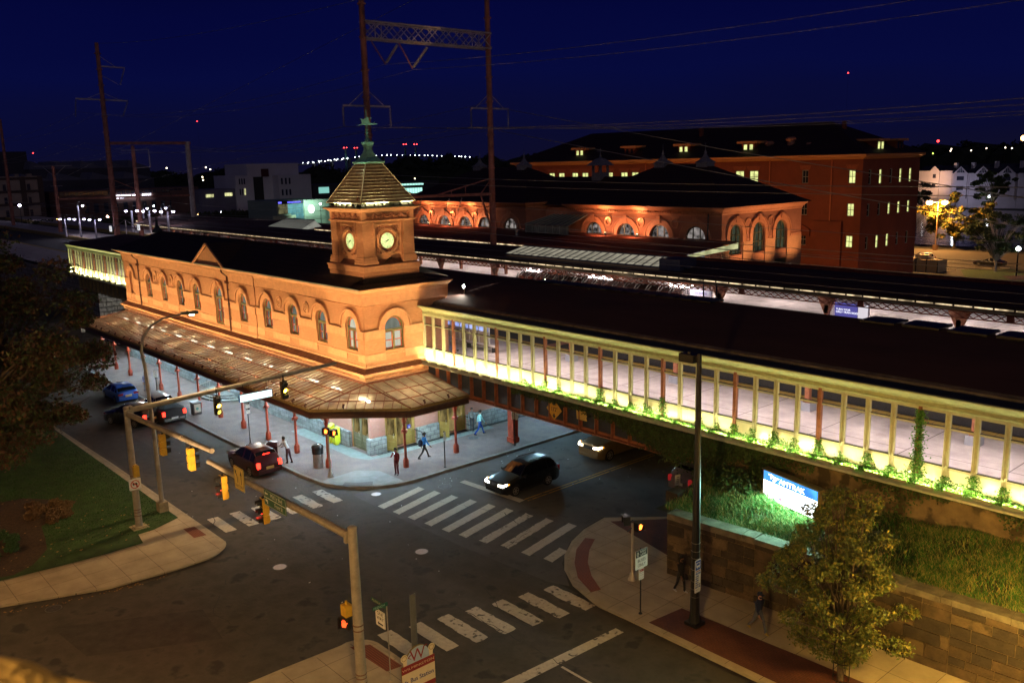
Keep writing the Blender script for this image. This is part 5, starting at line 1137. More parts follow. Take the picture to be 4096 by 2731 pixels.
# ================= street furniture =================
POLE=M('mast_grey_steel',(.30,.27,.23),.55,.2,var=.25,scale=3,bump=.1); YBOX=M('signal_yellow',(.55,.33,.03),.5,var=.2,scale=4); FOOT=M('concrete_footing',(.3,.25,.17),.9,var=.3,scale=4,bump=.4)
SW=M('sign_white',(.72,.72,.70),.5,var=.08,scale=4); SGR=M('sign_green',(.006,.075,.05),.4,var=.1); SBL=M('sign_blue',(.02,.07,.35),.4,var=.1)
def mast(loc,h,arms,label,r=.19):
    x,y,_=loc; t=thing('signal_mast',label,'signal mast',loc)
    m=MB(); m.tube([(x,y,.15),(x,y,h*.5),(x,y,h)],[r,r*.9,r*.8],14); m.lathe(x,y,[(r*.82,h-.02),(r*.84,h+.04),(r*.5,h+.09)],14); m.build('pole',POLE,t,True)
    for z in(.85,1.05,1.2,2.9,3.1): m=MB(); m.lathe(x,y,[(r*1.0,0),(r*1.02,.02),(r*1.0,.04)],12,z0=z); m.build('strap',M('rusty_strap',(.15,.07,.04),.6,var=.2),t)
    m=MB(); m.box(x-.42,y-.42,.12,x+.42,y+.42,.2); m.box(x-.28,y-.28,.2,x+.28,y+.28,.26); m.build('base_plate',FOOT,t)
    for (ex,ey,ez),z0 in arms:
        d=Vector((ex-x,ey-y,0)).normalized(); m=MB(); a=Vector((x,y,z0)); b=Vector((ex,ey,ez))
        m.obox(a+d*.22,d*.08,Vector((-d.y,d.x,0))*.2,Vector((0,0,.22)))
        m.tube([a+d*.2,a.lerp(b,.35),a.lerp(b,.36),a.lerp(b,.7),a.lerp(b,.71),b],[.15,.135,.145,.12,.13,.11],12); m.cyl(b,b+d*.03,.12,.12,12)
        for t_ in(.35,.7): q=a.lerp(b,t_); m.cyl(q-d*.03,q+d*.03,.16,.16,12)
        m.build('arm',POLE,t,True)
    return t
mast((-47.6,14.5,.15),6.85,[((-47.6,27.1,7.17),6.7),((-36.6,14.5,7.05),6.55)],'grey signal mast with two arms standing at the edge of the left lawn')
mast((-25.56,14.8,.15),6.75,[((-37.78,14.8,6.2),6.4)],'grey signal mast with one long arm rising from the near corner',.2)
def signal(x,y,z,face,lit,label,body=YBOX,rot=0,on=0):
    """three-lens head; face=unit (x,y); lit: list of 3 emission materials"""
    t=thing('traffic_light',label,'traffic light',(x,y,z)); F=Vector((*face,0)); Sd=Vector((-F.y,F.x,0)); O=Vector((x,y,z)); Z=Vector((0,0,1))
    m=MB()
    for k in range(3): m.obox(O+Z*(.21+.36*k)-F*.02,Sd*.17,F*.12,Z*.172); m.obox(O+Z*(.21+.36*k)-F*.16,Sd*.12,F*.03,Z*.13)
    m.obox(O+Z*.57-F*.15,Sd*.06,F*.02,Z*.5); m.build('housing',body,t)
    m=MB()
    for k in range(3):
        c=O+Z*(.21+.36*k)+F*.1; m.obox(c,Sd*.165,F*.012,Z*.165)
        for j in range(10):
            a0,a1=PI*(-.15+1.3*j/10),PI*(-.15+1.3*(j+1)/10); r=.145
            p=[c+Sd*r*math.cos(a)+Z*r*math.sin(a)+F*q for a,q in((a0,0),(a1,0),(a1,.28-.08*abs(math.cos(a1))),(a0,.28-.08*abs(math.cos(a0))))]; m.poly(p)
    m.build('visor',BLACK,t)
    for k in range(3): m=MB(); m.disc(O+Z*(.21+.36*k)+F*.118,F,Z,.135,16); m.build('lens',lit[2-k],t)
    m=MB(); m.cyl(O+Z*1.1,O+Z*(1.1+on),.03,.03,6); m.obox(O+Z*1.13,Sd*.05,F*.05,Z*.05)
    m.tube([O+Z*1.12-F*.1,O+Z*1.25-F*.25-Sd*.1,O+Z*1.4-F*.2,O+Z*(1.15+on)-F*.02],.012,4); m.build('hanger',BLACK,t)
    return t
LOFF=M('unlit_lens',(.03,.02,.02),.3,var=0); LGO=M('unlit_green_lens',(.01,.05,.03),.3,var=0); RED=E('red_lens',(1,.03,.01),9); REDD=E('dim_red_lens',(1,.04,.02),1.2); AMB=E('amber_lens',(1,.62,.05),16); AMB2=E('amber_glow_lens',(.9,.75,.1),1.6); GRNL=E('green_glow_lens',(.7,.8,.1),.5)
DKB=M('dark_amber_housing',(.12,.07,.015),.5,var=.3)
signal(-47.4,19.35,5.5,(1,0),[LOFF,AMB,AMB2],'traffic light showing amber, nearer the pole on the left mast arm over the station street',DKB,on=.4)
signal(-47.4,23.45,5.62,(1,0),[LOFF,AMB,LOFF],'traffic light showing amber, beside the French St name sign',DKB,on=.35)
signal(-42.7,14.55,5.38,(.05,1),[LOFF,REDD,LOFF],'yellow backed traffic light nearest the left mast, seen from behind',on=.2)
signal(-39.15,14.55,5.5,(.05,1),[LOFF,REDD,LOFF],'yellow backed traffic light near the free end of the left mast arm',on=.2)
signal(-36.45,14.8,4.78,(-.1,-1),[LOFF,RED,LOFF],'traffic light with a red lens hanging near the free tip of the near mast arm',on=.1)
signal(-32.5,14.8,4.83,(-.1,-1),[LOFF,RED,LOFF],'traffic light with a red lens hanging behind the MLK Jr Blvd sign',on=.1)
for x,y,z,dx,dy in((-36.45,14.5,5.3,0,-1),(-32.5,14.5,5.35,0,-1)): lamp('SPOT',(x,y,z),60,(1,.05,.02),None,.1,(x-1,y+3 if False else y-6,0),100,.8,name='red_signal_glow')
def plate(name,label,O,U,w_,h,mats,draw,cat='sign',th=.02,r=.04,Z=(0,0,1)):
    """rounded plate centred on O, face normal = U x Z"""
    O,U,Zv=Vector(O),Vector(U).normalized(),Vector(Z); N=U.cross(Zv).normalized(); m=MB()
    pts=[]
    for cx,cy,a0 in((w_/2-r,h/2-r,0),(-w_/2+r,h/2-r,90),(-w_/2+r,-h/2+r,180),(w_/2-r,-h/2+r,270)):
        for k in range(4): a=R(a0+30*k); pts.append(O+U*(cx+r*math.cos(a))+Zv*(cy+r*math.sin(a)))
    m.prism(pts,-N*th); 
    F=lambda u,v,e=.004:O+U*u+Zv*v+N*e
    draw(m,F,U,Zv)
    t=m.build(name,mats); tag(t,label,cat); return t
def rect(m,F,u0,v0,u1,v1,mi,e=.003): m.poly([F(u0,v0,e),F(u1,v0,e),F(u1,v1,e),F(u0,v1,e)],mi)
def arrow(m,F,u,v,L,W_,mi,left=True,e=.005):
    s=-1 if left else 1
    m.poly([F(u+s*L/2,v,e),F(u+s*(L/2-W_*1.5),v+W_*1.4,e),F(u+s*(L/2-W_),v+W_*.4,e),F(u-s*L/2,v+W_*.4,e),F(u-s*L/2,v-W_*.4,e),F(u+s*(L/2-W_),v-W_*.4,e),F(u+s*(L/2-W_*1.5),v-W_*1.4,e)],mi)
# lane-use sign
def d_only(m,F,U,Z):
    rect(m,F,-.43,-.49,.43,.49,1,.002); rect(m,F,-.415,-.475,.415,.475,0,.004); rect(m,F,-.008,-.46,.008,.1,1,.006)
    m.poly([F(.22,.4,.006),F(.12,.16,.006),F(.19,.19,.006),F(.19,-.2,.006),F(.25,-.2,.006),F(.25,.19,.006),F(.32,.16,.006)],1)
    m.poly([F(-.37,.38,.006),F(-.33,.14,.006),F(-.28,.2,.006),F(-.2,.08,.006),F(-.16,-.05,.006),F(-.16,-.2,.006),F(-.1,-.2,.006),F(-.1,-.03,.006),F(-.15,.14,.006),F(-.24,.25,.006),F(-.19,.3,.006)],1)
    m.text('ONLY',F(-.21,-.34,.006),U,Z,.17,m=1,bold=True,wide=.75); m.text('ONLY',F(.22,-.34,.006),U,Z,.17,m=1,bold=True,wide=.75)
YELW=M('buff_yellow_sign',(.55,.42,.13),.5,var=.1,scale=3)
plate('lane_sign','yellow lane arrow sign reading ONLY ONLY on the near mast arm',(-34.22,14.6,6.36),(1,0,0),.92,1.02,[YELW,SB],d_only)
def d_mlk(m,F,U,Z):
    rect(m,F,-.9,-.32,.9,.32,1,.002); rect(m,F,-.885,.015,.885,.305,0,.004); rect(m,F,-.885,-.305,.885,-.015,0,.004)
    arrow(m,F,-.7,.17,.26,.07,1); m.text('MLK Jr Blvd',F(.15,.16,.006),U,Z,.24,m=1,wide=.85)
    m.poly([F(-.82,-.12,.006),F(-.72,-.04,.006),F(-.72,-.09,.006),F(-.6,-.09,.006),F(-.6,-.25,.006),F(-.66,-.25,.006),F(-.66,-.15,.006),F(-.72,-.15,.006),F(-.72,-.2,.006)],1); m.text('Front St',F(.3,-.16,.006),U,Z,.24,m=1,wide=.85)
plate('street_sign','green MLK Jr Blvd and Front St guide sign on the near mast arm',(-31.02,14.6,6.23),(1,0,0),1.84,.68,[SGR,SW],d_mlk)
def d_fr(m,F,U,Z): rect(m,F,-.98,-.2,.98,.2,1,.003); m.text('French St',F(0,0,.006),U,Z,.34,m=2,bold=True,wide=1.05)
plate('lit_street_sign','white backlit French St name sign hung on the left mast arm',(-47.4,21.69,6.17),(0,1,0),2.04,.46,[SBL,E('backlit_face',(.66,.95,.85),1.5),M('sign_teal_letters',(.05,.22,.2),.5,emit=(.45,.8,.72),es=.9,var=0)],d_fr,th=.12)
m=MB(); 
for y in(20.95,22.4): m.cyl((-47.46,y,6.38),(-47.46,y,6.95),.02,.02,5)
tag(m.build('sign_bracket',BLACK),'thin black hangers holding the French St name sign','bracket')
def d_nl(m,F,U,Z):
    m.poly([F(-.15,.02,.004),F(-.05,.13,.004),F(-.05,.07,.004),F(.1,.07,.004),F(.12,.04,.004),F(.12,-.17,.004),F(.05,-.17,.004),F(.05,-.02,.004),F(-.05,-.02,.004),F(-.05,-.09,.004)],1)
    N=U.cross(Z); m.ring(F(0,0,.003),N,Z,.19,.235,.003,24,m=2); m.obox(F(0,0,.008),(U-Z).normalized()*.2,(U+Z).normalized()*.02,N*.001,2)
plate('no_left_turn_sign','white no left turn sign on the lower part of the left mast',(-47.38,14.46,2.69),(0,1,0),.62,.62,[SW,SB,M('sign_red',(.5,.04,.02),.5,var=.1)],d_nl)
m=MB(); m.box(-47.5,14.42,3.1,-47.25,14.72,3.68); m.box(-47.52,14.47,3.68,-47.3,14.67,3.75); tag(m.build('signal_box',YBOX),'yellow pedestrian signal box above the no left turn sign','signal box')
# pedestrian heads
HAND=E('orange_hand',(1,.16,.02),5)
def hand(m,O,U,Z,N,s,mi=1):
    P=lambda u,v:O+U*(u*s)+Z*(v*s)+N*.004
    m.poly([P(-.28,-.5),P(.22,-.5),P(.3,-.15),P(.5,.1),P(.42,.2),P(.25,.05),P(.22,.1),P(-.3,.1),P(-.34,-.2)],mi)
    for k,(x,h) in enumerate(((-.26,.36),(-.11,.5),(.04,.47),(.18,.36))): m.poly([P(x-.055,.1),P(x+.055,.1),P(x+.05,h),P(x-.05,h)],mi)
def pedhead(t,O,face,lit=True,body=BLACK):
    F=Vector((*face,0)).normalized(); U=Vector((-F.y,F.x,0)); O=Vector(O); Z=Vector((0,0,1)); m=MB()
    m.obox(O,U*.21,F*.11,Z*.2); m.obox(O+F*.15+Z*.19,U*.22,F*.06,Z*.012); 
    for s in(-1,1): m.obox(O+F*.15+U*.215*s,U*.008,F*.05,Z*.2)
    if lit: hand(m,O+F*.115-U*.0,U,Z,F,.27)
    return m.build('signal_head',[body,HAND],t)
def pedpost(x,y,h,label,heads,col=M('aluminium_post',(.4,.36,.32),.5,.3,var=.15)):
    t=thing('pedestrian_signal',label,'pedestrian signal',(x,y,.15)); m=MB(); m.lathe(x,y,[(.2,0),(.2,.06),(.13,.14),(.12,.3),(.075,.36),(.06,.4),(.055,h)],12,z0=.15); m.build('post',col,t,True)
    m=MB(); m.tube([(x-.02,y-.35,h+.12),(x,y,h+.3),(x+.02,y+.35,h+.12)],.025,5); m.tube([(x,y-.35,h-.15),(x,y,h-.05),(x,y+.35,h-.15)],.025,5); m.build('bracket',BLACK,t)
    for o,f,l in heads: pedhead(t,o,f,l)
    return t
pedpost(-47.25,26.07,3.0,'pedestrian signal post with two red hand heads on the rounded station corner',[((-47.1,25.88,3.2),(.75,-.65),True),((-47.05,26.3,3.0),(.95,.2),True)])
pedpost(-25.03,28.9,2.75,'pedestrian signal post with orange hand on the right hand corner',[((-25.0,28.5,3.2),(-.7,-1),False),((-24.9,29.2,2.72),(.95,-.1),True)])
t=thing('pedestrian_signal','yellow pedestrian signal with red hand strapped to the near mast','pedestrian signal',(-25.9,14.7,2.8))
m=MB(); m.box(-26.2,14.5,3.35,-25.85,14.8,3.75); m.cyl((-26.05,14.65,3.0),(-26.05,14.65,3.9),.05,.05,6); m.build('back_box',YBOX,t)
HAND2=E('dull_red_hand',(1,.1,.02),1.3); m=MB(); O=Vector((-26.0,14.55,3.12)); F_=Vector((.5,-.86,0)); U_=Vector((.86,.5,0)); m.obox(O,U_*.21,F_*.1,Vector((0,0,.22)))
for s in(-1,1): m.obox(O+F_*.13+U_*.215*s,U_*.008,F_*.05,Vector((0,0,.22)))
hand(m,O+F_*.105,U_,Vector((0,0,1)),F_,.3); m.build('signal_head',[BLACK,HAND2],t)
# sign posts
def signpost(x,y,h,label,plates,r=.03,mat=BLACK,cat='sign post',name='sign_post'):
    t=thing(name,label,cat,(x,y,.15)); m=MB(); m.cyl((x,y,.15),(x,y,h),r,r,6); m.cyl((x,y,.15),(x,y,.19),r*3,r*2.4,8); m.build('post',mat,t)
    for nm,(ox,oz,ux,uy,w_,h_),mats,draw in plates:
        O=Vector((x,y,oz)); U=Vector((ux,uy,0)).normalized(); N=U.cross(Vector((0,0,1))); O+=U*ox+N*(r+.02)
        p=plate(nm,'',O,U,w_,h_,mats,draw); p.parent=t; p.location=Vector(p.location)-WL(t)
        for k in('label','category'):
            if k in p: del p[k]
    return t
def d_bus(m,F,U,Z):
    rect(m,F,-.365,.12,.365,.42,1); N=U.cross(Z)
    m.poly([F(-.24,.38,.006),F(-.17,.25,.006),F(-.24,.13,.006),F(-.31,.25,.006)],0); m.poly([F(-.24,.33,.008),F(-.2,.25,.008),F(-.24,.17,.008),F(-.28,.25,.008)],1)
    m.text('RIGHT',F(.1,.33,.006),U,Z,.14,m=0); m.text('LANE',F(.1,.2,.006),U,Z,.14,m=0); m.text('BUSES',F(0,-.05,.006),U,Z,.19,m=1); m.text('ONLY',F(0,-.26,.006),U,Z,.19,m=1)
def d_np(m,F,U,Z):
    rect(m,F,-.14,.1,.14,.22,1); m.text('NO',F(-.07,.15,.006),U,Z,.1,m=0); m.text('PARKING',F(0,.04,.006),U,Z,.06,m=2); m.text('THIS SIDE',F(0,-.05,.006),U,Z,.055,m=2); m.text('TOW ZONE',F(0,-.16,.006),U,Z,.055,m=2)
def d_blank(m,F,U,Z):
    for v in(.14,.04,-.06,-.16): rect(m,F,-.08,v,.08,v+.03,1)
MAR=M('sign_maroon',(.3,.02,.03),.5,var=0)
signpost(-22.73,26.78,3.12,'right lane buses only sign on a thin black post at the kerb',[('bus_lane_plate',(0,2.66,0,1,.76,.84),[SW,SB],d_bus),('parking_plate',(0,1.98,0,1,.32,.5),[SW,MAR,SBL],d_np)])
WP=M('pinkish_plate',(.6,.5,.5),.5,var=.1)
signpost(-43.58,32.23,2.55,'black sign post with an edge-on pale plate near the kerb by the open doors',[('plate',(0,2.2,-.6,1,.3,.55),[WP,SB],d_blank)],.035)
signpost(-43.7,38.3,2.6,'black post with two narrow white plates in front of the bridge pier',[('plate',(-.12,2.3,.3,1,.2,.55),[SW,SB],d_blank),('plate',(.16,2.25,.3,1,.2,.6),[SW,SB],d_blank)],.035)
signpost(-57.54,25.61,3.05,'slim post with white parking plates behind the dark red parked car',[('parking_plate',(0,2.85,0,1,.3,.36),[SW,SB,SB],d_np),('parking_plate',(0,2.45,0,1,.3,.36),[SW,SB,SB],d_np)],.03)
signpost(-78.2,26.6,1.95,'white notice plate standing by a red column left of the lamp post',[('plate',(0,1.6,.4,1,.36,.6),[SW,SB],d_blank)],.03)
signpost(-101.4,27.4,2.9,'pale parking sign standing on the pavement behind the tree',[('plate',(0,2.6,.4,1,.4,.6),[SW,SGR],d_blank)],.03)
signpost(-127.9,33,2.6,'yellow and white street sign in the dark by the far stone pier',[('plate',(0,2.3,.2,1,.5,.45),[YELW,SB],d_blank),('plate',(0,1.6,.2,1,.45,.7),[SW,SB],d_blank)],.03,IRON)
signpost(-28.3,36.3,2.6,'white plate on a thin post in front of the dark car by the ivy',[('plate',(0,2.2,.3,1,.34,.6),[SW,SB],d_blank)],.03)
def d_ow(m,F,U,Z): rect(m,F,-.3,-.32,.3,.32,1,.002); rect(m,F,-.29,-.31,.29,.31,0,.004); m.text('ONE',F(0,.2,.006),U,Z,.2,m=1,bold=True); m.text('WAY',F(0,.01,.006),U,Z,.2,m=1,bold=True); arrow(m,F,0,-.2,.36,.08,1)
def d_b1(m,F,U,Z): m.text('M.L.KING JR BLVD',F(0,0,.005),U,Z,.125,m=1,wide=.8)
def d_b2(m,F,U,Z): m.text('FRENCH',F(-.05,0,.005),U,Z,.13,m=1)
CRM=M('cream_letters',(.7,.6,.42),.5,var=0)
t=signpost(-25.9,16.23,3.3,'one way sign under green street name blades on the near corner post',[('one_way_plate',(-.42,2.5,1,0,.62,.66),[SW,SB],d_ow),('name_blade',(-.5,3.12,1,0,.98,.15),[SGR,CRM],d_b1),('name_blade',(-.3,3.27,0,1,.66,.16),[SGR,M('pale_green_letters',(.35,.5,.45),.5,var=0)],d_b2)],.025,GALV)
# wayfinding sign on a steel channel
t=thing('wayfinding_sign','arched blue and maroon Wilmington bus station sign on a steel channel post','sign',(-23.65,15.87,.15))
m=MB(); x,y=-23.65,15.87; m.box(x-.03,y-.11,.15,x+.03,y-.085,4.6); m.box(x-.03,y+.085,.15,x+.03,y+.11,4.6); m.box(x-.03,y-.085,.15,x-.015,y+.085,4.58); m.build('channel_post',M('blue_grey_channel',(.13,.15,.17),.5,.3,var=.2),t)
WB=M('sky_blue_panel',(.33,.45,.62),.5,var=.12,scale=3); MRN=M('maroon_band',(.2,.015,.02),.5,var=.1); CRE=M('cream_panel_sign',(.62,.55,.38),.5,var=.08); OLV=M('olive_back',(.16,.12,.02),.5,var=.1)
m=MB(); X_=-23.5; Q=lambda u,v,e=0:(X_+e,15.88+u,1.0+v)
def pl(pts,mi,e): m.poly([Q(u,v,e) for u,v in pts],mi)
m.prism([Q(-.7,-.1),Q(.7,-.1),Q(.7,1.15),Q(.5,1.2)]+[Q(.55*math.cos(PI*k/12),1.05+.7*math.sin(PI*k/12)) for k in range(1,12)]+[Q(-.5,1.2),Q(-.7,1.15)],(-.04,0,0),3)
pl([(-.7,.05),(.7,.05),(.7,.22),(-.7,.22)],1,.004); pl([(-.7,.22),(.7,.22),(.7,.86),(-.7,.86)],2,.004); pl([(-.7,.86),(.7,.86),(.7,1.16),(-.7,1.16)],1,.004)
pl([(-.52,1.16),(.52,1.16)]+[(.52*math.cos(PI*k/14),1.16+.56*math.sin(PI*k/14)) for k in range(1,14)],0,.006)
for s in(-1,1):
    pl([(s*.62,1.16),(s*.48,1.16),(s*.46,1.42),(s*.5,1.5),(s*.66,1.5),(s*.64,1.36)],2,.009); m.ring(Q(s*.58,1.46,.008),(1,0,0),(0,0,1),.05,.14,.004,18,m=2); m.ring(Q(s*.58,1.46,.014),(1,0,0),(0,0,1),.085,.1,.002,18,m=3)
m.text('W',Q(-.02,1.4,.012),(0,1,0),(.0,0,1),.62,m=1,bold=False)
for a_,b_ in (((-.3,1.5),(-.42,1.42)),((-.42,1.42),(-.3,1.34)),((.22,1.58),(.36,1.66)),((.36,1.66),(.4,1.6))): m.beam(Q(*a_,.014),Q(*b_,.014),.02,.02,1)
m.text('WILMINGTON',Q(0,1.0,.008),(0,1,0),(0,0,1),.13,m=2,wide=1.6); m.text('\u2190 Bus Station',Q(-.0,.53,.008),(0,1,0),(0,0,1),.24,m=4,bold=True,wide=.92)
arrow(m,lambda u,v,e=0:Vector(Q(u,v,.012)),-.56,.53,.16,.05,4)
m.v=[(a,b,c) for a,b,c in m.v]; m.build('panel',[WB,MRN,CRE,OLV,M('navy_letters',(.02,.03,.2),.5,var=0)],t)
# lamp posts
t=thing('cobra_street_lamp','tall curved street lamp standing at the kerb of the left lawn','street lamp',(-49.02,16.3,.15))
m=MB(); m.tube([(-49.02,16.3,.7),(-49,16.25,5),(-49,16.15,8.6),(-49,16.05,9.5),(-49,16.2,10.2),(-49,16.7,10.8),(-49,17.4,11.1),(-49,18.5,11.22)],[.14,.115,.095,.085,.075,.065,.055,.05],10); m.build('pole',POLE,t,True)
m=MB(); m.box(-49.27,16.05,.15,-48.77,16.55,.75); m.build('base',FOOT,t)
m=MB(); m.prism([(-49.13,18.4,11.2),(-49.18,18.9,11.14),(-49.12,19.35,11.14),(-48.88,19.35,11.14),(-48.82,18.9,11.14),(-48.87,18.4,11.2)],(0,0,.14)); m.lathe(-49,18.75,[(.05,.14),(.06,.22)],6,z0=11.14); m.build('head',M('lamp_head_grey',(.12,.11,.1),.5,var=.2),t)
m=MB(); m.lathe(-49,19.0,[(.14,.0),(.12,-.07),(.05,-.1)],12,z0=11.14); m.build('lens',E('cobra_lens',(1,.86,.5),22),t)
lamp('SPOT',(-49,19.0,11.0),1500,(1,.62,.27),t,.2,(-51.5,20.5,0),150,.7)
t=thing('black_lamp_post','tall black lamp post with a shoebox head and bus stop plate','lamp post',(-20.61,27.71,.15))
m=MB(); x,y=-20.61,27.71; m.tube([(x,y,.2),(x,y,11.6)],[.2,.095],8); m.box(x-.3,y-.3,.15,x+.3,y+.3,.28); m.lathe(x,y,[(.26,.28),(.22,.5),(.2,.6)],8); m.build('pole',BLACK,t,True)
m=MB(); m.prism([(-21.45,27.5,11.2),(-20.75,27.5,11.2),(-20.75,27.92,11.2),(-21.45,27.92,11.2)],(0,0,.32)); m.box(-20.75,27.65,11.3,-20.55,27.77,11.45); m.lathe(-21.1,27.71,[(.08,0),(.06,.1)],8,z0=11.52); m.build('head',BLACK,t)
for z in(1.4,1.75,2.1,2.6,3.1,3.4,3.75): m=MB(); m.lathe(x,y,[(.19,0),(.19,.015)],8,z0=z); m.build('strap',STL,t)
def d_bs(m,F,U,Z):
    rect(m,F,-.17,.27,.17,.68,1); rect(m,F,-.12,.4,.12,.6,0,.006); rect(m,F,-.09,.47,.09,.57,1,.008); m.disc(F(-.06,.38,.008),U.cross(Z),Z,.03,8,m=0); m.disc(F(.06,.38,.008),U.cross(Z),Z,.03,8,m=0)
    rect(m,F,-.16,.2,.16,.24,2); rect(m,F,-.16,.08,.16,.17,1); m.text('DART',F(0,.125,.006),U,Z,.09,m=0)
    for r_ in range(6):
        for c_ in range(3):
            if c_<2 or r_>3: rect(m,F,-.16+c_*.11,-.03-r_*.095,-.07+c_*.11,.04-r_*.095,1 if (r_+c_)%2 else 3)
    for r_ in range(3): m.text('ROUTE',F(0,-.6-.0*r_,.006),U,Z,.07,m=3)
p_=plate('stop_plate','',(-20.4,27.6,2.4),(0,1,0),.37,1.42,[SW,SBL,MAR,M('grey_print',(.2,.2,.25),.5,var=0)],d_bs); p_.parent=t; p_.location=Vector(p_.location)-WL(t)
for k in('label','category'): 
    if k in p_: del p_[k]
# bins and boxes
t=thing('litter_bin','round steel litter bin with black domed lid near the rounded station kerb','litter bin',(-49.42,26.45,.15))
m=MB(); m.lathe(-49.42,26.45,[(.33,0),(.33,.95)],20,z0=.15); m.build('drum',M('brushed_steel',(.45,.43,.42),.35,.6,var=.2,scale=6),t,True)
m=MB(); m.lathe(-49.42,26.45,[(.36,.93),(.37,1.15),(.36,1.32),(.39,1.33),(.37,1.42),(.26,1.52),(.08,1.58)],20,z0=.15); m.build('lid',M('black_gloss_lid',(.03,.035,.04),.25,var=.1),t,True)
t=thing('news_rack','grey news rack with a glass front on the pavement left of the curved steps','news rack',(-67.8,25.95,.15))
m=MB(); m.box(-68.1,25.6,.15,-67.5,26.25,1.1); m.build('body',M('dark_rack',(.05,.05,.06),.4,var=.2),t); m=MB(); m.box(-68.12,25.55,1.1,-67.45,26.28,1.2); m.build('top',M('blue_grey_top',(.3,.38,.42),.4,var=.1),t); m=MB(); m.box(-67.49,25.68,.35,-67.47,26.18,1.0); m.disc((-67.465,25.9,.65),(1,0,0),(0,0,1),.12,10,m=1); m.build('front_glass',[M('pale_poster_glass',(.5,.53,.5),.4,var=.1),M('teal_logo',(.1,.35,.35),.5,var=0)],t)
YN=M('bright_yellow_box',(.62,.66,.03),.4,var=.1)
for x,y,h,lab in((-52.75,29.72,1.0,'bright yellow newspaper box with a blue label nearer the double doors'),(-53.45,29.72,1.12,'bright yellow newspaper box with sloping top, left of its twin')):
    t=thing('newspaper_box',lab,'newspaper box',(x,y,.15),group='newspaper boxes'); m=MB(); m.box(x-.24,y-.2,.3,x+.24,y+.2,.15+h); m.prism([(x-.24,y-.2,.15+h),(x-.24,y+.2,.15+h),(x-.24,y+.2,.4+h)],(.48,0,0)); m.box(x-.16,y-.14,.15,x+.16,y+.14,.3); m.build('case',YN,t)
    m=MB(); m.box(x-.17,y-.215,.7,x+.17,y-.2,1.05); m.build('window',DARKGL,t); m=MB(); m.box(x+.24,y-.1,.95,x+.25,y+.05,1.03); m.build('label_plate',SBL,t)
m=MB(); m.box(-51.8,27.2,.9,-51.76,27.3,.92)
# ================= vehicles =================
def prof(tab,x):
    if x<=tab[0][0]: return tab[0][1]
    for (a,b),(c,d) in zip(tab,tab[1:]):
        if x<=c: return b+(d-b)*(x-a)/(c-a)
    return tab[-1][1]
TYRE=M('tyre_rubber',(.015,.015,.015),.8,var=.2); CHR=M('chrome',(.6,.6,.62),.15,.9,var=.05); CGL=M('car_glass',(.008,.009,.011),.04,var=0,spec=.9); PLAST=M('black_plastic',(.02,.02,.02),.5,var=.1)
HEAD=E('headlight',(1,.93,.72),9); TAILR=E('tail_light_on',(1,.02,.01),5); TAILO=M('tail_light_off',(.25,.01,.01),.2,var=0,coat=1); AMBL=E('amber_marker',(1,.35,.03),1.2); PLATE=M('gold_plate',(.5,.33,.1),.5,var=.1)
CARS={
'suv':dict(L=4.55,W=1.84,wb=(.9,3.52),wr=.35,top=[(0,.72),(.1,.92),(.5,1.0),(1.05,1.1),(1.3,1.14),(1.95,1.6),(2.3,1.68),(3.4,1.7),(3.95,1.62),(4.15,1.45),(4.4,1.12),(4.55,.85)],belt=[(0,.7),(1.2,1.02),(4.0,1.12),(4.55,.82)],cab=(1.28,4.2),roofw=.62),
'bigsuv':dict(L=5.15,W=2.02,wb=(1.0,3.95),wr=.4,top=[(0,.85),(.08,1.12),(.6,1.2),(1.35,1.28),(1.6,1.32),(2.2,1.82),(2.6,1.92),(4.7,1.92),(4.95,1.75),(5.1,1.2),(5.15,.9)],belt=[(0,.82),(1.4,1.18),(4.95,1.22),(5.15,.88)],cab=(1.55,5.05),roofw=.66),
'hatch':dict(L=4.45,W=1.78,wb=(.88,3.52),wr=.33,top=[(0,.6),(.1,.78),(.6,.9),(1.15,1.0),(1.35,1.04),(2.1,1.44),(2.6,1.5),(3.4,1.47),(3.9,1.32),(4.2,1.08),(4.38,.98),(4.45,.75)],belt=[(0,.58),(1.2,.92),(4.1,1.0),(4.45,.72)],cab=(1.3,4.2),roofw=.6),
'sedan':dict(L=4.85,W=1.85,wb=(.95,3.78),wr=.34,top=[(0,.58),(.1,.74),(.7,.86),(1.35,.96),(1.6,1.0),(2.35,1.38),(2.8,1.43),(3.3,1.42),(3.95,1.12),(4.1,1.06),(4.7,1.0),(4.85,.75)],belt=[(0,.56),(1.4,.9),(4.0,.98),(4.85,.72)],cab=(1.5,4.02),roofw=.58),
'pickup':dict(L=5.7,W=1.98,wb=(1.0,4.5),wr=.4,top=[(0,.85),(.08,1.08),(.6,1.16),(1.4,1.22),(1.6,1.26),(2.2,1.75),(2.5,1.83),(3.6,1.83),(3.85,1.7),(3.95,1.25),(3.97,1.24),(5.65,1.24),(5.7,1.2)],belt=[(0,.82),(1.4,1.14),(3.9,1.18),(5.7,1.18)],cab=(1.55,3.92),roofw=.64)}
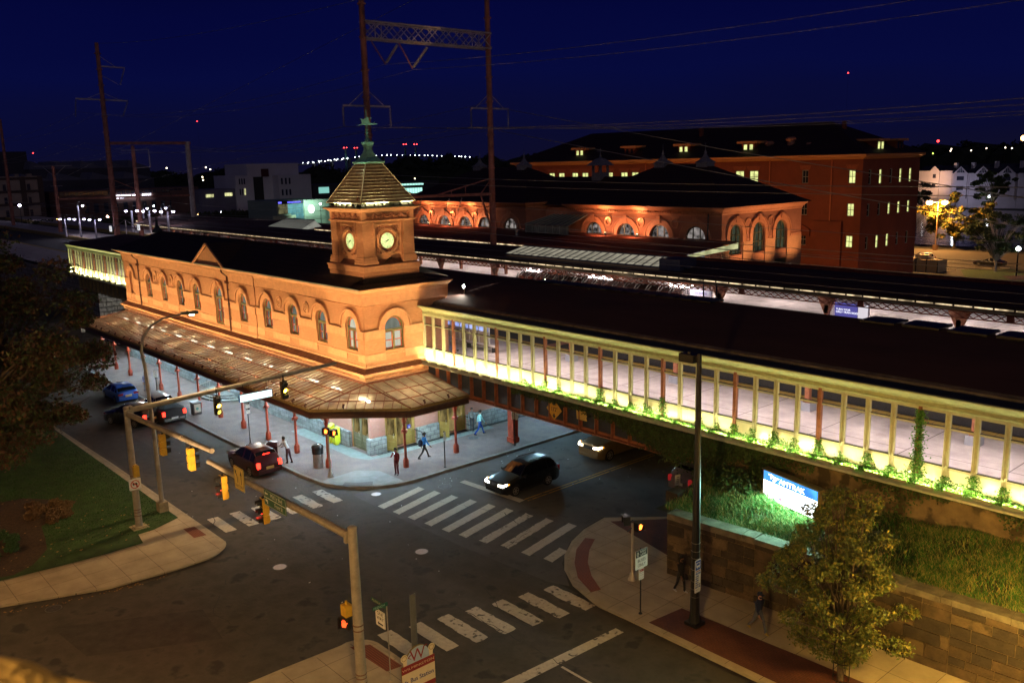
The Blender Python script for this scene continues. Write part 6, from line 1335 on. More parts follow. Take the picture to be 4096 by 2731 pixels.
def car(label,kind,loc,rz,paint,lights='head',cat='car',name='parked_car',plate_m=PLATE,rim='spoke',roof_rails=False,door_open=False,sep=None):
    """front of the car at local x=-L/2 ... nose points to local -x"""
    s=CARS[kind]; L,Wd=s['L'],s['W']; t=thing(name,label,cat,(0,0,0)); B=MB(); G=MB(); wr=s['wr']; wx=s['wb']
    xs=set([0,.04,.1,.22,L-.04,L-.12,L-.25,L]); 
    for w in wx:
        for k in range(-6,7): xs.add(round(w+(wr+.06)*k/6,3))
    x=.3
    while x<L-.25: xs.add(round(x,3)); x+=.16
    for a,_ in s['top']: xs.add(round(a,3))
    xs=sorted(q for q in xs if 0<=q<=L); rows=[]; K=12
    for x in xs:
        zt=prof(s['top'],x); zb=min(prof(s['belt'],x),zt-.05); tf=1-.16*max(0,1-x/.75)**2-.12*max(0,1-(L-x)/.6)**2; hw=Wd/2*tf
        bot=.22+.1*max(0,1-x/.3)+.1*max(0,1-(L-x)/.3); arch=None
        for w in wx:
            d=abs(x-w)
            if d<wr+.055: bot=max(bot,.33+math.sqrt(max(0,(wr+.06)**2-d*d))*.98); 
        zm=max(bot+.02,.45); hr=s['roofw'] if s['cab'][0]<x<s['cab'][1] else hw*.86
        cab=s['cab'][0]<x<s['cab'][1]
        hr=min(hr+.0,hw*.93)
        if cab: hr=hw-(hw-s['roofw'])*min(1,max(0,(zt-zb)/.6))
        row=[(hw*.80,bot),(hw*.97,bot+.0),(hw*1.0,max(bot+.01,.5)),(hw*1.0,max(bot+.02,.66)),(hw*.985,zb-.05 if zb-.05>bot+.03 else bot+.04),(hw*.955,max(zb,bot+.05)),(hr+.02,zt-.07 if zt-.07>zb else zb+.01),(hr-.04,zt-.02),(hr*.7,zt+.005),(hr*.35,zt+.02),(0,zt+.025)]
        rows.append([(x-L/2,y,z) for y,z in row]+[(x-L/2,-y,z) for y,z in row[-2::-1]])
    n=len(rows[0]); pill=[s['cab'][0],2.62 if kind!='pickup' else 2.75,3.55 if kind in('suv','hatch') else 3.45,s['cab'][1]]
    zt_=lambda x:prof(s['top'],x)
    for i in range(len(rows)-1):
        xa,xb=xs[i],xs[i+1]; xm=(xa+xb)/2; slope=(zt_(xb)-zt_(xa))/(xb-xa); cab=s['cab'][0]<xm<s['cab'][1]; tall=zt_(xm)-prof(s['belt'],xm)
        for j in range(n-1):
            f=[rows[i][j],rows[i+1][j],rows[i+1][j+1],rows[i][j+1]]; jj=j if j<n//2 else n-2-j
            gl=False
            if cab and tall>.12:
                if jj==5 and all(abs(xm-p)>.07 for p in pill[1:3]) and xm>s['cab'][0]+.1 and xm<s['cab'][1]-.05: gl=True
                if jj>=7 and abs(slope)>.34: gl=True
            (G if gl else B).add(f,[(0,1,2,3)])
    for r_ in(rows[0],rows[-1]): B.poly(r_)
    def flip_join(mb): pass
    body=local(B,'body',paint,t,True); gl=local(G,'windows',CGL,t,True)
    m=MB(); m.box(-L/2+.3,-Wd/2+.12,.2,L/2-.3,Wd/2-.12,.5); local(m,'underbody',BLACK,t)
    if kind=='pickup': m=MB(); m.box(3.98-L/2,-Wd/2+.17,1.262,L/2-.08,Wd/2-.17,1.275); local(m,'cargo_bed',M('bed_black',(.006,.006,.006),.9,var=0),t)
    for w in wx:
        for sd in(-1,1):
            y=sd*(Wd/2-.02); m=MB(); m.lathe(0,0,[(wr*.62,-.12),(wr*.96,-.11),(wr,-.07),(wr,.07),(wr*.96,.11),(wr*.62,.12)],22); m.v=[(a,c,b) for a,b,c in m.v]; m.v=[(a+w-L/2,b+sd*(Wd/2-.13),c+wr) for a,b,c in m.v]; wo=local(m,'wheel',TYRE,t,True)
            m=MB(); 
            for k in range(6 if rim=='spoke' else 5): a=2*PI*k/(6 if rim=='spoke' else 5); c=Vector((w-L/2+math.cos(a)*wr*.32,sd*(Wd/2-.02),wr+math.sin(a)*wr*.32)); d=Vector((math.cos(a),0,math.sin(a))); m.obox(c,d*wr*.3,Vector((-d.z,0,d.x))*wr*.085,Vector((0,.015,0)))
            m.ring((w-L/2,sd*(Wd/2-.03),wr),(0,sd,0),(0,0,1),wr*.58,wr*.66,.03,20); m.cyl((w-L/2,sd*(Wd/2-.05),wr),(w-L/2,sd*(Wd/2),wr),wr*.14,wr*.12,8); m.disc((w-L/2,sd*(Wd/2-.09),wr),(0,sd,0),(0,0,1),wr*.6,16,m=1)
            l=WL(wo); m.v=[(a+l.x,b+l.y,c+l.z) for a,b,c in m.v]; m.build('rim',[M('alloy',(.35,.33,.3),.35,.7,var=.1),BLACK],wo)
    zt0=prof(s['top'],.1); hw0=Wd/2*.86
    for sd in(-1,1):   # headlamps wrap round the corner
        m=MB(); z=zt0-.2; y=sd*hw0; pts=[(-L/2-.012,sd*(hw0-.42),z),(-L/2-.005,y,z+.02),(-L/2+.3,sd*(Wd/2-.03),z+.1),(-L/2+.3,sd*(Wd/2-.04),z+.2),(-L/2+.02,y-sd*.02,z+.17),(-L/2+.0,sd*(hw0-.42),z+.12)]
        m.add(pts,[(0,1,4,5),(1,2,3,4)]); m.v=[(a-.015,b+sd*.012,c) for a,b,c in m.v]; local(m,'headlight',HEAD if 'head' in lights else M('lamp_clear',(.5,.5,.5),.1,.3,var=0),t)
        m=MB(); m.box(-L/2+.28,sd*(Wd/2-.0)-.01,z+.1,-L/2+.42,sd*(Wd/2-.0)+.01,z+.18); local(m,'turn_signal',AMBL if 'head' in lights else TAILO,t)
        zr=prof(s['top'],L-.12)-(.22 if kind!='pickup' else .35); m=MB()
        if kind in('suv','bigsuv','pickup'): m.box(L/2-.14,sd*(Wd/2-.2)-.1,zr-.12,L/2+.015,sd*(Wd/2-.2)+.1,zr+.22)
        else: m.box(L/2-.3,sd*(Wd/2-.26)-.2,zr-.02,L/2+.01,sd*(Wd/2-.26)+.2,zr+.14)
        local(m,'tail_light',TAILR if 'tail' in lights else (E('dim_tail_light',(1,.05,.05),.12) if 'dim' in lights else TAILO),t)
        m=MB(); m.obox((s['cab'][0]+.35-L/2,sd*(Wd/2+.1),prof(s['belt'],1.6)+.06),(.1,0,0),(0,.1,0),(0,0,.07)); local(m,'mirror',paint,t)
        for xx in(2.05,3.1): m=MB(); m.box(xx-L/2,sd*(Wd/2)-.015,prof(s['belt'],xx)-.14,xx+.18-L/2,sd*(Wd/2)+.02,prof(s['belt'],xx)-.11); local(m,'door_handle',paint if kind!='bigsuv' else CHR,t)
        m=MB()
        for xx in(1.62,2.62,3.55): m.box(xx-L/2,sd*(Wd/2+.001)-.003,.36,xx-L/2+.012,sd*(Wd/2+.001)+.003,prof(s['belt'],xx)-.07)
        m.box(1.4-L/2,sd*(Wd/2-.02)-.03,.24,L-1.35-L/2,sd*(Wd/2-.02)+.03,.34); local(m,'door_seam',PLAST,t)
    m=MB(); m.box(-L/2-.02,-hw0+.44,zt0-.28,-L/2+.03,hw0-.44,zt0-.06); 
    for k in range(3): m.box(-L/2-.035,-hw0+.46,zt0-.25+.07*k,-L/2-.015,hw0-.46,zt0-.23+.07*k,1)
    m.obox((-L/2-.04,0,zt0-.15),(.01,0,0),(0,.12,0),(0,0,.04),1)
    local(m,'grille',[PLAST,CHR],t)
    m=MB(); m.box(-L/2-.05,-hw0+.1,.32,-L/2+.1,hw0-.1,.5); m.box(L/2-.1,-hw0+.06,.36,L/2+.05,hw0-.06,.56); local(m,'bumper',paint if kind!='pickup' else CHR,t)
    m=MB(); m.box(L/2+.03,-.26,.62 if kind!='pickup' else .5,L/2+.065,.26,.78 if kind!='pickup' else .64); local(m,'licence_plate',plate_m,t)
    if roof_rails:
        for sd in(-1,1): m=MB(); z=1.75 if kind=='suv' else 1.97; m.tube([(2.3-L/2,sd*.52,z-.04),(2.4-L/2,sd*.52,z),(3.7-L/2,sd*.52,z-.01),(3.8-L/2,sd*.52,z-.06)],.02,5); local(m,'roof_rail',CHR,t)
    if kind=='suv' and 'tail' in lights: m=MB(); m.box(4.12-L/2,-.22,1.47,4.2-L/2,.22,1.5); local(m,'brake_light',TAILR,t)
    if door_open: m=MB(); m.prism([(1.7-L/2,Wd/2,.4),(2.35-L/2,Wd/2+.75,.4),(2.35-L/2,Wd/2+.75,1.5),(1.95-L/2,Wd/2+.35,1.5),(1.7-L/2,Wd/2,1.05)],(.05,-.04,0)); local(m,'open_door',paint,t)
    t.location=loc; t.rotation_euler=(0,0,rz)
    if 'head' in lights:
        for sd in(-1,1): lamp('SPOT',(-L/2-.12,sd*.62,.72),180,(1,.9,.7),t,.05,(-L/2-9,sd*.7,0),60,.7)
    if 'tail' in lights:
        for sd in(-1,1): lamp('POINT',(L/2+.25,sd*.75,.95),14,(1,.03,.02),t,.08)
    return t
def lampfix(): pass
def paint(n,c,m_=.3): return M(n,c,.32,m_,var=.05,coat=1)
PB=paint('black_car_paint',(.006,.006,.007)); PM=paint('dark_maroon_paint',(.05,.008,.009)); PBL=paint('blue_car_paint',(.015,.09,.42)); PG=paint('pewter_gold_paint',(.26,.17,.07),.5); PGR=paint('violet_grey_paint',(.16,.14,.17)); PS=paint('silver_paint',(.4,.38,.36),.5); PWH=paint('white_car_paint',(.55,.5,.48),.1); PCH=paint('charcoal_paint',(.03,.033,.04))
# lamp() stores its world rotation: make lights follow the turned car
car('black SUV with headlights on waiting just behind the stop line','suv',(-37.75,33.65,0),R(90),PB,'head',name='car',roof_rails=True)
car('pale maroon and gold full size SUV with headlights on coming from under the bridge','bigsuv',(-38.2,42.33,0),R(90),PG,'head',name='car')
car('dark car half hidden by ivy at the right side of the underpass','suv',(-30.35,41.4,0),R(-90),PGR,'dim',name='parked_car',plate_m=SW)
car('dark red SUV with glowing brake lights stopped at the station kerb','suv',(-52.5,23.5,0),0,PM,'tail',name='car',door_open=True)
car('bright blue hatchback parked at the kerb beyond the curved lamp post','hatch',(-78.0,23.4,0),0,PBL,'',name='parked_car',plate_m=YELW)
car('black pickup truck with red tail light driving away past the blue hatchback','pickup',(-69.4,23.75,0),0,PCH,'tail',cat='pickup truck',name='pickup_truck',plate_m=SW)
car('black SUV driving alongside the pickup truck away from the junction','suv',(-69.3,21.5,0),R(22),PB,'tail',name='car')
car('silver car seen through the leaves of the big left tree','sedan',(-101.0,23.7,0),R(-4),PS,'',name='parked_car',plate_m=YELW)
car('pale car parked beyond the far end of the glass canopy','sedan',(-104.6,32.0,0),R(4),PWH,'',name='parked_car')
car('white SUV parked beside the office building in the far car park','suv',(-70.9,160.0,0),R(30),PWH,'',name='parked_car',plate_m=SW)
car('black sedan parked under the bare tree in the far car park','sedan',(-59.5,160.6,0),R(-4),PB,'',name='parked_car')
# ================= people =================
SKIN={'d':M('dark_skin',(.12,.055,.03),.6,var=.08),'l':M('light_skin',(.48,.26,.17),.6,var=.08)}
def person(label,loc,rz,shirt,pants,skin='d',hair=(.01,.008,.006),pose='stand',h=1.75,shoe=(.02,.02,.02),cap=None,long_hair=False):
    """continuous skinned body; faces local +x"""
    k=h/1.75; swing={'stand':(.0,0,.05,-.05),'walk':(.42,-.38,-.35,.4),'lean':(.1,-.15,.8,.5),'phone':(.06,-.06,.2,.9),'stroll':(.25,-.22,-.2,.25)}[pose]
    lf,rf,la,ra=swing; V={}; 
    def P(n,x,y,z,r): V[n]=((x*k,y*k,z*k),r*k)
    tl=.32 if pose=='lean' else .04
    P('pel',0,0,.95,.135); P('waist',tl*.25,0,1.08,.125); P('chest',tl*.7,0,1.28,.14); P('neck0',tl,0,1.44,.075); P('neck',tl+.01,0,1.5,.052); P('head0',tl+.03,0,1.57,.08); P('head1',tl+.04,0,1.66,.098); P('head2',tl+.03,0,1.73,.07); P('nose',tl+.135,0,1.635,.016); P('chin',tl+.1,0,1.57,.03)
    E_=[('pel','waist'),('waist','chest'),('chest','neck0'),('neck0','neck'),('neck','head0'),('head0','head1'),('head1','head2'),('head1','nose'),('head0','chin')]
    for s,f,a in((1,lf,la),(-1,rf,ra)):
        n='L' if s>0 else 'R'
        P('hip'+n,0,s*.09,.9,.1); kx=.46*math.sin(f*1.05); kz=.9-.43*math.cos(f*1.05); P('kn'+n,kx+.02,s*.1,kz,.062); bend=.15 if f>=0 else .55*abs(f)*1.4
        sa=f*1.05-bend; ax_,az=kx+.43*math.sin(sa)+.0,kz-.41*math.cos(sa); az=max(az,.07); P('an'+n,ax_,s*.1,az,.045); P('hl'+n,ax_-.05,s*.1,max(.035,az-.045),.035); P('to'+n,ax_+.17,s*.115,max(.03,az-.05+(-.03 if f<0 else .02)),.035)
        E_+=[('pel','hip'+n),('hip'+n,'kn'+n),('kn'+n,'an'+n),('an'+n,'hl'+n),('an'+n,'to'+n)]
        P('sh'+n,tl*.9,s*.19,1.39,.066); ex=tl*.9+.29*math.sin(a); ez=1.39-.29*math.cos(a); P('el'+n,ex,s*.235,ez,.045)
        if pose=='phone' and s<0: wx_,wy,wz=tl+.2,s*.07,1.42
        elif pose=='lean': wx_,wy,wz=ex+.24*math.sin(a+.5),s*.2,ez-.24*math.cos(a+.5)
        else: wx_,wy,wz=ex+.25*math.sin(a+.25),s*.23,ez-.25*math.cos(a+.25)
        P('wr'+n,wx_,wy,wz,.028); d=Vector((wx_-ex,wy-s*.235,wz-ez)).normalized()
        pm=Vector((wx_,wy,wz))+d*.075; P('pa'+n,*pm,.033); E_+=[('neck0','sh'+n),('sh'+n,'el'+n),('el'+n,'wr'+n),('wr'+n,'pa'+n)]
        for i,(o,l_) in enumerate(((.028,.075),(.01,.085),(-.01,.08),(-.028,.062))):
            q=pm+d*.03+Vector((o,0,0)) if abs(d.z)>.5 else pm+d*.03+Vector((0,o,0)); q2=q+d*l_*.6+Vector((.01,-s*.012,0)); P('f%d%s'%(i,n),*q,.0105); P('g%d%s'%(i,n),*(q2+d*l_*.4+Vector((.012,-s*.015,0))),.008); E_+=[('pa'+n,'f%d%s'%(i,n)),('f%d%s'%(i,n),'g%d%s'%(i,n))]
        q=Vector((wx_,wy,wz))+d*.03+Vector((.035,0,0)); P('t'+n,*q,.011); P('u'+n,*(q+d*.05+Vector((.015,0,0))),.009); E_+=[('wr'+n,'t'+n),('t'+n,'u'+n)]
    names=list(V); me=bpy.data.meshes.new('person'); me.from_pydata([V[n][0] for n in names],[(names.index(a),names.index(b)) for a,b in E_],[])
    tmp=bpy.data.objects.new('tmp',me); C.objects.link(tmp); sk=tmp.modifiers.new('s','SKIN'); sk.use_smooth_shade=True; sub=tmp.modifiers.new('d','SUBSURF'); sub.levels=1; sub.render_levels=1
    for i,n in enumerate(names):
        r=V[n][1]; sv=me.skin_vertices[0].data[i]; sx=1.0
        if n in('chest','waist','pel'): sv.radius=(r*1.05,r*.82)
        else: sv.radius=(r,r)
        sv.use_root=(n=='pel')
    dg=bpy.context.evaluated_depsgraph_get(); ev=tmp.evaluated_get(dg); mm=bpy.data.meshes.new_from_object(ev); bpy.data.objects.remove(tmp)
    mm.materials.clear(); mats=[SKIN[skin],M('shirt_%s'%str(shirt),shirt,.85,var=.25,scale=12),M('pants_%s'%str(pants),pants,.85,var=.2,scale=12),M('shoe_%s'%str(shoe),shoe,.6,var=.1)]
    for q in mats: mm.materials.append(q)
    segs=[(V[a][0],V[b][0],a,b) for a,b in E_]
    for p in mm.polygons:
        c=p.center; best=None
        for A,B,a,b in segs:
            A_,B_=Vector(A),Vector(B); ab=B_-A_; t_=max(0,min(1,(c-A_).dot(ab)/ab.length_squared)); dd=(c-(A_+ab*t_)).length
            if best is None or dd<best[0]: best=(dd,a,b,t_)
        _,a,b,t_=best; s_=0
        if b[:2] in('wa','ch') or b=='neck0' or b[:2]=='sh' or (b[:2]=='el') or (b[:2]=='wr' and t_<.85): s_=1
        if b[:3]=='hip' or b[:2] in('kn','an') or (b=='waist' and t_<.4): s_=2
        if b[:2] in('hl','to'): s_=3
        p.material_index=s_; p.use_smooth=True
    o=bpy.data.objects.new('person',mm); C.objects.link(o); o.location=loc; o.rotation_euler=(0,0,rz); tag(o,label,'person')
    m=MB(); hx=(tl+.025)*k
    pr=[(.102,.0),(.108,.05),(.1,.1),(.075,.14),(.03,.16)]
    m.lathe(0,0,[(r*k,(1.62+z)*k) for r,z in pr],14); m.v=[(a*1.05+hx-.022,b*.92,c+(.0 if a<.03 else .035)) for a,b,c in m.v]
    if long_hair: m.obox((hx-.08,0,1.55*k),(.04,0,0),(0,.08,0),(0,0,.12))
    hm=local(m,'cap' if cap else 'hair',M('hair_%s'%str(cap or hair),cap or hair,.8,var=.3,scale=20),o,True)
    if cap: m=MB(); m.obox((hx+.13,0,1.69*k),(.07,0,0),(0,.075,0),(0,0,.008)); local(m,'cap_brim',MC['hair_%s'%str(cap)],o)
    return o
p1_=person('person in a maroon outfit holding a phone, standing at the corner kerb',(-44.55,29.2,.15),R(-60),(.16,.015,.02),(.09,.01,.015),'d',pose='phone',h=1.76,shoe=(.02,.01,.01))
m=MB(); m.box(-44.5,29.0,1.57,-44.42,29.02,1.7); tag(m.build('phone',E('phone_screen',(.8,.85,1),1.2)),'small lit phone held by the person in maroon','phone')
p2_=person('person in a bright blue jacket walking past the open doors',(-45.76,32.2,.15),R(75),(.02,.2,.62),(.02,.02,.022),'d',pose='walk',h=1.8)
m=MB(); m.lathe(-45.84,31.98,[(.05,0),(.15,.06),(.17,.25),(.13,.42),(.05,.48)],10,z0=1.05); tag(m.build('backpack',M('navy_backpack',(.008,.015,.04),.8,var=.2),None,True),'dark backpack on the back of the person in the blue jacket','backpack')
person('person in a pale teal shirt and blue jeans walking along the granite wall',(-47.2,38.1,.15),R(75),(.30,.62,.62),(.01,.06,.36),'l',pose='walk',h=1.82,hair=(.05,.03,.02),shoe=(.02,.02,.05))
person('person in a grey blue shirt standing close to the granite wall behind the walker',(-48.45,38.4,.15),R(-40),(.28,.36,.42),(.07,.09,.11),'l',pose='stand',h=1.72,hair=(.08,.08,.08))
person('person in a grey coat leaning to the open door of the dark red car',(-51.5,25.45,.15),R(200),(.30,.27,.26),(.06,.02,.025),'d',pose='lean',h=1.75)
person('person in dark clothes walking by the retaining wall corner',(-22.75,29.5,.15),R(0),(.012,.012,.013),(.012,.012,.014),'d',pose='stroll',h=1.74,shoe=(.5,.5,.5),long_hair=True)
person('person in a navy jacket and cap walking beside the right hand tree',(-18.4,28.95,.15),R(-15),(.015,.025,.07),(.10,.11,.14),'l',pose='walk',h=1.8,cap=(.015,.02,.05),shoe=(.35,.25,.03))
person('person in a pale blue shirt on the pavement behind the curved lamp post',(-78.3,25.75,.15),R(180),(.35,.45,.8),(.25,.3,.4),'l',pose='stroll',h=1.7)
# ================= walls, bank and planting =================
ASHL=BR('retaining_ashlar',(.115,.085,.055),(.085,.062,.042),(.26,.21,.13),bw=1.35,bh=.62,ms=.022,bump=1.2,var=.5,big=1.1,stain=((.17,.13,.08),.6,(1.2,1.2,.35)))
rw=thing('retaining_wall','dark stone retaining wall with pale joints beside the right hand pavement','retaining wall',(-10,31.5,.1))
def wallstrip(par,pts,z0,z1,th,mat,name='wall'):
    m=MB()
    for (a,b),(c,d) in zip(pts,pts[1:]):
        v=Vector((c-a,d-b,0)).normalized(); n=Vector((-v.y,v.x,0))*th; m.prism([(a,b,z0),(c,d,z0),(c,d,z1),(a,b,z1)],n)
    return m.build(name,mat,par)
WP_=[(-24.35,30.6),(-20,31.05),(-12,31.5),(7,32.6)]
MORT=M('pale_mortar',(.16,.12,.07),.9,var=.4,scale=3,bump=.4)
STN=[M('stone_brown',(.085,.058,.036),.9,var=.5,scale=1.8,bump=1),M('stone_dark',(.045,.034,.026),.9,var=.45,scale=1.8,bump=1),M('stone_tan',(.12,.085,.05),.9,var=.4,scale=1.8,bump=1,spots=((.05,.035,.02),1.4,.5))]
def stones(par,pts,z0,z1,seed):
    wallstrip(par,pts,z0,z1,.6,MORT,'mortar_bed'); random.seed(seed); m=MB()
    for (a,b),(c,d) in zip(pts,pts[1:]):
        v=Vector((c-a,d-b,0)); L=v.length; v/=L; n=Vector((v.y,-v.x,0)); z=z0
        while z<z1-.05:
            h=min(random.choice((.34,.42,.5,.56)),z1-z); h=z1-z if z1-z-h<.2 else h; s=0
            while s<L-.01:
                l=min(random.uniform(.5,1.55),L-s); l=L-s if L-s-l<.3 else l; parts=[(z,h)] if random.random()>.22 or h<.55 else [(z,h*.5),(z+h*.5,h*.5)]
                for zz,hh in parts: m.obox(Vector((a,b,zz+hh/2))+v*(s+l/2)+n*.0,v*(l/2-.018),n*(.03+random.uniform(0,.035)),Vector((0,0,hh/2-.018)),random.choice((0,0,1,1,2)))
                s+=l
            z+=h
    m.build('stonework',STN,par)
stones(rw,WP_,.0,2.85,3); stones(rw,[(-26.3,35.1),(-25.3,32.7),(-24.35,30.62)],.0,2.85,4)
CAP=M('wall_capstone',(.15,.13,.10),.85,var=.45,scale=2,bump=.6)
m=MB(); random.seed(5)
for (a,b),(c,d) in zip(WP_,WP_[1:]):
    v=Vector((c-a,d-b,0)); L=v.length; v/=L; n=Vector((-v.y,v.x,0)); s=0
    while s<L:
        l=min(random.uniform(1.1,2.1),L-s); m.obox(Vector((a,b,2.98))+v*(s+l/2)+n*.28,v*(l/2-.012),n*(.36+random.uniform(-.02,.03)),Vector((0,0,.13+random.uniform(-.015,.02)))); s+=l
m.build('capstone',CAP,rw)
m=MB(); m.obox((-25.5,32.7,3.05),(.35,0,0),(0,.4,0),(0,0,.28)); m.build('corner_block',STN[1],rw)
vw=thing('viaduct_wall','stained concrete and stone viaduct wall hung with ivy above the grass bank','viaduct wall',(-8,35.2,2))
VWM=M('stained_concrete_wall',(.16,.11,.065),.9,var=.4,scale=1.2,bump=.5,spots=((.05,.035,.02),1.1,.52))
m=MB(); m.box(-26.3,35.15,0,8,35.6,5.66); m.box(-26.3,34.95,4.0,8,35.15,4.12); m.box(-26.4,35.3,0,-25.8,62,5.0); m.build('wall',VWM,vw)
fw=thing('stone_pier','rough stone abutment beyond the far end of the station, lit from one side','stone pier',(-126,36,0))
RUST=BR('rusticated_stone',(.26,.24,.22),(.18,.17,.155),(.05,.045,.04),bw=1.3,bh=.62,ms=.05,bump=2,var=.6,big=2)
m=MB(); m.box(-128.5,35.2,0,-121.8,62,4.0); m.box(-200,34.9,0,-128.5,36,5.6); random.seed(11)
for i in range(5):
    for j in range(6): m.obox((-121.7,36+2*i+(j%2)*1,.4+.63*j),(.1+random.random()*.15,0,0),(0,.9,0),(0,0,.28))
m.build('wall',RUST,fw); lamp('SPOT',(-112,40,4.2),900,(.95,.95,.85),fw,.2,(-122,38,2.5),70,.6)
# grassy bank
def bz(x,y): t=max(0,min(1,(y-31.9)/3.3)); return 2.95+.95*t+(.05*max(0,min(1,(x+18)/10)))*18*t*.9+.06*math.sin(x*2.1+y)*t
m=MB(); nx,ny=70,12
for i in range(nx+1):
    for j in range(ny+1): x=-25.4+33*i/nx; y0=31.0+(x+24.35)*.065; y=y0+(35.2-y0)*j/ny; m.v.append((x,y,bz(x,y)-.02))
for i in range(nx):
    for j in range(ny): a=i*(ny+1)+j; m.f.append((a,a+ny+1,a+ny+2,a+1)); m.m.append(0)
GS=M('bank_soil',(.05,.055,.02),.95,var=.4,scale=3,bump=.8); o=m.build('grass_bank',GS,None,loc=(0,0,0)); o['kind']='structure'
def blades(name,label,n,gen,h,w_,mats,lean=.5,seed=1):
    random.seed(seed); m=MB(); V_=m.v; F_=m.f; Mi=m.m
    for _ in range(n):
        x,y,z=gen(); a=random.random()*2*PI; hh=h*random.uniform(.5,1.3); l=random.uniform(.1,lean)*hh; b=random.random()*2*PI; c,s=math.cos(a)*w_,math.sin(a)*w_; lx,ly=math.cos(b)*l,math.sin(b)*l; k=len(V_)
        V_+=[(x-c,y-s,z),(x+c,y+s,z),(x+c*.7+lx*.4,y+s*.7+ly*.4,z+hh*.6),(x-c*.7+lx*.4,y-s*.7+ly*.4,z+hh*.6),(x+lx,y+ly,z+hh*.9)]
        F_+=[(k,k+1,k+2,k+3),(k+3,k+2,k+4)]; mi=random.randrange(len(mats)); Mi+=[mi,mi]
    o=m.build(name,mats,None,loc=(0,0,0)); tag(o,label,'grass',kind='stuff'); return o
G1=M('grass_green',(.04,.15,.018),.7,var=.4,scale=1.5); G2=M('grass_straw',(.26,.23,.08),.8,var=.3,scale=1.5); G3=M('grass_dark',(.03,.10,.015),.7,var=.3); 
def gb_():
    x=random.uniform(-25.3,7) if random.random()<.3 else random.uniform(-24.9,-8); y0=31.25+(x+24.35)*.065; y=random.uniform(y0,35.1); return x,y,bz(x,y)-.02
def inb(): 
    while True:
        x,y,z=gb_()
        if math.sin(x*1.9+1)*math.cos(y*2.3)+random.uniform(-.9,.9)>-.35: return x,y,z
blades('bank_grass','long rough grass covering the bank behind the retaining wall',52000,inb,.26,.013,[G1,G1,G2,G3,G2],1.1)
def pin(poly,x,y):
    c=False; n=len(poly)
    for i in range(n):
        (a,b),(d,e)=poly[i],poly[i-1]
        if (b>y)!=(e>y) and x<(d-a)*(y-b)/(e-b)+a: c=not c
    return c
LP=[(-84,16.2),(-60,16.5),(-47.45,16.5),(-46.7,14.95),(-46.7,14.2),(-45.45,13.9),(-45.4,12),(-45.6,9.9),(-45.9,7.6),(-60,-2)]
def lg():
    while True:
        x=random.triangular(-84,-45.3,-50); y=random.uniform(0,16.5)
        if pin(LP,x,y) and not pin(bed,x,y): return x,y,.18
blades('lawn_grass','mown grass of the dark left hand lawn',48000,lg,.055,.016,[M('lawn_green',(.02,.085,.010),.8,var=.5,scale=.8),M('lawn_green_dark',(.02,.075,.01),.8,var=.4)],.8,2)
def leafblob(m,c,r,n,s,flat=1,mi=None,nm=1):
    for _ in range(n):
        while True:
            d=Vector((random.uniform(-1,1),random.uniform(-1,1),random.uniform(-1,1)))
            if d.length<1: break
        d*= (.55+.45*random.random())/max(d.length,.3)**.5; p=Vector(c)+Vector((d.x*r[0],d.y*r[1],d.z*r[2])); u=Vector((random.gauss(0,1),random.gauss(0,1),random.gauss(0,1))).normalized(); w=u.cross(Vector((random.gauss(0,1),random.gauss(0,1),random.gauss(0,1)))).normalized(); q=s*random.uniform(.6,1.35); k=len(m.v)
        m.v+=[tuple(p-u*q),tuple(p+w*q*.5),tuple(p+u*q),tuple(p-w*q*.5)]; m.f.append((k,k+1,k+2,k+3)); m.m.append(random.randrange(nm) if mi is None else mi)
# flower bed plants and mulch shrubs
random.seed(21)
L1=M('bed_leaf_rust',(.13,.075,.03),.8,var=.4,scale=3); L2=M('bed_leaf_green',(.035,.09,.03),.8,var=.4,scale=3); L3=M('purple_flowers',(.16,.01,.17),.8,var=.4,scale=3)
sh=[]
for i,(x,y,r,mt,lb) in enumerate(((-53.4,12.3,.55,0,'low rust coloured shrub at the back of the flower bed'),(-52.6,11.6,.5,0,0),(-53.7,11.2,.5,0,0),(-52.0,12.0,.45,0,0),(-54.6,10.9,.5,0,0),(-53.0,10.5,.5,0,0),(-51.6,11.2,.4,0,0),(-54.2,12.0,.45,0,0),(-51.2,8.5,.5,1,0),(-50.2,8.9,.45,1,0),(-49.0,8.6,.45,1,0),(-50.0,7.6,.5,1,0),(-48.4,7.6,.45,1,0),(-49.2,6.6,.5,1,0),(-47.4,7.2,.4,2,0),(-46.9,6.3,.4,2,0),(-48.1,5.9,.45,2,0),(-47.2,5.0,.4,2,0))):
    m=MB(); leafblob(m,(x,y,.42),(r,r,.3),420,.07 if mt<2 else .045,mi=0); m.cyl((x,y,.18),(x,y,.4),.03,.02,5)
    o=m.build(['rust_shrub','leafy_plant','flowering_plant'][mt],[L1,L2,L3][mt]); tag(o,['rust brown rounded shrub in the mulch of the flower bed','green strappy plant in the flower bed by the pavement','purple flowering plant at the bottom left of the flower bed'][mt],['shrub','plant','flowers'][mt],['rust brown shrubs in the bed','green plants in the bed','purple flowers in the bed'][mt])
random.seed(31); lf=MB()
for i in range(170): x=random.triangular(-60,-45.4,-47); y=random.uniform(3,15); s=random.uniform(.03,.08); lf.add([(x,y-s,.25),(x+s,y,.255),(x,y+s,.26),(x-s,y,.25)],[(0,1,2,3)])
for i in range(60): t_=random.random(); x=-41.1-1.6*t_*t_+random.uniform(0,.3); y=13.5-7*t_; s=random.uniform(.02,.06); lf.add([(x,y-s,.02),(x+s,y,.03),(x,y+s,.02),(x-s,y,.025)],[(0,1,2,3)])
tag(lf.build('fallen_leaves',M('dry_leaf',(.32,.18,.05),.8,var=.3),None,loc=(0,0,0)),'dry leaves fallen on the lawn and along the kerb','leaves',kind='stuff')
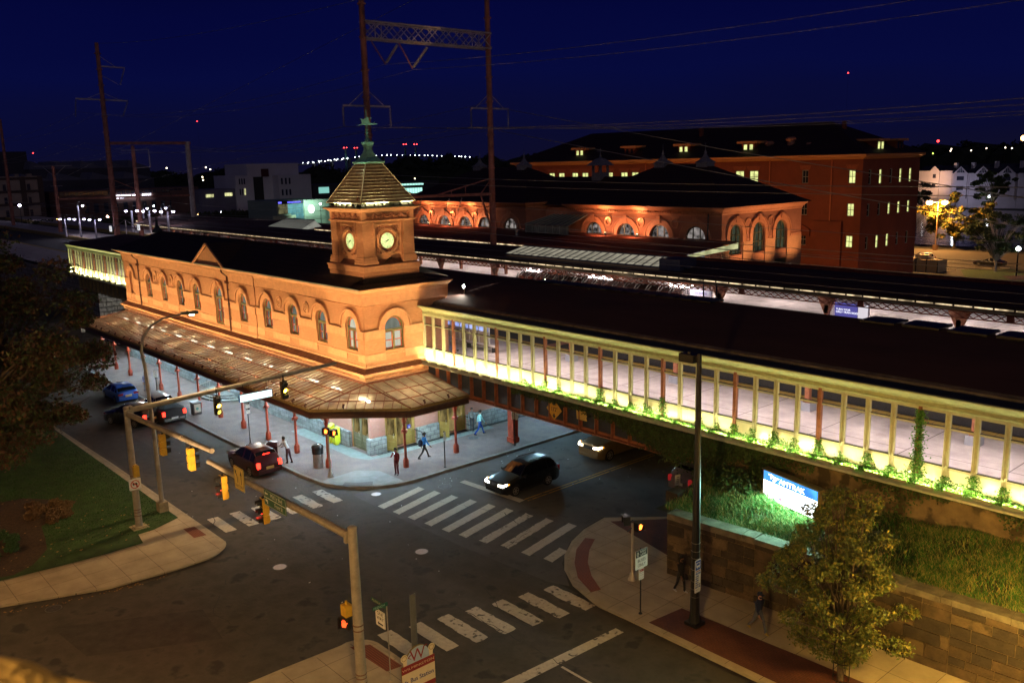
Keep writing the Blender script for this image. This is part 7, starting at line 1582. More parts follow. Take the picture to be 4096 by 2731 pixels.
# ---- ivy ----
IV1=M('ivy_leaf',(.10,.26,.02),.6,var=.45,scale=5); IV2=M('ivy_leaf_dark',(.05,.15,.015),.6,var=.4,scale=5)
random.seed(41); m=MB(); mats=[IV1,IV2]
def ivl(x,y,z,s):
    u=Vector((random.gauss(0,1),random.gauss(0,.7),random.gauss(0,.8))).normalized(); w=u.cross(Vector((random.gauss(0,.6),1,random.gauss(0,1)))).normalized(); k=len(m.v); p=Vector((x,y,z)); m.v+=[tuple(p-u*s),tuple(p+w*s*.75),tuple(p+u*s*.8),tuple(p-w*s*.75)]; m.f.append((k,k+1,k+2,k+3)); m.m.append(random.randrange(2))
for i in range(15000):
    x=random.uniform(-40.8,6); g=min(1,(x+41.5)/9); 
    if random.random()>g*(.55+.45*math.sin(x*1.7)**2): continue
    hgt=.12+.3*g*max(0,math.sin(x*.83+1)+.5*math.sin(x*2.3))**1.2; ivl(x,random.uniform(34.6,35.02),5.88+random.random()**1.6*hgt,.045)
for x,top,n in ((-38.9,6.2,90),(-37.1,6.5,200),(-36.0,6.4,80),(-32.7,6.7,420),(-31.6,6.3,120),(-30.4,6.35,200),(-29.4,6.5,120),(-28.3,7.0,420),(-25.9,6.4,150),(-24.9,6.35,120),(-23.9,6.5,380),(-22.9,6.5,160),(-21.7,6.6,260),(-20.7,6.5,160),(-19.5,6.7,420),(-18.4,6.4,130),(-17.2,6.6,320),(-16.2,6.3,160),(-15.1,8.9,1500),(-14,6.4,200),(-12.9,6.7,350),(-11.8,6.5,300),(-10.7,6.9,600)):
    for i in range(n): t_=random.random()**(1.0 if top>8 else 1.5); ivl(x+random.gauss(0,.09+.1*(1-t_)),random.uniform(34.9,35.05),5.85+(top-5.85)*t_,.045)
o=m.build('climbing_ivy',mats,None,loc=(0,0,0)); tag(o,'bright green ivy creeping along the lit ledge of the platform screen','ivy',kind='stuff')
m=MB(); random.seed(43)
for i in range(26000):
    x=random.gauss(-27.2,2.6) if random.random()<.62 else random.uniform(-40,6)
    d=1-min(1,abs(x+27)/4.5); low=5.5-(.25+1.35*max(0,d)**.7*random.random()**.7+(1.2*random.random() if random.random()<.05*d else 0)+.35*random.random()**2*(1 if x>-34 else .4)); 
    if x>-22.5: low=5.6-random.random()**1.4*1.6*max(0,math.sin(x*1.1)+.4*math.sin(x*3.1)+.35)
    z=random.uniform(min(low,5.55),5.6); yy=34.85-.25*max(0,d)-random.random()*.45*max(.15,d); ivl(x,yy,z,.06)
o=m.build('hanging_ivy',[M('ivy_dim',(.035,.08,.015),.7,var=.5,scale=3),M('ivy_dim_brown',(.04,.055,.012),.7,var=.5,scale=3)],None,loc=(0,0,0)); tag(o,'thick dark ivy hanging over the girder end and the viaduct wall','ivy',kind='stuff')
m=MB(); random.seed(47)
for c,r,n in (((-23.6,34.2,3.9),(1.6,.8,.9),2600),((-25.0,34.3,3.7),(.8,.7,.7),1200),((-22,34.9,4.6),(1.3,.4,.7),1400)): leafblob(m,c,r,n,.09,nm=2)
m.tube([(-24,34.3,3.2),(-24.2,34.2,4)],.04)
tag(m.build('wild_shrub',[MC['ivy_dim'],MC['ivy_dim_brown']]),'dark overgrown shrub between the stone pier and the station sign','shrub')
# station sign on the bank
sg=thing('station_sign','lit blue and white station sign box standing on the grass bank','sign',(-20.2,34,3.4))
A=Vector((-21.8,34.33,0)); Bv=Vector((-18.57,33.51,0)); U=(Bv-A).normalized(); N=Vector((U.y,-U.x,0)); Lw=(Bv-A).length; O=A.lerp(Bv,.5)+Vector((0,0,4.25)); Z=Vector((0,0,1))
m=MB(); m.obox(O-N*.16,U*(Lw/2+.05),N*.15,Z*.68); m.obox(O-N*.16+Z*.7,U*(Lw/2+.08),N*.2,Z*.03); m.obox(O-N*.16-Z*.85,U*1.2,N*.1,Z*.3); m.build('case',M('bronze_case',(.2,.15,.07),.5,.2,var=.15),sg)
F=lambda u,v,e=.004:O+U*u+Z*v+N*e
m=MB(); hw=Lw/2-.03; rect(m,F,-hw,.2,hw,.64,0,.002); rect(m,F,-hw,-.64,hw,.2,1,.002); 
m.poly([F(-1.35,.55,.006),F(-1.15,.57,.006),F(-.92,.5,.006),F(-.62,.5,.006),F(-.78,.42,.006),F(-.95,.24,.006),F(-1.05,.3,.006),F(-1.0,.42,.006),F(-1.06,.44,.006),F(-1.16,.34,.006),F(-1.22,.4,.006),F(-1.14,.47,.006),F(-1.3,.5,.006)],1)
m.text('AMTRAK',F(.12,.38,.006),U,Z,.34,m=1,bold=True,wide=1.15); m.text('Wilmington Station',F(.02,-.02,.006),U,Z,.36,m=2,wide=.98); m.text('DART',F(-1.1,-.43,.006),U,Z,.2,m=3,bold=True); m.text('SEPTA',F(-.05,-.43,.006),U,Z,.2,m=4); m.disc(F(-.55,-.43,.006),N,Z,.08,14,m=5); m.poly([F(-.5,-.36,.008),F(-.47,-.43,.008),F(-.5,-.5,.008),F(-.56,-.43,.008)],6)
m.build('lit_face',[EW('sign_blue_light',(.07,.33,1),1.25,1.2,.45,(1,1,1)),E('sign_white_light',(.92,.97,1),3.2),E('sign_pale_letters',(.55,.72,.68),1.0),E('sign_dark_letters',(.1,.12,.14),.5),E('sign_grey_letters',(.6,.66,.68),1),E('sign_blue_dot',(.2,.25,.8),.6),E('sign_red_dot',(.8,.25,.2),.8)],sg)
lamp('AREA',O+N*.3-Z*.2,230,(.4,1,.7),sg,2.8,O+N*4-Z*3.0,sy=1.0)
# ================= trees =================
def tree(label,name,base,trunk,ctr,rad,nclump,nleaf,leaf,mats,bark,seed=1,r0=.16,spread=.75,cut=None,droop=0,bare=0):
    random.seed(seed); t=thing(name,label,'tree',base); m=MB(); b=Vector(base); c=Vector(ctr); f=Vector((b.x+(c.x-b.x)*.2,b.y+(c.y-b.y)*.2,b.z+trunk)); m.tube([b,b.lerp(f,.5)+Vector((random.uniform(-.08,.08),random.uniform(-.08,.08),0)),f],[r0,r0*.85,r0*.75],8)
    lv=MB(); tips=[]
    for i in range(nclump):
        while True:
            d=Vector((random.uniform(-1,1),random.uniform(-1,1),random.uniform(-1,1)))
            if .35<d.length<1: break
        p=c+Vector((d.x*rad[0],d.y*rad[1],d.z*rad[2]))
        if cut and not cut(p): continue
        mid=f.lerp(p,.45)+Vector((random.uniform(-.2,.2),random.uniform(-.2,.2),.12*(p-f).length)); m.tube([f,mid,p],[r0*.35,r0*.18,.012],5)
        for k in range(3): q=p+Vector((random.uniform(-1,1),random.uniform(-1,1),random.uniform(-.6,.7)))*min(rad)*.22; m.tube([mid.lerp(p,.6),q],[.016,.006],4)
        cr=min(rad)*random.uniform(.14,.3); leafblob(lv,p,(cr*1.35,cr*1.2,cr*.75),int(nleaf/nclump*random.uniform(.5,1.5)),leaf,nm=len(mats))
    for k in range(bare):
        a=random.uniform(-1.1,.7); p=c+Vector((rad[0]*1.12*math.cos(a),rad[1]*1.12*math.sin(a),random.uniform(-.6,.2)*rad[2])); mid=f.lerp(p,.55)+Vector((0,0,.3)); m.tube([f,mid,p],[.04,.02,.006],4)
        for j in range(5): q=mid.lerp(p,.3+.15*j); m.tube([q,q+Vector((random.uniform(.2,1.0),random.uniform(-.5,.7),random.uniform(-.2,.5)))],[.008,.004],3)
    m.build('trunk',bark,t); lv.build('crown',mats,t); return t
BK=M('bark',(.10,.075,.05),.9,var=.4,scale=6,bump=.8)
LY=M('leaf_yellow_green',(.22,.20,.035),.6,var=.45,scale=2); LG=M('leaf_mid_green',(.10,.13,.025),.6,var=.4,scale=2); LR=M('leaf_rust_brown',(.08,.032,.014),.6,var=.45,scale=2); LD=M('leaf_dark_green',(.05,.075,.02),.6,var=.4,scale=2)
tr1=tree('yellow green street tree growing in front of the retaining wall','street_tree',(-14.45,28.3,.15),1.2,(-15.1,29.0,3.75),(3.3,1.8,3.2),130,34000,.075,[LY,LG,LG],BK,3,.12,cut=lambda p:abs(p.x+15.1)<.6+2.9*(1-(p.z-1.0)/6.6))
m=MB()
for k in range(8): a=k*PI/4; m.cyl((-14.45+.3*math.cos(a),28.3+.3*math.sin(a),.15),(-14.45+.3*math.cos(a),28.3+.3*math.sin(a),1.7),.012,.012,4)
for z in(.2,.9,1.7): m.ring((-14.45,28.3,z),(0,0,1),(1,0,0),.29,.31,.03,12)
tag(m.build('tree_guard',BLACK),'black iron guard around the trunk of the right hand street tree','tree guard')
tree('big rust and dark green tree overhanging the left edge above the lawn','shade_tree',(-56.3,8.9,.15),4.2,(-50.8,9.6,10.2),(6.3,4.4,5.9),125,42000,.115,[LR,LD,LR,LD],BK,8,.34,bare=26,cut=lambda p:not(p.x>-45.5 and p.z<7.0) and not (p.x>-48 and p.z>12.5))
# ================= catenary masts and wires =================
RUSTM=M('rusted_mast_steel',(.34,.13,.09),.7,var=.5,scale=1.2,bump=.3); PALES=M('pale_mast_steel',(.42,.36,.33),.6,var=.3,scale=2); INS=M('grey_insulator',(.3,.28,.25),.4,var=.2)
def insul(m,a,b,n,r=.14):
    a,b=Vector(a),Vector(b)
    for i in range(n): p=a.lerp(b,(i+.5)/n); d=(b-a).normalized(); m.cyl(p-d*.03,p+d*.05,r,r*.6,8)
    m.cyl(a,b,.03,.03,5)
def xarm(t,x,yc,hw,z,drop,br=1.6):
    m=MB(); m.beam((x,yc-hw,z),(x,yc+hw,z),.14,.16)
    for s in(-1,1): m.beam((x,yc,z+br),(x,yc+s*hw*.75,z+.05),.06,.06)
    m.build('cross_arm',PALES,t); m=MB()
    for s in(-1,1): insul(m,(x,yc+s*hw,z-.1),(x,yc+s*hw,z-drop),14,.1)
    m.build('insulator',INS,t)
gx_=-75.25
t=thing('catenary_gantry','tall rusty lattice gantry with hanging insulators rising behind the clock tower','catenary gantry',(gx_,55.7,5.6))
for y,top,in_ in((48.05,37,0),(63.5,36.5,1)):
    m=MB(); m.tube([(gx_,y,5.6),(gx_,y,16),(gx_,y,26),(gx_,y,top)],[.38,.34,.3,.26],10)
    for z in(8,12,15.7,18.5,22,25.5,28,31,34): m.lathe(gx_,y,[(.4,0),(.42,.08),(.4,.16)],10,z0=z)
    m.build('mast',RUSTM,t)
m=MB(); z0,z1=30.95,32.5; y0,y1=48.05,63.5
for dx in(-.55,.55):
    for z in(z0,z1): m.beam((gx_+dx,y0,z),(gx_+dx,y1,z),.13,.15)
    n=9
    for i in range(n):
        a=y0+(y1-y0)*i/n; b=y0+(y1-y0)*(i+1)/n; m.beam((gx_+dx,a,z0),(gx_+dx,b,z1),.06,.09); m.beam((gx_+dx,a,z1),(gx_+dx,b,z0),.06,.09)
    for i in(1,8): a=y0+(y1-y0)*i/n; m.beam((gx_+dx,a,z0),(gx_+dx,a,z1),.08,.08)
for i in range(10): a=y0+(y1-y0)*i/9; m.beam((gx_-.55,a,z0),(gx_+.55,a,z0),.05,.05); m.beam((gx_-.55,a,z1),(gx_+.55,a,z1),.05,.05)
m.build('truss',PALES,t)
for a,b in((48.9,52.0),(52.1,55.6)):
    m=MB(); mid=(a+1.5,28.75-(a-48.9)*.08); m.beam((gx_,a,30.8),(gx_,mid[0],mid[1]),.1,.1); m.build('strut',RUSTM,t); m=MB(); insul(m,(gx_,b-.1,30.6),(gx_,mid[0]+.1,mid[1]+.1),18,.15); m.build('insulator',INS,t)
xarm(t,gx_,48.05,2.65,24.75,1.9); xarm(t,gx_,63.5,2.6,24.85,1.9)
m=MB(); m.beam((gx_,48,16),(gx_,63.5,15.8),.35,.3); m.beam((gx_,63.4,17.5),(gx_,55.6,15.9),.12,.14); m.beam((gx_,63.4,17.4),(gx_,61.9,15.9),.1,.1); m.beam((gx_,48.2,17.6),(gx_,54,15.9),.12,.14)
for a,h in((59.8,16.7),(57.9,16.3)): m.beam((gx_,a,h),(gx_,a,15.9),.08,.08)
m.beam((gx_,61.9,15.7),(gx_,63.4,11.6),.14,.14); m.build('lower_beam',RUSTM,t)
m=MB()
for y in(50.5,52.4,54,57.6,59.3): insul(m,(gx_,y,15.6),(gx_-.2,y-.5,14.2),7,.1)
m.build('insulator',INS,t)
X2=-190
t=thing('catenary_gantry','tall single mast gantry with three white cross arms at the far left','catenary gantry',(X2,68,5.6))
m=MB(); m.tube([(X2,60,5.6),(X2,60,25),(X2,60,44.1)],[.62,.5,.38],10); 
for z in range(9,44,3): m.lathe(X2,60,[(.62,0),(.64,.1),(.6,.2)],10,z0=z)
m.build('mast',RUSTM,t); m=MB(); m.tube([(X2,76.2,5.6),(X2,76.2,25.2)],[.6,.5],10); m.build('mast',PALES,t)
m=MB(); m.beam((X2,60,24.9),(X2,76.8,24.9),.55,.55); m.beam((X2,49.5,14.3),(X2,76,14.0),.4,.35); m.beam((X2,60.5,17.6),(X2,67.5,14.4),.14,.14); m.build('beam',RUSTM,t)
m=MB(); m.beam((X2,55,33.4),(X2,64.8,33.2),.2,.26); m.beam((X2,60,39.7),(X2,64.9,39.6),.18,.24); m.beam((X2,60,41.8),(X2,63.2,39.7),.08,.08); m.beam((X2,60,38.2),(X2,63.4,36.3),.08,.08)
for s in(-1,1): m.beam((X2,60,34.7),(X2,60+s*3.3,33.3),.08,.08)
m.build('cross_arm',PALES,t)
m=MB(); insul(m,(X2,55,33.2),(X2,54.6,30),18,.16); insul(m,(X2,64.8,33),(X2,63.6,30.2),18,.16); insul(m,(X2,64.8,39.4),(X2,63.7,36.3),18,.16); m.build('insulator',INS,t)
t=thing('catenary_pole','rust brown pole carrying a square white bracket between the platform lamps','catenary pole',(-175.8,60,5.6)); m=MB(); m.tube([(-175.8,60,5.6),(-175.8,60,24)],[.5,.35],8); m.build('pole',RUSTM,t); m=MB(); m.beam((-182.3,60,23.3),(-167.8,60,23.1),.14,.14); m.beam((-167.8,60,23.1),(-167.6,60,19.9),.14,.14); m.beam((-175.8,60,19.9),(-167.6,60,19.95),.12,.12); m.build('bracket',PALES,t)
t=thing('catenary_pole','thin rusty pole with a wide T shaped top at the far left','catenary pole',(-230.6,60,4)); m=MB(); m.tube([(-230.6,60,2),(-230.6,60,21)],[.5,.35],8); m.build('pole',RUSTM,t); m=MB(); m.beam((-247,60,21.1),(-216,60,20.9),.16,.16); m.beam((-240,60,21),(-230.6,60,18.6),.1,.1); m.beam((-221,60,20.8),(-230.6,60,18.6),.1,.1); m.beam((-234.8,60,16.3),(-225,60,16.4),.12,.12); m.build('cross_arm',PALES,t)
t=thing('catenary_pole','faint dark mast at the extreme left edge above the tree','catenary pole',(-275.8,60,4)); m=MB(); m.tube([(-275.8,60,2),(-275.8,60,34)],[.5,.35],8); m.build('pole',RUSTM,t); m=MB(); m.beam((-283,60,12),(-268,60,12),.12,.12); m.build('cross_arm',PALES,t)
WM=M('wire_grey',(.30,.28,.25),.5,.3,var=0)
def wire(pts,r=.022,label='thin overhead wire strung across the night sky above the tracks',sag=1.2,grp='overhead railway wires'):
    P_=[]
    for a,b in zip(pts,pts[1:]):
        a,b=Vector(a),Vector(b)
        for i in range(14): t_=i/14; p=a.lerp(b,t_); p.z-=sag*4*t_*(1-t_); P_.append(p)
    P_.append(Vector(pts[-1])); m=MB(); m.tube(P_,r,4); tag(m.build('overhead_wire',WM),label,'wire',grp)
for y,z in((50.3,28.7),(53.8,28.4),(45.4,22.8),(50.7,22.8),(60.9,22.9),(66.1,22.9)): wire([(X2-110,y+6,z+1),(X2,y+5,z+2.2),(gx_,y,z),(40,y,z+1.5)],sag=2.2)
for y in(46.9,50.6,54.3,66.9):
    wire([(-300,y,11.4),(X2,y,13.6),(gx_,y,14.2),(38,y,14.0)],.02,sag=1.3); wire([(-300,y,10.6),(38,y,11.3)],.016,sag=.1)
wire([(gx_,50,18.2),(38,50,18)],.025,sag=.9); wire([(gx_,49.6,17.6),(38,49.6,17.5)],.02,sag=.8)
wire([(gx_,64.7,24.95),(-38.98,55,19.63),(-18.85,55,16.42)],.03,sag=0); wire([(gx_,64.6,22.55),(-38.9,55,17.9),(-18.7,55,14.8)],.03,sag=0)
wire([(gx_,48,34.5),(-190,60,44)],.025,sag=1); wire([(gx_,63.5,25.5),(-300,66,9)],.025,sag=0,label='pale wire slanting down behind the clock tower roof'); wire([(-37,56,41),(-300,62,9)],.025,sag=0,label='long pale wire slanting from the top of the gantry to the lower left')
# platform lamps with twin goosenecks
lampm=M('white_lamp_post',(.62,.60,.66),.5,var=.1)
def twin(x,y,z,label,two=True,h=3.9):
    t=thing('platform_lamp',label,'platform lamp',(x,y,z-h)); m=MB(); m.tube([(x,y,z-h),(x,y,z)],[.2,.16],8); m.build('post',lampm,t); m=MB(); b=MB(); d=Vector((.75,.66,0))
    for s in((-1,1) if two else(1,)):
        pts=[Vector((x,y,z))+d*(s*(.55-.55*math.cos(PI*k/7)))+Vector((0,0,.2+.75*math.sin(PI*k/7))) for k in range(8)]; m.tube(pts,.04,5); e=pts[-1]; m.lathe(e.x,e.y,[(.06,.15),(.3,-.1),(.32,-.14)],8,z0=e.z); b.lathe(e.x,e.y,[(.26,0),(.24,-.16),(.1,-.26)],8,z0=e.z-.14)
    m.build('gooseneck',BLACK,t); b.build('lamp_glow',E('violet_white_glow',(.78,.72,1),16),t)
    lamp('POINT',(x,y,z-.4),230,(.8,.75,1),t,.3)
LBL=['twin gooseneck platform lamp, leftmost of the row in front of the tracks','twin gooseneck platform lamp, second from the left of the near row','twin gooseneck platform lamp, third from the left of the near row','twin gooseneck platform lamp directly right of the tallest left mast','twin gooseneck platform lamp beside the rust brown pole','twin gooseneck platform lamp, rightmost, just before the lit canopy','single arm platform lamp left of the tallest left mast','single arm lamp behind the rust brown pole','single arm lamp right of the rust brown pole']
for i,(x,y,z,tw) in enumerate(((-213,56.5,9.4,1),(-202.3,56.5,9.7,1),(-192,56.5,9.9,1),(-171.2,57,12.1,1),(-162.2,57,12.3,1),(-153.5,57,12.4,1),(-207.6,58,12.3,0),(-214.3,74,10.8,0),(-202.7,74,11.1,0))): twin(x,y,z,LBL[i],bool(tw),3.9)
t=thing('buffer_shelter','white framed gable shelter with two letter E signs at the platform end','platform shelter',(-166,55,5.6)); m=MB(); m.beam((-173,54,9.0),(-160,54,9.6),.1,.1); m.beam((-173,54,9.0),(-166,54,10.8),.1,.1); m.beam((-160,54,9.6),(-166,54,10.8),.1,.1); m.beam((-166,54,5.6),(-166,54,10.8),.12,.12); m.build('frame',PALES,t)
m=MB()
for x,z in((-174,8.9),(-159,9.7)): m.box(x-.55,53.8,z-.5,x+.55,53.9,z+.5); m.text('E',(x,53.78,z),(1,0,0),(0,0,1),.9,m=1,bold=True)
m.build('sign_plate',[E('pale_sign_glow',(.5,.5,.52),.9),SB],t)
# ================= distant town (left) =================
def bld(name,label,cat,boxes,mat,wins=None,wm=None,wname='window'):
    x=sum(b[0]+b[3] for b in boxes)/2/len(boxes); y=sum(b[1]+b[4] for b in boxes)/2/len(boxes); t=thing(name,label,cat,(x,y,0)); m=MB()
    for b in boxes: m.box(*b)
    m.build('wall',mat,t)
    for (xx,y0,z0,y1,z1,mm) in wins or []: m=MB(); m.box(xx,y0,z0,xx+.12,y1,z1); m.build(wname,mm,t)
    return t
WHB=M('white_modern_wall',(.46,.43,.50),.7,var=.12,scale=.1); DW=M('far_dark_window',(.03,.035,.06),.2,var=0); FWL=EW('far_lit_window',(.75,.75,.35),.8,1,.3); TEALW=E('teal_window_light',(.25,.62,.55),.55); TEALB=E('bright_teal_window',(.4,.85,.72),.9)
tn=M('tan_panel_wall',(.30,.24,.20),.8,var=.15,scale=.3)
w_=[]
for k in range(3):
    for y in(62.5,70,77.2): w_.append((-329.9,y,12.8-4.2*k+1.2,y+.9,15.3-4.2*k+.9,DW))
for k in range(4): w_.append((-329.88,58,17.6-4.2*k,81.8,18.4-4.2*k,M('dark_spandrel',(.06,.04,.035),.8,var=.2)))
for y in(60.5,75.2,80.5): w_.append((-329.86,y,0,y+1.6,18.6,MC['dark_spandrel']))
bld('apartment_block','tan panelled block with dark frame lines at the far left','apartment block',[(-350,55,0,-330,81.8,18.7),(-340,64,18.7,-338,66,19.6),(-340,76,18.7,-338,77,19.5),(-340,79.5,18.7,-338,81,19.5)],tn,w_)
bld('tower_block','dark windowless tower standing behind the tan block at the far left','tower block',[(-450,92,0,-430,102,29)],M('dark_tower',(.05,.045,.06),.8,var=.2))
def saw(name,label,X,y0,y1,z0,z1,n,base=0):
    t=thing(name,label,'factory',(X,(y0+y1)/2,0)); m=MB(); m.box(X-30,y0,0,X,y1,z0); 
    m.build('wall',M('dark_factory_wall',(.06,.055,.075),.8,var=.3,scale=.1),t); m=MB(); w=(y1-y0)/n
    for i in range(n): a=y0+i*w; m.prism([(X-.1,a,z0),(X-.1,a+w*.98,z0),(X-.1,a+w*.1,z1)],(-30,0,0))
    m.build('sawtooth_roof',M('factory_roof',(.12,.12,.17),.7,var=.2,scale=.1),t); return t
saw('factory_hall','dark factory with a row of sawtooth roofs on the left skyline','x' and -420,100,150,21.4,24.7,5); saw('factory_hall','lower sawtooth factory hall in front of the taller one','x' and -405,92,146,16.6,19.6,4)
m=MB()
for y,z in((96,26.5),(102,26.8),(127,26.4),(136,26.5)): pass
t=bld('long_brick_building','long low brick building with a lit white sign below its window strip','office building',[(-360,86,0,-340,139,13.2),(-358,128,0,-339,139,12.2)],M('far_brick',(.13,.07,.06),.8,var=.2,scale=.2),[(-339.9,y,11.5,y+1.3,12.7,DW if y not in(98,99.6) else TEALW) for y in [88+1.6*k for k in range(28)]]+[(-339.9,y,5.2,y+1.5,8.6,DW) for y in [97+3.4*k for k in range(12)]])
m=MB()
for i,(a,b) in enumerate(((107,108.3),(108.6,109.6),(109.9,111),(111.2,112.4),(112.7,113.4),(114,115.1),(115.4,116.6))): m.box(-339.6,a,10.85,-339.4,b,11.12)
for a,b in((108.3,109.1),(109.5,110.9),(111.2,111.9),(112.4,113.8),(114.1,115.7),(116.6,117.3),(117.6,118.3),(118.9,119.6),(119.9,121.3)): m.box(-339.6,a,9.95+(a-108)*.03,-339.4,b,10.14+(a-108)*.03)
m.text('AWARE',(-339.3,119,10.95),(0,1,0),(0,0,1),.95,bold=True); m.build('lit_sign',E('violet_white_sign',(.85,.85,1),5),t)
wn=[]
for y in(152,152+1,154): wn.append((-329.9,y-.9,13.6,y-.45,15.8,DW)); wn.append((-329.9,y-.9,9.6,y-.45,11.9,DW if y!=154 else FWL))
for y in(166.2,167.9,169.5): wn.append((-324.9,y,13.2,y+.7,15.6,DW)); wn.append((-324.9,y,8.9,y+.7,11.2,DW))
wn.append((-329.7,160.4,16.3,163.6,19.3,M('dark_red_sign',(.05,.005,.008),.6,var=.1)))
wn.append((-329.8,157,3,161,16.3,M('dark_slot',(.02,.02,.02),.9,var=0)))
bld('white_modern_building','stepped white modern building with small dark windows in front of the treeline','office building',[(-350,149.8,0,-330,154.7,17),(-350,154.7,0,-330,176.8,21.3),(-350,165.2,0,-325,179.3,16.8)],WHB,wn)
bld('low_building','low violet grey building with two lit window groups left of the white building','building',[(-350,136,0,-331,150,12.1)],M('violet_grey_wall',(.12,.11,.17),.8,var=.2,scale=.2),[(-330.9,138,9.2,141,10.3,FWL),(-330.9,145.5,9.4,148.5,10.6,FWL)])
lot_=M('far_lot_earth',(.2,.1,.04),.9,var=.3)
t=bld('glass_corner_building','small building with teal lit glass corner, blue sign band and a round logo','shop building',[(-270,126.0,0,-250.5,144,9.5),(-250.5,135,0,-250,144,9.5)],M('corrugated_green_wall',(.18,.25,.2),.6,var=.15,scale=.2,stretch=(1,1,8)))
for r_ in range(4):
    for c_ in range(8):
        if r_>=2 and c_<4: continue
        m=MB(); y=126.6+c_*1.04; z=7.2-r_*1.45; m.box(-250.45,y,z,-250.35,y+.96,z+1.32); m.build('glass_pane',EW('teal_glass_lit',(.16,.46,.48),.62,.8,.5) if c_>=3 else EW('olive_glass_lit',(.3,.28,.14),.35,1.2,.1),t)
m=MB(); m.box(-250.4,126.2,8.65,-250.2,135,9.5); m.build('sign_band',M('navy_band',(.01,.01,.03),.5,var=0),t)
m=MB(); m.text('Christina High Speed Deals',(-250.15,131.9,9.05),(0,1,0),(0,0,1),.001); 
for i in range(9): m.box(-250.15,129.6+i*.5,8.85,-250.1,129.95+i*.5,9.25)
m.box(-250.15,126.5,8.8,-250.1,127.6,9.3); m.build('blue_lettering',E('blue_neon',(.12,.12,.9),1.3),t)
m=MB(); m.disc((-249.7,137.3,6.7),(1,0,0),(0,0,1),1.25,24,m=0,sx=.8); m.ring((-249.6,137.3,6.8),(1,0,0),(0,0,1),.5,.82,.02,14,m=1,a0=.5,a1=2.6,sx=.75); m.ring((-249.6,137.3,6.6),(1,0,0),(0,0,1),.5,.82,.02,14,m=1,a0=3.8,a1=5.9,sx=.75); m.build('round_logo',[E('logo_white',(1,1,1),3),E('logo_blue',(.1,.3,1),1.2)],t)
m=MB(); m.box(-249.9,124,4.0,-249,131.5,5.2); m.build('awning',M('pale_green_awning',(.35,.42,.3),.7,var=.1),t)
lamp('SPOT',(-244,133,11),7000,(.7,1,.8),t,.5,(-250,137,4),110,.8)
t=bld('flat_roofed_store','wide flat roofed store with strips of teal lit windows right of the tower','store',[(-430,222,0,-401,300,10.9)],M('dark_store_wall',(.05,.05,.055),.8,var=.2,scale=.2),[(-400.9,225.2,6.7,231,9.7,TEALW)]+[(-400.9,265+1.9*k,8.9,266.6+1.9*k,9.8,TEALB) for k in range(13)]+[(-400.9,270+1.7*k,4.6,271.4+1.7*k,7.4,TEALB) for k in range(11)])
tag(MB().box(-420,180,0,-402,222,14.2).build('dark_warehouse',M('near_black_wall',(.02,.02,.025),.9,var=.2)),'near black warehouse between the white building and the lit store','warehouse')
# lit street and town lamps, far away
def dot(x,y,z,r,col,s,label,cat='street lamp',pole=True,name='far_street_lamp',grp=None):
    t=thing(name,label,cat,(x,y,0)); 
    if pole: m=MB(); m.cyl((x,y,0),(x,y,z),.12,.08,5); m.build('post',BLACK,t)
    m=MB(); m.lathe(x,y,[(.02,-r),(r*.8,-r*.6),(r,0),(r*.8,r*.6),(.02,r)],8,z0=z); m.build('lamp_glow',E('glow_%s_%g'%(col,s),col,s),t); 
    if grp: t['group']=grp
    return t
SODC=(1,.45,.1); WHC=(.9,.95,1); REDC=(1,.03,.03)
for x,y,z,r,c_,s,l in ((-299,144.6,5.4,.35,SODC,30,'bright sodium street lamp left of the small glass building'),(-299,145.6,2.4,.3,(.8,.8,1),25,'bluish white lamp just below the sodium lamp by the glass building'),(-299,92,5.5,.35,(1,.6,.45),30,'orange flaring lamp left of the tallest left mast'),(-299,77.2,5.3,.4,SODC,25,'yellow lamp glowing behind the leftmost platform lamps'),(-299,140.6,7.2,.22,WHC,12,'white lamp on a pale pole in front of the white building'),(-299,129.6,5,.22,WHC,12,'small white lamp on a pole right of the tall gantry'),(-299,121.4,4.6,.25,(1,.7,.25),10,'small yellow lamp at the foot of the right gantry mast'),(-299,106.8,8.1,.25,WHC,20,'white lamp above the twin platform lamps'),(-299,67.3,10.2,.4,(.75,.7,1),20,'violet white floodlight over the leaves at the far left'),(-248,139.5,8.2,.3,WHC,16,'white gooseneck lamp beside the round logo')): dot(x,y,z,r,c_,s,l)
for i,(x,y,z) in enumerate(((-600,225.3,21.5),(-600,252,21.4),(-600,255,20),(-600,267,21.6),(-600,271.7,13.4),(-600,249,15),(-600,249.3,13),(-600,400,14),(-600,425,9),(-700,500,12))): dot(x,y,z,.5,(1,.85,.5),5,'tiny warm street lamp twinkling in front of the far left woods',grp='tiny lamps in the left woods')
for i,(x,y,z) in enumerate(((-251.2,600,21.6),(-251.7,600,20.4),(-262.8,600,19),(-238.9,600,20.3),(-229.8,600,21.4),(-215,600,21),(-218.8,600,21.5))): dot(x,y,z,.42,(1,.8,.6) if i!=2 else (.6,.8,.1),4,'tiny lamp twinkling on the dark hill above the white houses',grp='tiny lamps on the right hill')
dot(-208.9,600,26.9,1.6,SODC,14,'large sodium lamp glowing at the right edge of the skyline')
for x,y,z,l in ((-1500,322,52.2,'red beacon on the tower at the far left edge'),(-1500,340,50.1,'faint red beacon right of the far left edge'),(-1500,365,51.4,'single faint red beacon above the sawtooth factory'),(-1500,344,39,'low red beacon over the factory roof'),(-1500,622,101,'tiny red beacon alone in the sky left of the tower'),(-812,1500,159.3,'lone red beacon high in the sky at the right'),(-390,900,30.8,'red beacon on the right hand hill')): dot(x,y,z,1.0 if x<-800 and y<1000 else 1.3,REDC,5,l,'beacon',True,'beacon_mast')
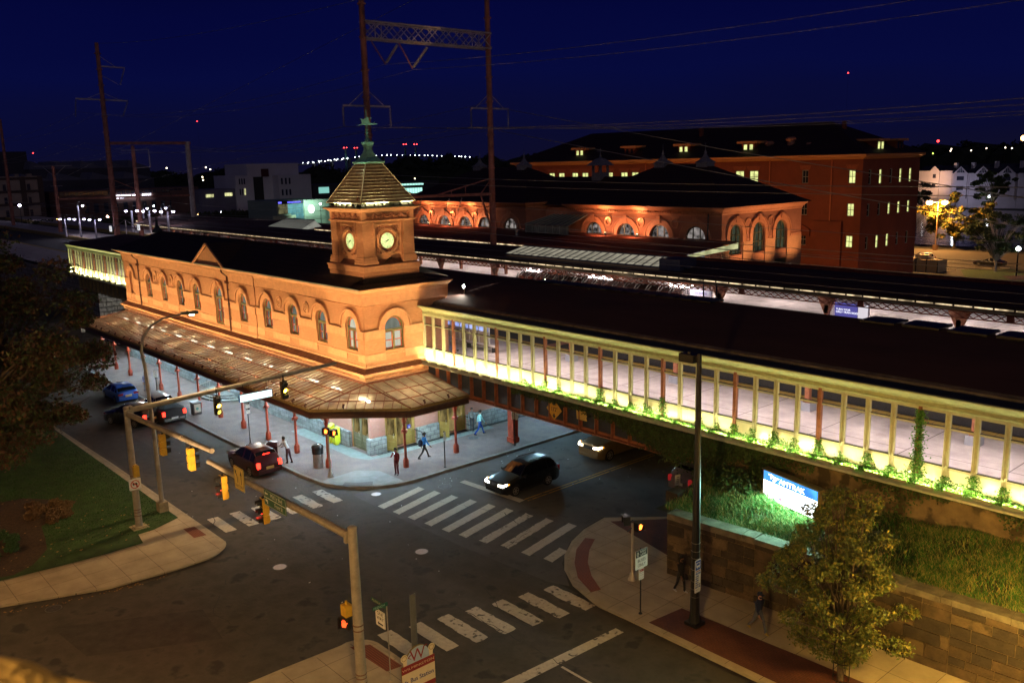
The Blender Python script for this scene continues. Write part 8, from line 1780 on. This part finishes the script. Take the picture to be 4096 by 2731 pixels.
# bridge on the horizon
bt=thing('river_bridge','long lit road bridge with four pairs of red tower beacons on the horizon','bridge',(-1500,1000,0))
BP=[(700,20),(807,28.7),(862,33.2),(940,39.4),(1000,41.5),(1087,39.5),(1185,36),(1300,30)]
m=MB()
for (a,b),(c,d) in zip(BP,BP[1:]): m.beam((-1500,a,b-2.5),(-1500,c,d-2.5),8,2.2)
for i in range(14): y=760+i*38; m.box(-1504,y-1.5,0,-1496,y+1.5,prof(BP,y)-3)
m.build('deck',M('far_bridge_grey',(.10,.10,.12),.8,var=.1),bt)
random.seed(9); m=MB()
for i in range(38):
    y=800+i*11+random.uniform(-3,3); z=prof(BP,y); r=random.uniform(.7,1.25); m.lathe(-1499+random.uniform(-3,3),y,[(.02,-r),(r,0),(.02,r)],6,z0=z)
for i in range(8): y=812+i*12; m.lathe(-1490,y+6,[(.02,-1),(1,0),(.02,1)],6,z0=prof(BP,y)-.5)
m.build('roadway_lamps',E('bridge_lamp_white',(.9,.97,1),8),bt)
m=MB()
for y,z in((902,55.9),(908,55.9),(925,55.8),(931,55.8),(1038.5,61.7),(1045,61.7),(1064.5,61.6),(1070.5,61.6)): r=1.15; m.lathe(-1500,y,[(.02,-r),(r,0),(.02,r)],6,z0=z)
m.build('red_beacons',E('beacon_red',(1,.04,.04),9),bt)
m=MB()
for y in(905,928,1042,1067): m.box(-1502,y-1,0,-1498,y+1,55)
m.build('tower',M('teal_tower',(.05,.14,.14),.8,var=.1),bt)
# woods: long dark belts of trees
def woods(name,label,pts,h,dep,seed,n,s,mat):
    random.seed(seed); m=MB(); N=90; rows=[]
    for i in range(N+1):
        t_=i/N*(len(pts)-1); k=min(int(t_),len(pts)-2); u=t_-k; x=pts[k][0]*(1-u)+pts[k+1][0]*u; y=pts[k][1]*(1-u)+pts[k+1][1]*u; hh=h*(.82+.13*math.sin(i*.7+seed)+.1*math.sin(i*1.9)+.08*random.random()); dx,dy=pts[-1][0]-pts[0][0],pts[-1][1]-pts[0][1]; L=math.hypot(dx,dy); nx,ny=-dy/L*dep,dx/L*dep
        rows.append([(x,y,0),(x+nx*.05,y+ny*.05,hh*.75),(x+nx*.3,y+ny*.3,hh),(x+nx*.8,y+ny*.8,hh*.9),(x+nx,y+ny,0)])
        for _ in range(n): leafblob(m,(x+random.uniform(-6,6)+nx*.25,y+random.uniform(-6,6)+ny*.25,hh*random.uniform(.55,.98)),(7,7,h*.12),26,s,mi=0)
    b=len(m.v)
    for r in rows: m.v+=r
    for i in range(N):
        for j in range(4): m.f.append((b+i*5+j,b+i*5+5+j,b+i*5+6+j,b+i*5+j+1)); m.m.append(0)
    o=m.build(name,mat,None,loc=(0,0,0)); tag(o,label,'woods',kind='stuff')
WDM=M('night_woods',(.02,.026,.014),.95,var=.5,scale=.08)
woods('far_woods','dark belt of distant woods along the left horizon',[(-640,150),(-700,330),(-690,480),(-640,620)],19.5,40,2,5,1.4,WDM)
woods('far_woods','dark belt of distant woods behind the station roofs',[(-700,470),(-680,620),(-640,800),(-560,980)],27,60,4,5,1.7,WDM)
woods('far_woods','dark wooded hill beyond the river at the right',[(-420,720),(-300,720),(-180,700),(-100,680)],26,80,5,5,1.6,WDM)
woods('far_woods','dark trees on the far river bank behind the white houses',[(-200,372),(-150,372),(-100,370),(-60,360)],12.5,20,6,5,.7,WDM)
woods('park_trees','dark trees beyond the tracks at the far left',[(-290,70),(-285,98),(-280,126),(-275,150)],5.5,10,7,6,.5,M('night_trees',(.05,.06,.02),.95,var=.5,scale=.3))
# ================= right: river, houses, car park =================
wt=M('river_water',(.006,.007,.012),.12,var=0,bump=.0); t_=wt.node_tree; bp_=nn(t_,'ShaderNodeBump'); bp_.inputs['Strength'].default_value=.25; bp_.inputs['Distance'].default_value=.12; nz_=nn(t_,'ShaderNodeTexNoise'); nz_.inputs['Scale'].default_value=.9; nz_.inputs['Detail'].default_value=3; tcw=nn(t_,'ShaderNodeTexCoord'); t_.links.new(tcw.outputs['Object'],nz_.inputs['Vector']); t_.links.new(nz_.outputs['Fac'],bp_.inputs['Height']); t_.links.new(bp_.outputs[0],t_.nodes['Principled BSDF'].inputs['Normal'])
sheet('water',[(-240,192),(-30,192),(-30,318),(-240,318)],.0,wt)
sheet('car_park',[(-95,183),(-42,183),(-42,134),(-95,134)],.0,M('car_park_asphalt',(.11,.095,.075),.85,var=.2,scale=.6,bump=.2))
sheet('grass_verge',[(-61,152.5),(-57,156),(-50,160),(-38,160),(-38,134),(-52,134)],.05,M('verge_grass',(.06,.10,.025),.9,var=.4,scale=2,bump=.6))
sheet('path',[(-53,148),(-44,158),(-40,158),(-50,144)],.07,REDB)
for a,b,w2 in(((-70,166),(-63.5,169),.25),((-63.5,169),(-68.5,163.5),.25),((-66,157),(-55.5,162),.14),((-63,152.5),(-57,155),.14)): 
    d=Vector((b[0]-a[0],b[1]-a[1],0)).normalized(); n=Vector((-d.y,d.x,0))*w2/2; m=MB(); m.poly([(a[0]-n.x,a[1]-n.y,.02),(b[0]-n.x,b[1]-n.y,.02),(b[0]+n.x,b[1]+n.y,.02),(a[0]+n.x,a[1]+n.y,.02)]); tag(m.build('bay_line',PAINT,None,loc=(0,0,0)),kind='structure')
for i in range(6): x=-66+i*1.9; y=147.5+i*2.3; m=MB(); m.box(x-.7,y-.1,.0,x+.7,y+.1,.14); tag(m.build('wheel_stop',M('pale_wheel_stop',(.45,.4,.3),.8,var=.1)),'pale concrete wheel stop in the far car park','wheel stop','wheel stops in the far car park')
t=thing('riverside_railing','thin dark railing along the river edge of the car park','railing',(-70,187.5,0)); m=MB(); m.box(-92,187.4,1.0,-45,187.5,1.06); m.box(-92,187.4,.2,-45,187.5,.26); m.build('rail',BLACK,t); m=MB()
for i in range(96): m.box(-92+.49*i,187.42,.0,-91.96+.49*i,187.47,1.0)
m.build('bars',BLACK,t)
t=thing('walled_enclosure','small pale fenced enclosure with a rounded tank beside the office building','enclosure',(-64.5,147.5,0)); m=MB(); m.box(-67.5,146.5,0,-62.2,150,2.0); m.build('panel',M('pale_fence_panel',(.4,.3,.18),.8,var=.1),t); m=MB()
for x in(-67.5,-65.7,-64,-62.2): m.box(x-.06,146.4,0,x+.06,146.5,2.2)
m.box(-67.5,146.4,2.1,-62.2,146.5,2.2); m.build('frame',BLACK,t); m=MB(); m.box(-66.2,147.3,2.0,-64.2,148.6,2.7); m.build('tank',M('pale_tank',(.5,.42,.3),.6,var=.1),t)
t=thing('twin_car_park_lamp','twin headed sodium lamp blazing above the far car park','street lamp',(-77.9,181.8,0)); m=MB(); m.cyl((-77.9,181.8,0),(-77.9,181.8,9.6),.16,.1,8); m.box(-78.3,181.4,0,-77.5,182.2,1.0); m.beam((-79,181,9.5),(-76.8,182.6,9.5),.1,.1); m.build('pole',M('lamp_pole_brown',(.25,.15,.08),.6,var=.1),t)
m=MB()
for x,y in((-79.2,180.8),(-77.0,182.6)): m.lathe(x,y,[(.02,-.45),(.55,-.25),(.6,0),(.5,.3),(.02,.4)],10,z0=9.4)
m.build('lamp_glow',E('sodium_blaze',(1,.55,.18),26),t); lamp('POINT',(-78.2,180.6,8.8),9000,(1,.45,.12),t,.5); lamp('SPOT',(-70,150,13.5),9000,(1,.5,.16),t,.5,(-64,156,0),120,.7)
def globe(x,y,h,label,p,col=(.75,.85,1)):
    t=thing('globe_lamp',label,'street lamp',(x,y,0)); m=MB(); m.cyl((x,y,0),(x,y,h-.3),.12,.08,8); m.build('post',BLACK,t); m=MB(); m.lathe(x,y,[(.1,-.35),(.32,-.15),(.32,.1),(.1,.3)],10,z0=h); m.build('globe',E('globe_white',(.85,.92,1),18),t); lamp('POINT',(x,y,h),p,col,t,.3)
globe(-51.4,149.5,4.3,'white globe lamp on a black post at the right edge of the car park',700)
globe(-119,316,4.6,'white twin lamp on the far river bank, reflected in the water',1500,(.7,.8,1)); globe(-133.2,300,6,'small white lamp among trees left of the sodium lamp',500); globe(-95.3,232,2.2,'white lamp seen through the yellow lit tree',500)
PW_=M('pale_siding',(.55,.50,.52),.7,var=.08,scale=.4); DKR=M('house_dark_roof',(.03,.03,.05),.8,var=.2); HW_=M('house_window',(.04,.04,.06),.2,var=0); FRH=M('white_trim',(.6,.58,.6),.6,var=.05)
def house(x0,x1,label,ze,zr,gx0,gx1,gz,lit=None,tri=False,zb=0):
    t=thing('town_house',label,'house',((x0+x1)/2,334,zb)); m=MB(); m.box(x0,330,zb,x1,342,ze); m.add([(gx0,329.6,ze),(gx1,329.6,ze),((gx0+gx1)/2,329.6,gz)],[(0,1,2)]); m.box(gx0,329.6,zb+3,gx1,330,ze); m.build('wall',PW_ if lit is None else lit,t)
    m=MB(); m.add([(x0-.3,329.7,ze),(x1+.3,329.7,ze),(x1+.3,336,zr),(x0-.3,336,zr)],[(0,1,2,3)]); c=(gx0+gx1)/2
    for s,g in((-1,gx0),(1,gx1)): m.add([(g+s*.25,329.3,ze-.15),(c,329.3,gz+.15),(c,335.5,gz+.15),(g+s*.25,334,ze-.15)],[(0,1,2,3)])
    m.build('roof',DKR,t)
    for zz in((ze-2.6,ze-1.2),(ze-6,ze-4.6)):
        m=MB(); m.box(c-.55 if not tri else c-1.2,329.5,zz[0],c+.55 if not tri else c+1.2,329.58,zz[1]); m.build('window',HW_,t)
    if tri: m=MB(); m.add([(c-1.5,329.5,ze+.05),(c+1.5,329.5,ze+.05),(c,329.5,gz-.25)],[(0,1,2)]); wo=m.build('gable_window',HW_,t); m=MB(); m.box(c-.06,329.4,ze,c+.06,329.48,gz-.3); m.box(c-.6,329.4,ze,c-.5,329.48,gz-.8); m.box(c+.5,329.4,ze,c+.6,329.48,gz-.8); m.build('mullion',FRH,wo)
    m=MB(); m.box(x1-.8,333,zr-2,x1+.3,334.5,zr+.9); m.build('chimney',PW_,t)
house(-149,-137.3,'white end house with an orange lit wall at the left of the riverside row',12.9,14.6,-145,-141.6,14.7)
house(-137.2,-131.4,'second white riverside house with a glazed triangular gable',12.1,14.7,-136.5,-131.9,14.4,tri=True)
house(-131.3,-123.7,'third white riverside house with a glazed gable and blue light',12.0,15,-129.3,-124.2,14.3,tri=True)
house(-123.6,-115.6,'fourth white riverside house, partly behind a dark tree',11.9,15,-121.6,-116.2,14.2,tri=True); house(-115.5,-106,'fifth white riverside house at the right edge of the frame',11.9,15,-113.5,-108,14.2,tri=True)
lamp('SPOT',(-142,322,9),2300,(1,.55,.3),None,.5,(-146,330,10),140,.6,name='house_wall_light'); lamp('SPOT',(-134,318,6),1100,(.75,.72,1),None,.5,(-126,331,12),150,.6,name='house_front_light')
tree('broad tree glowing yellow under the sodium lamp of the far car park','lit_tree',(-76.4,187.0,0),2.2,(-76.2,186.6,6.3),(7.8,4.2,4.6),60,9000,.28,[M('leaf_gold',(.28,.20,.03),.6,var=.4,scale=1),LG],BK,12,.3)
tree('small bare limbed tree between the globe lamp and the black sedan','car_park_tree',(-55.8,153.2,0),1.6,(-56.5,154,6.3),(5.6,3.2,3.6),60,7000,.2,[M('leaf_dim_green',(.07,.10,.03),.7,var=.4),LD],M('pale_bark',(.3,.27,.24),.8,var=.2),14,.25)
tree('dark round tree standing in front of the fourth riverside house','river_tree',(-118.5,318,0),2,(-118.5,318,7.5),(7,4,6),50,5000,.4,[LD,LG],BK,15,.4)
tree('dark tree left of the sodium lamp on the far river bank','river_tree',(-139,300,0),2,(-138,300,5.6),(9,5,4.5),50,5000,.4,[LR,LD],BK,16,.4)
# ================= unseen foreground lamps, put in outside the frame to light the street =================
def plamp(x,y,h,power,col,label,tgt,ang=140):
    t=thing('unseen_roadside_lamp',label,'street lamp',(x,y,.15)); m=MB(); m.tube([(x,y,.15),(x,y,h*.8),(x,y,h)],[.13,.1,.07],8); m.build('pole',POLE,t); m=MB(); m.lathe(x,y,[(.05,-.02),(.2,.0),(.22,.12),(.08,.2)],10,z0=h); m.build('head',E('sodium_roadside',(1,.55,.18),4),t); lamp('SPOT',(x,y,h-.08),power,col,t,.25,tgt,ang,.6)
SD_=(1,.53,.15)
plamp(-47,-4,10,3900,SD_,'unseen sodium street lamp on the left pavement below the frame',(-42,9,0)); plamp(-27.5,1.5,10,3600,SD_,'unseen sodium street lamp on the near corner below the frame',(-30,13,0)); plamp(-9,6.5,11,9500,(1,.58,.17),'unseen sodium street lamp on the right of the near pavement',(-25,24,0)); plamp(-8.2,28.0,5.2,3300,(1,.58,.1),'low sodium lamp on the pavement just right of the frame',(-12.5,30.5,2.2),130)
lamp('SPOT',(-46.6,44,4.3),700,CW,br,.2,(-45,41,0),150,.5); lamp('SPOT',(-46.6,54,4.3),420,CW,br,.2,(-42,50,0),150,.5); lamp('SPOT',(-46.9,36.5,4.3),380,CW,br,.2,(-44,35,0),150,.5)
# rough parapet of the car deck the picture is taken from
m=MB(); random.seed(4); d=Vector((.875,.484,0)); n=Vector((.484,-.875,0)); O=Vector((-1.34,.31,0)); nx,ny=60,14
for i in range(nx+1):
    for j in range(ny+1):
        p=O+d*(-2.2+4.2*i/nx)+n*(.5*j/ny); e=min(1,j/3)
        m.v.append((p.x+random.uniform(-.006,.006),p.y+random.uniform(-.006,.006),18.3-.05*(1-e)**2+.012*math.sin(i*.9+j)+random.uniform(-.006,.006)))
for i in range(nx):
    for j in range(ny): a=i*(ny+1)+j; m.f.append((a,a+1,a+ny+2,a+ny+1)); m.m.append(0)
a=O+d*-2.2; b=O+d*2.0
m.add([(a.x,a.y,18.25),(b.x,b.y,18.25),(b.x,b.y,15),(a.x,a.y,15)],[(0,1,2,3)])
tag(m.build('parapet',M('rough_parapet_concrete',(.42,.27,.08),.95,var=.35,scale=9,bump=1)),'rough orange lit concrete parapet, out of focus at the bottom left corner','parapet')
lamp('SPOT',(-1.6,-2.2,20.6),420,(1,.62,.22),None,.15,(-1.4,.1,18.3),70,.6,name='deck_wall_light')
t=thing('unseen_tower_flood','unseen floodlight box added below the frame to light the clock tower','floodlight',(-28.5,1.5,.15)); m=MB(); m.box(-28.7,1.3,.15,-28.3,1.7,.6); m.build('case',BLACK,t)
lamp('SPOT',(-28.5,1.75,.7),30000,(1,.60,.27),t,.3,(-52,33.1,14.4),15,.5)  # unseen spot added to light the clock tower from across the street
# ---------- last light of the sky and town glow: one very weak sun lamp ----------
sn=bpy.data.lights.new('dusk_glow','SUN'); sn.energy=.06; sn.angle=R(25); sn.color=(.95,.86,1); so=bpy.data.objects.new('dusk_glow',sn); C.objects.link(so); so.rotation_euler=Vector((-.62,.45,-.42)).to_track_quat('-Z','Y').to_euler()
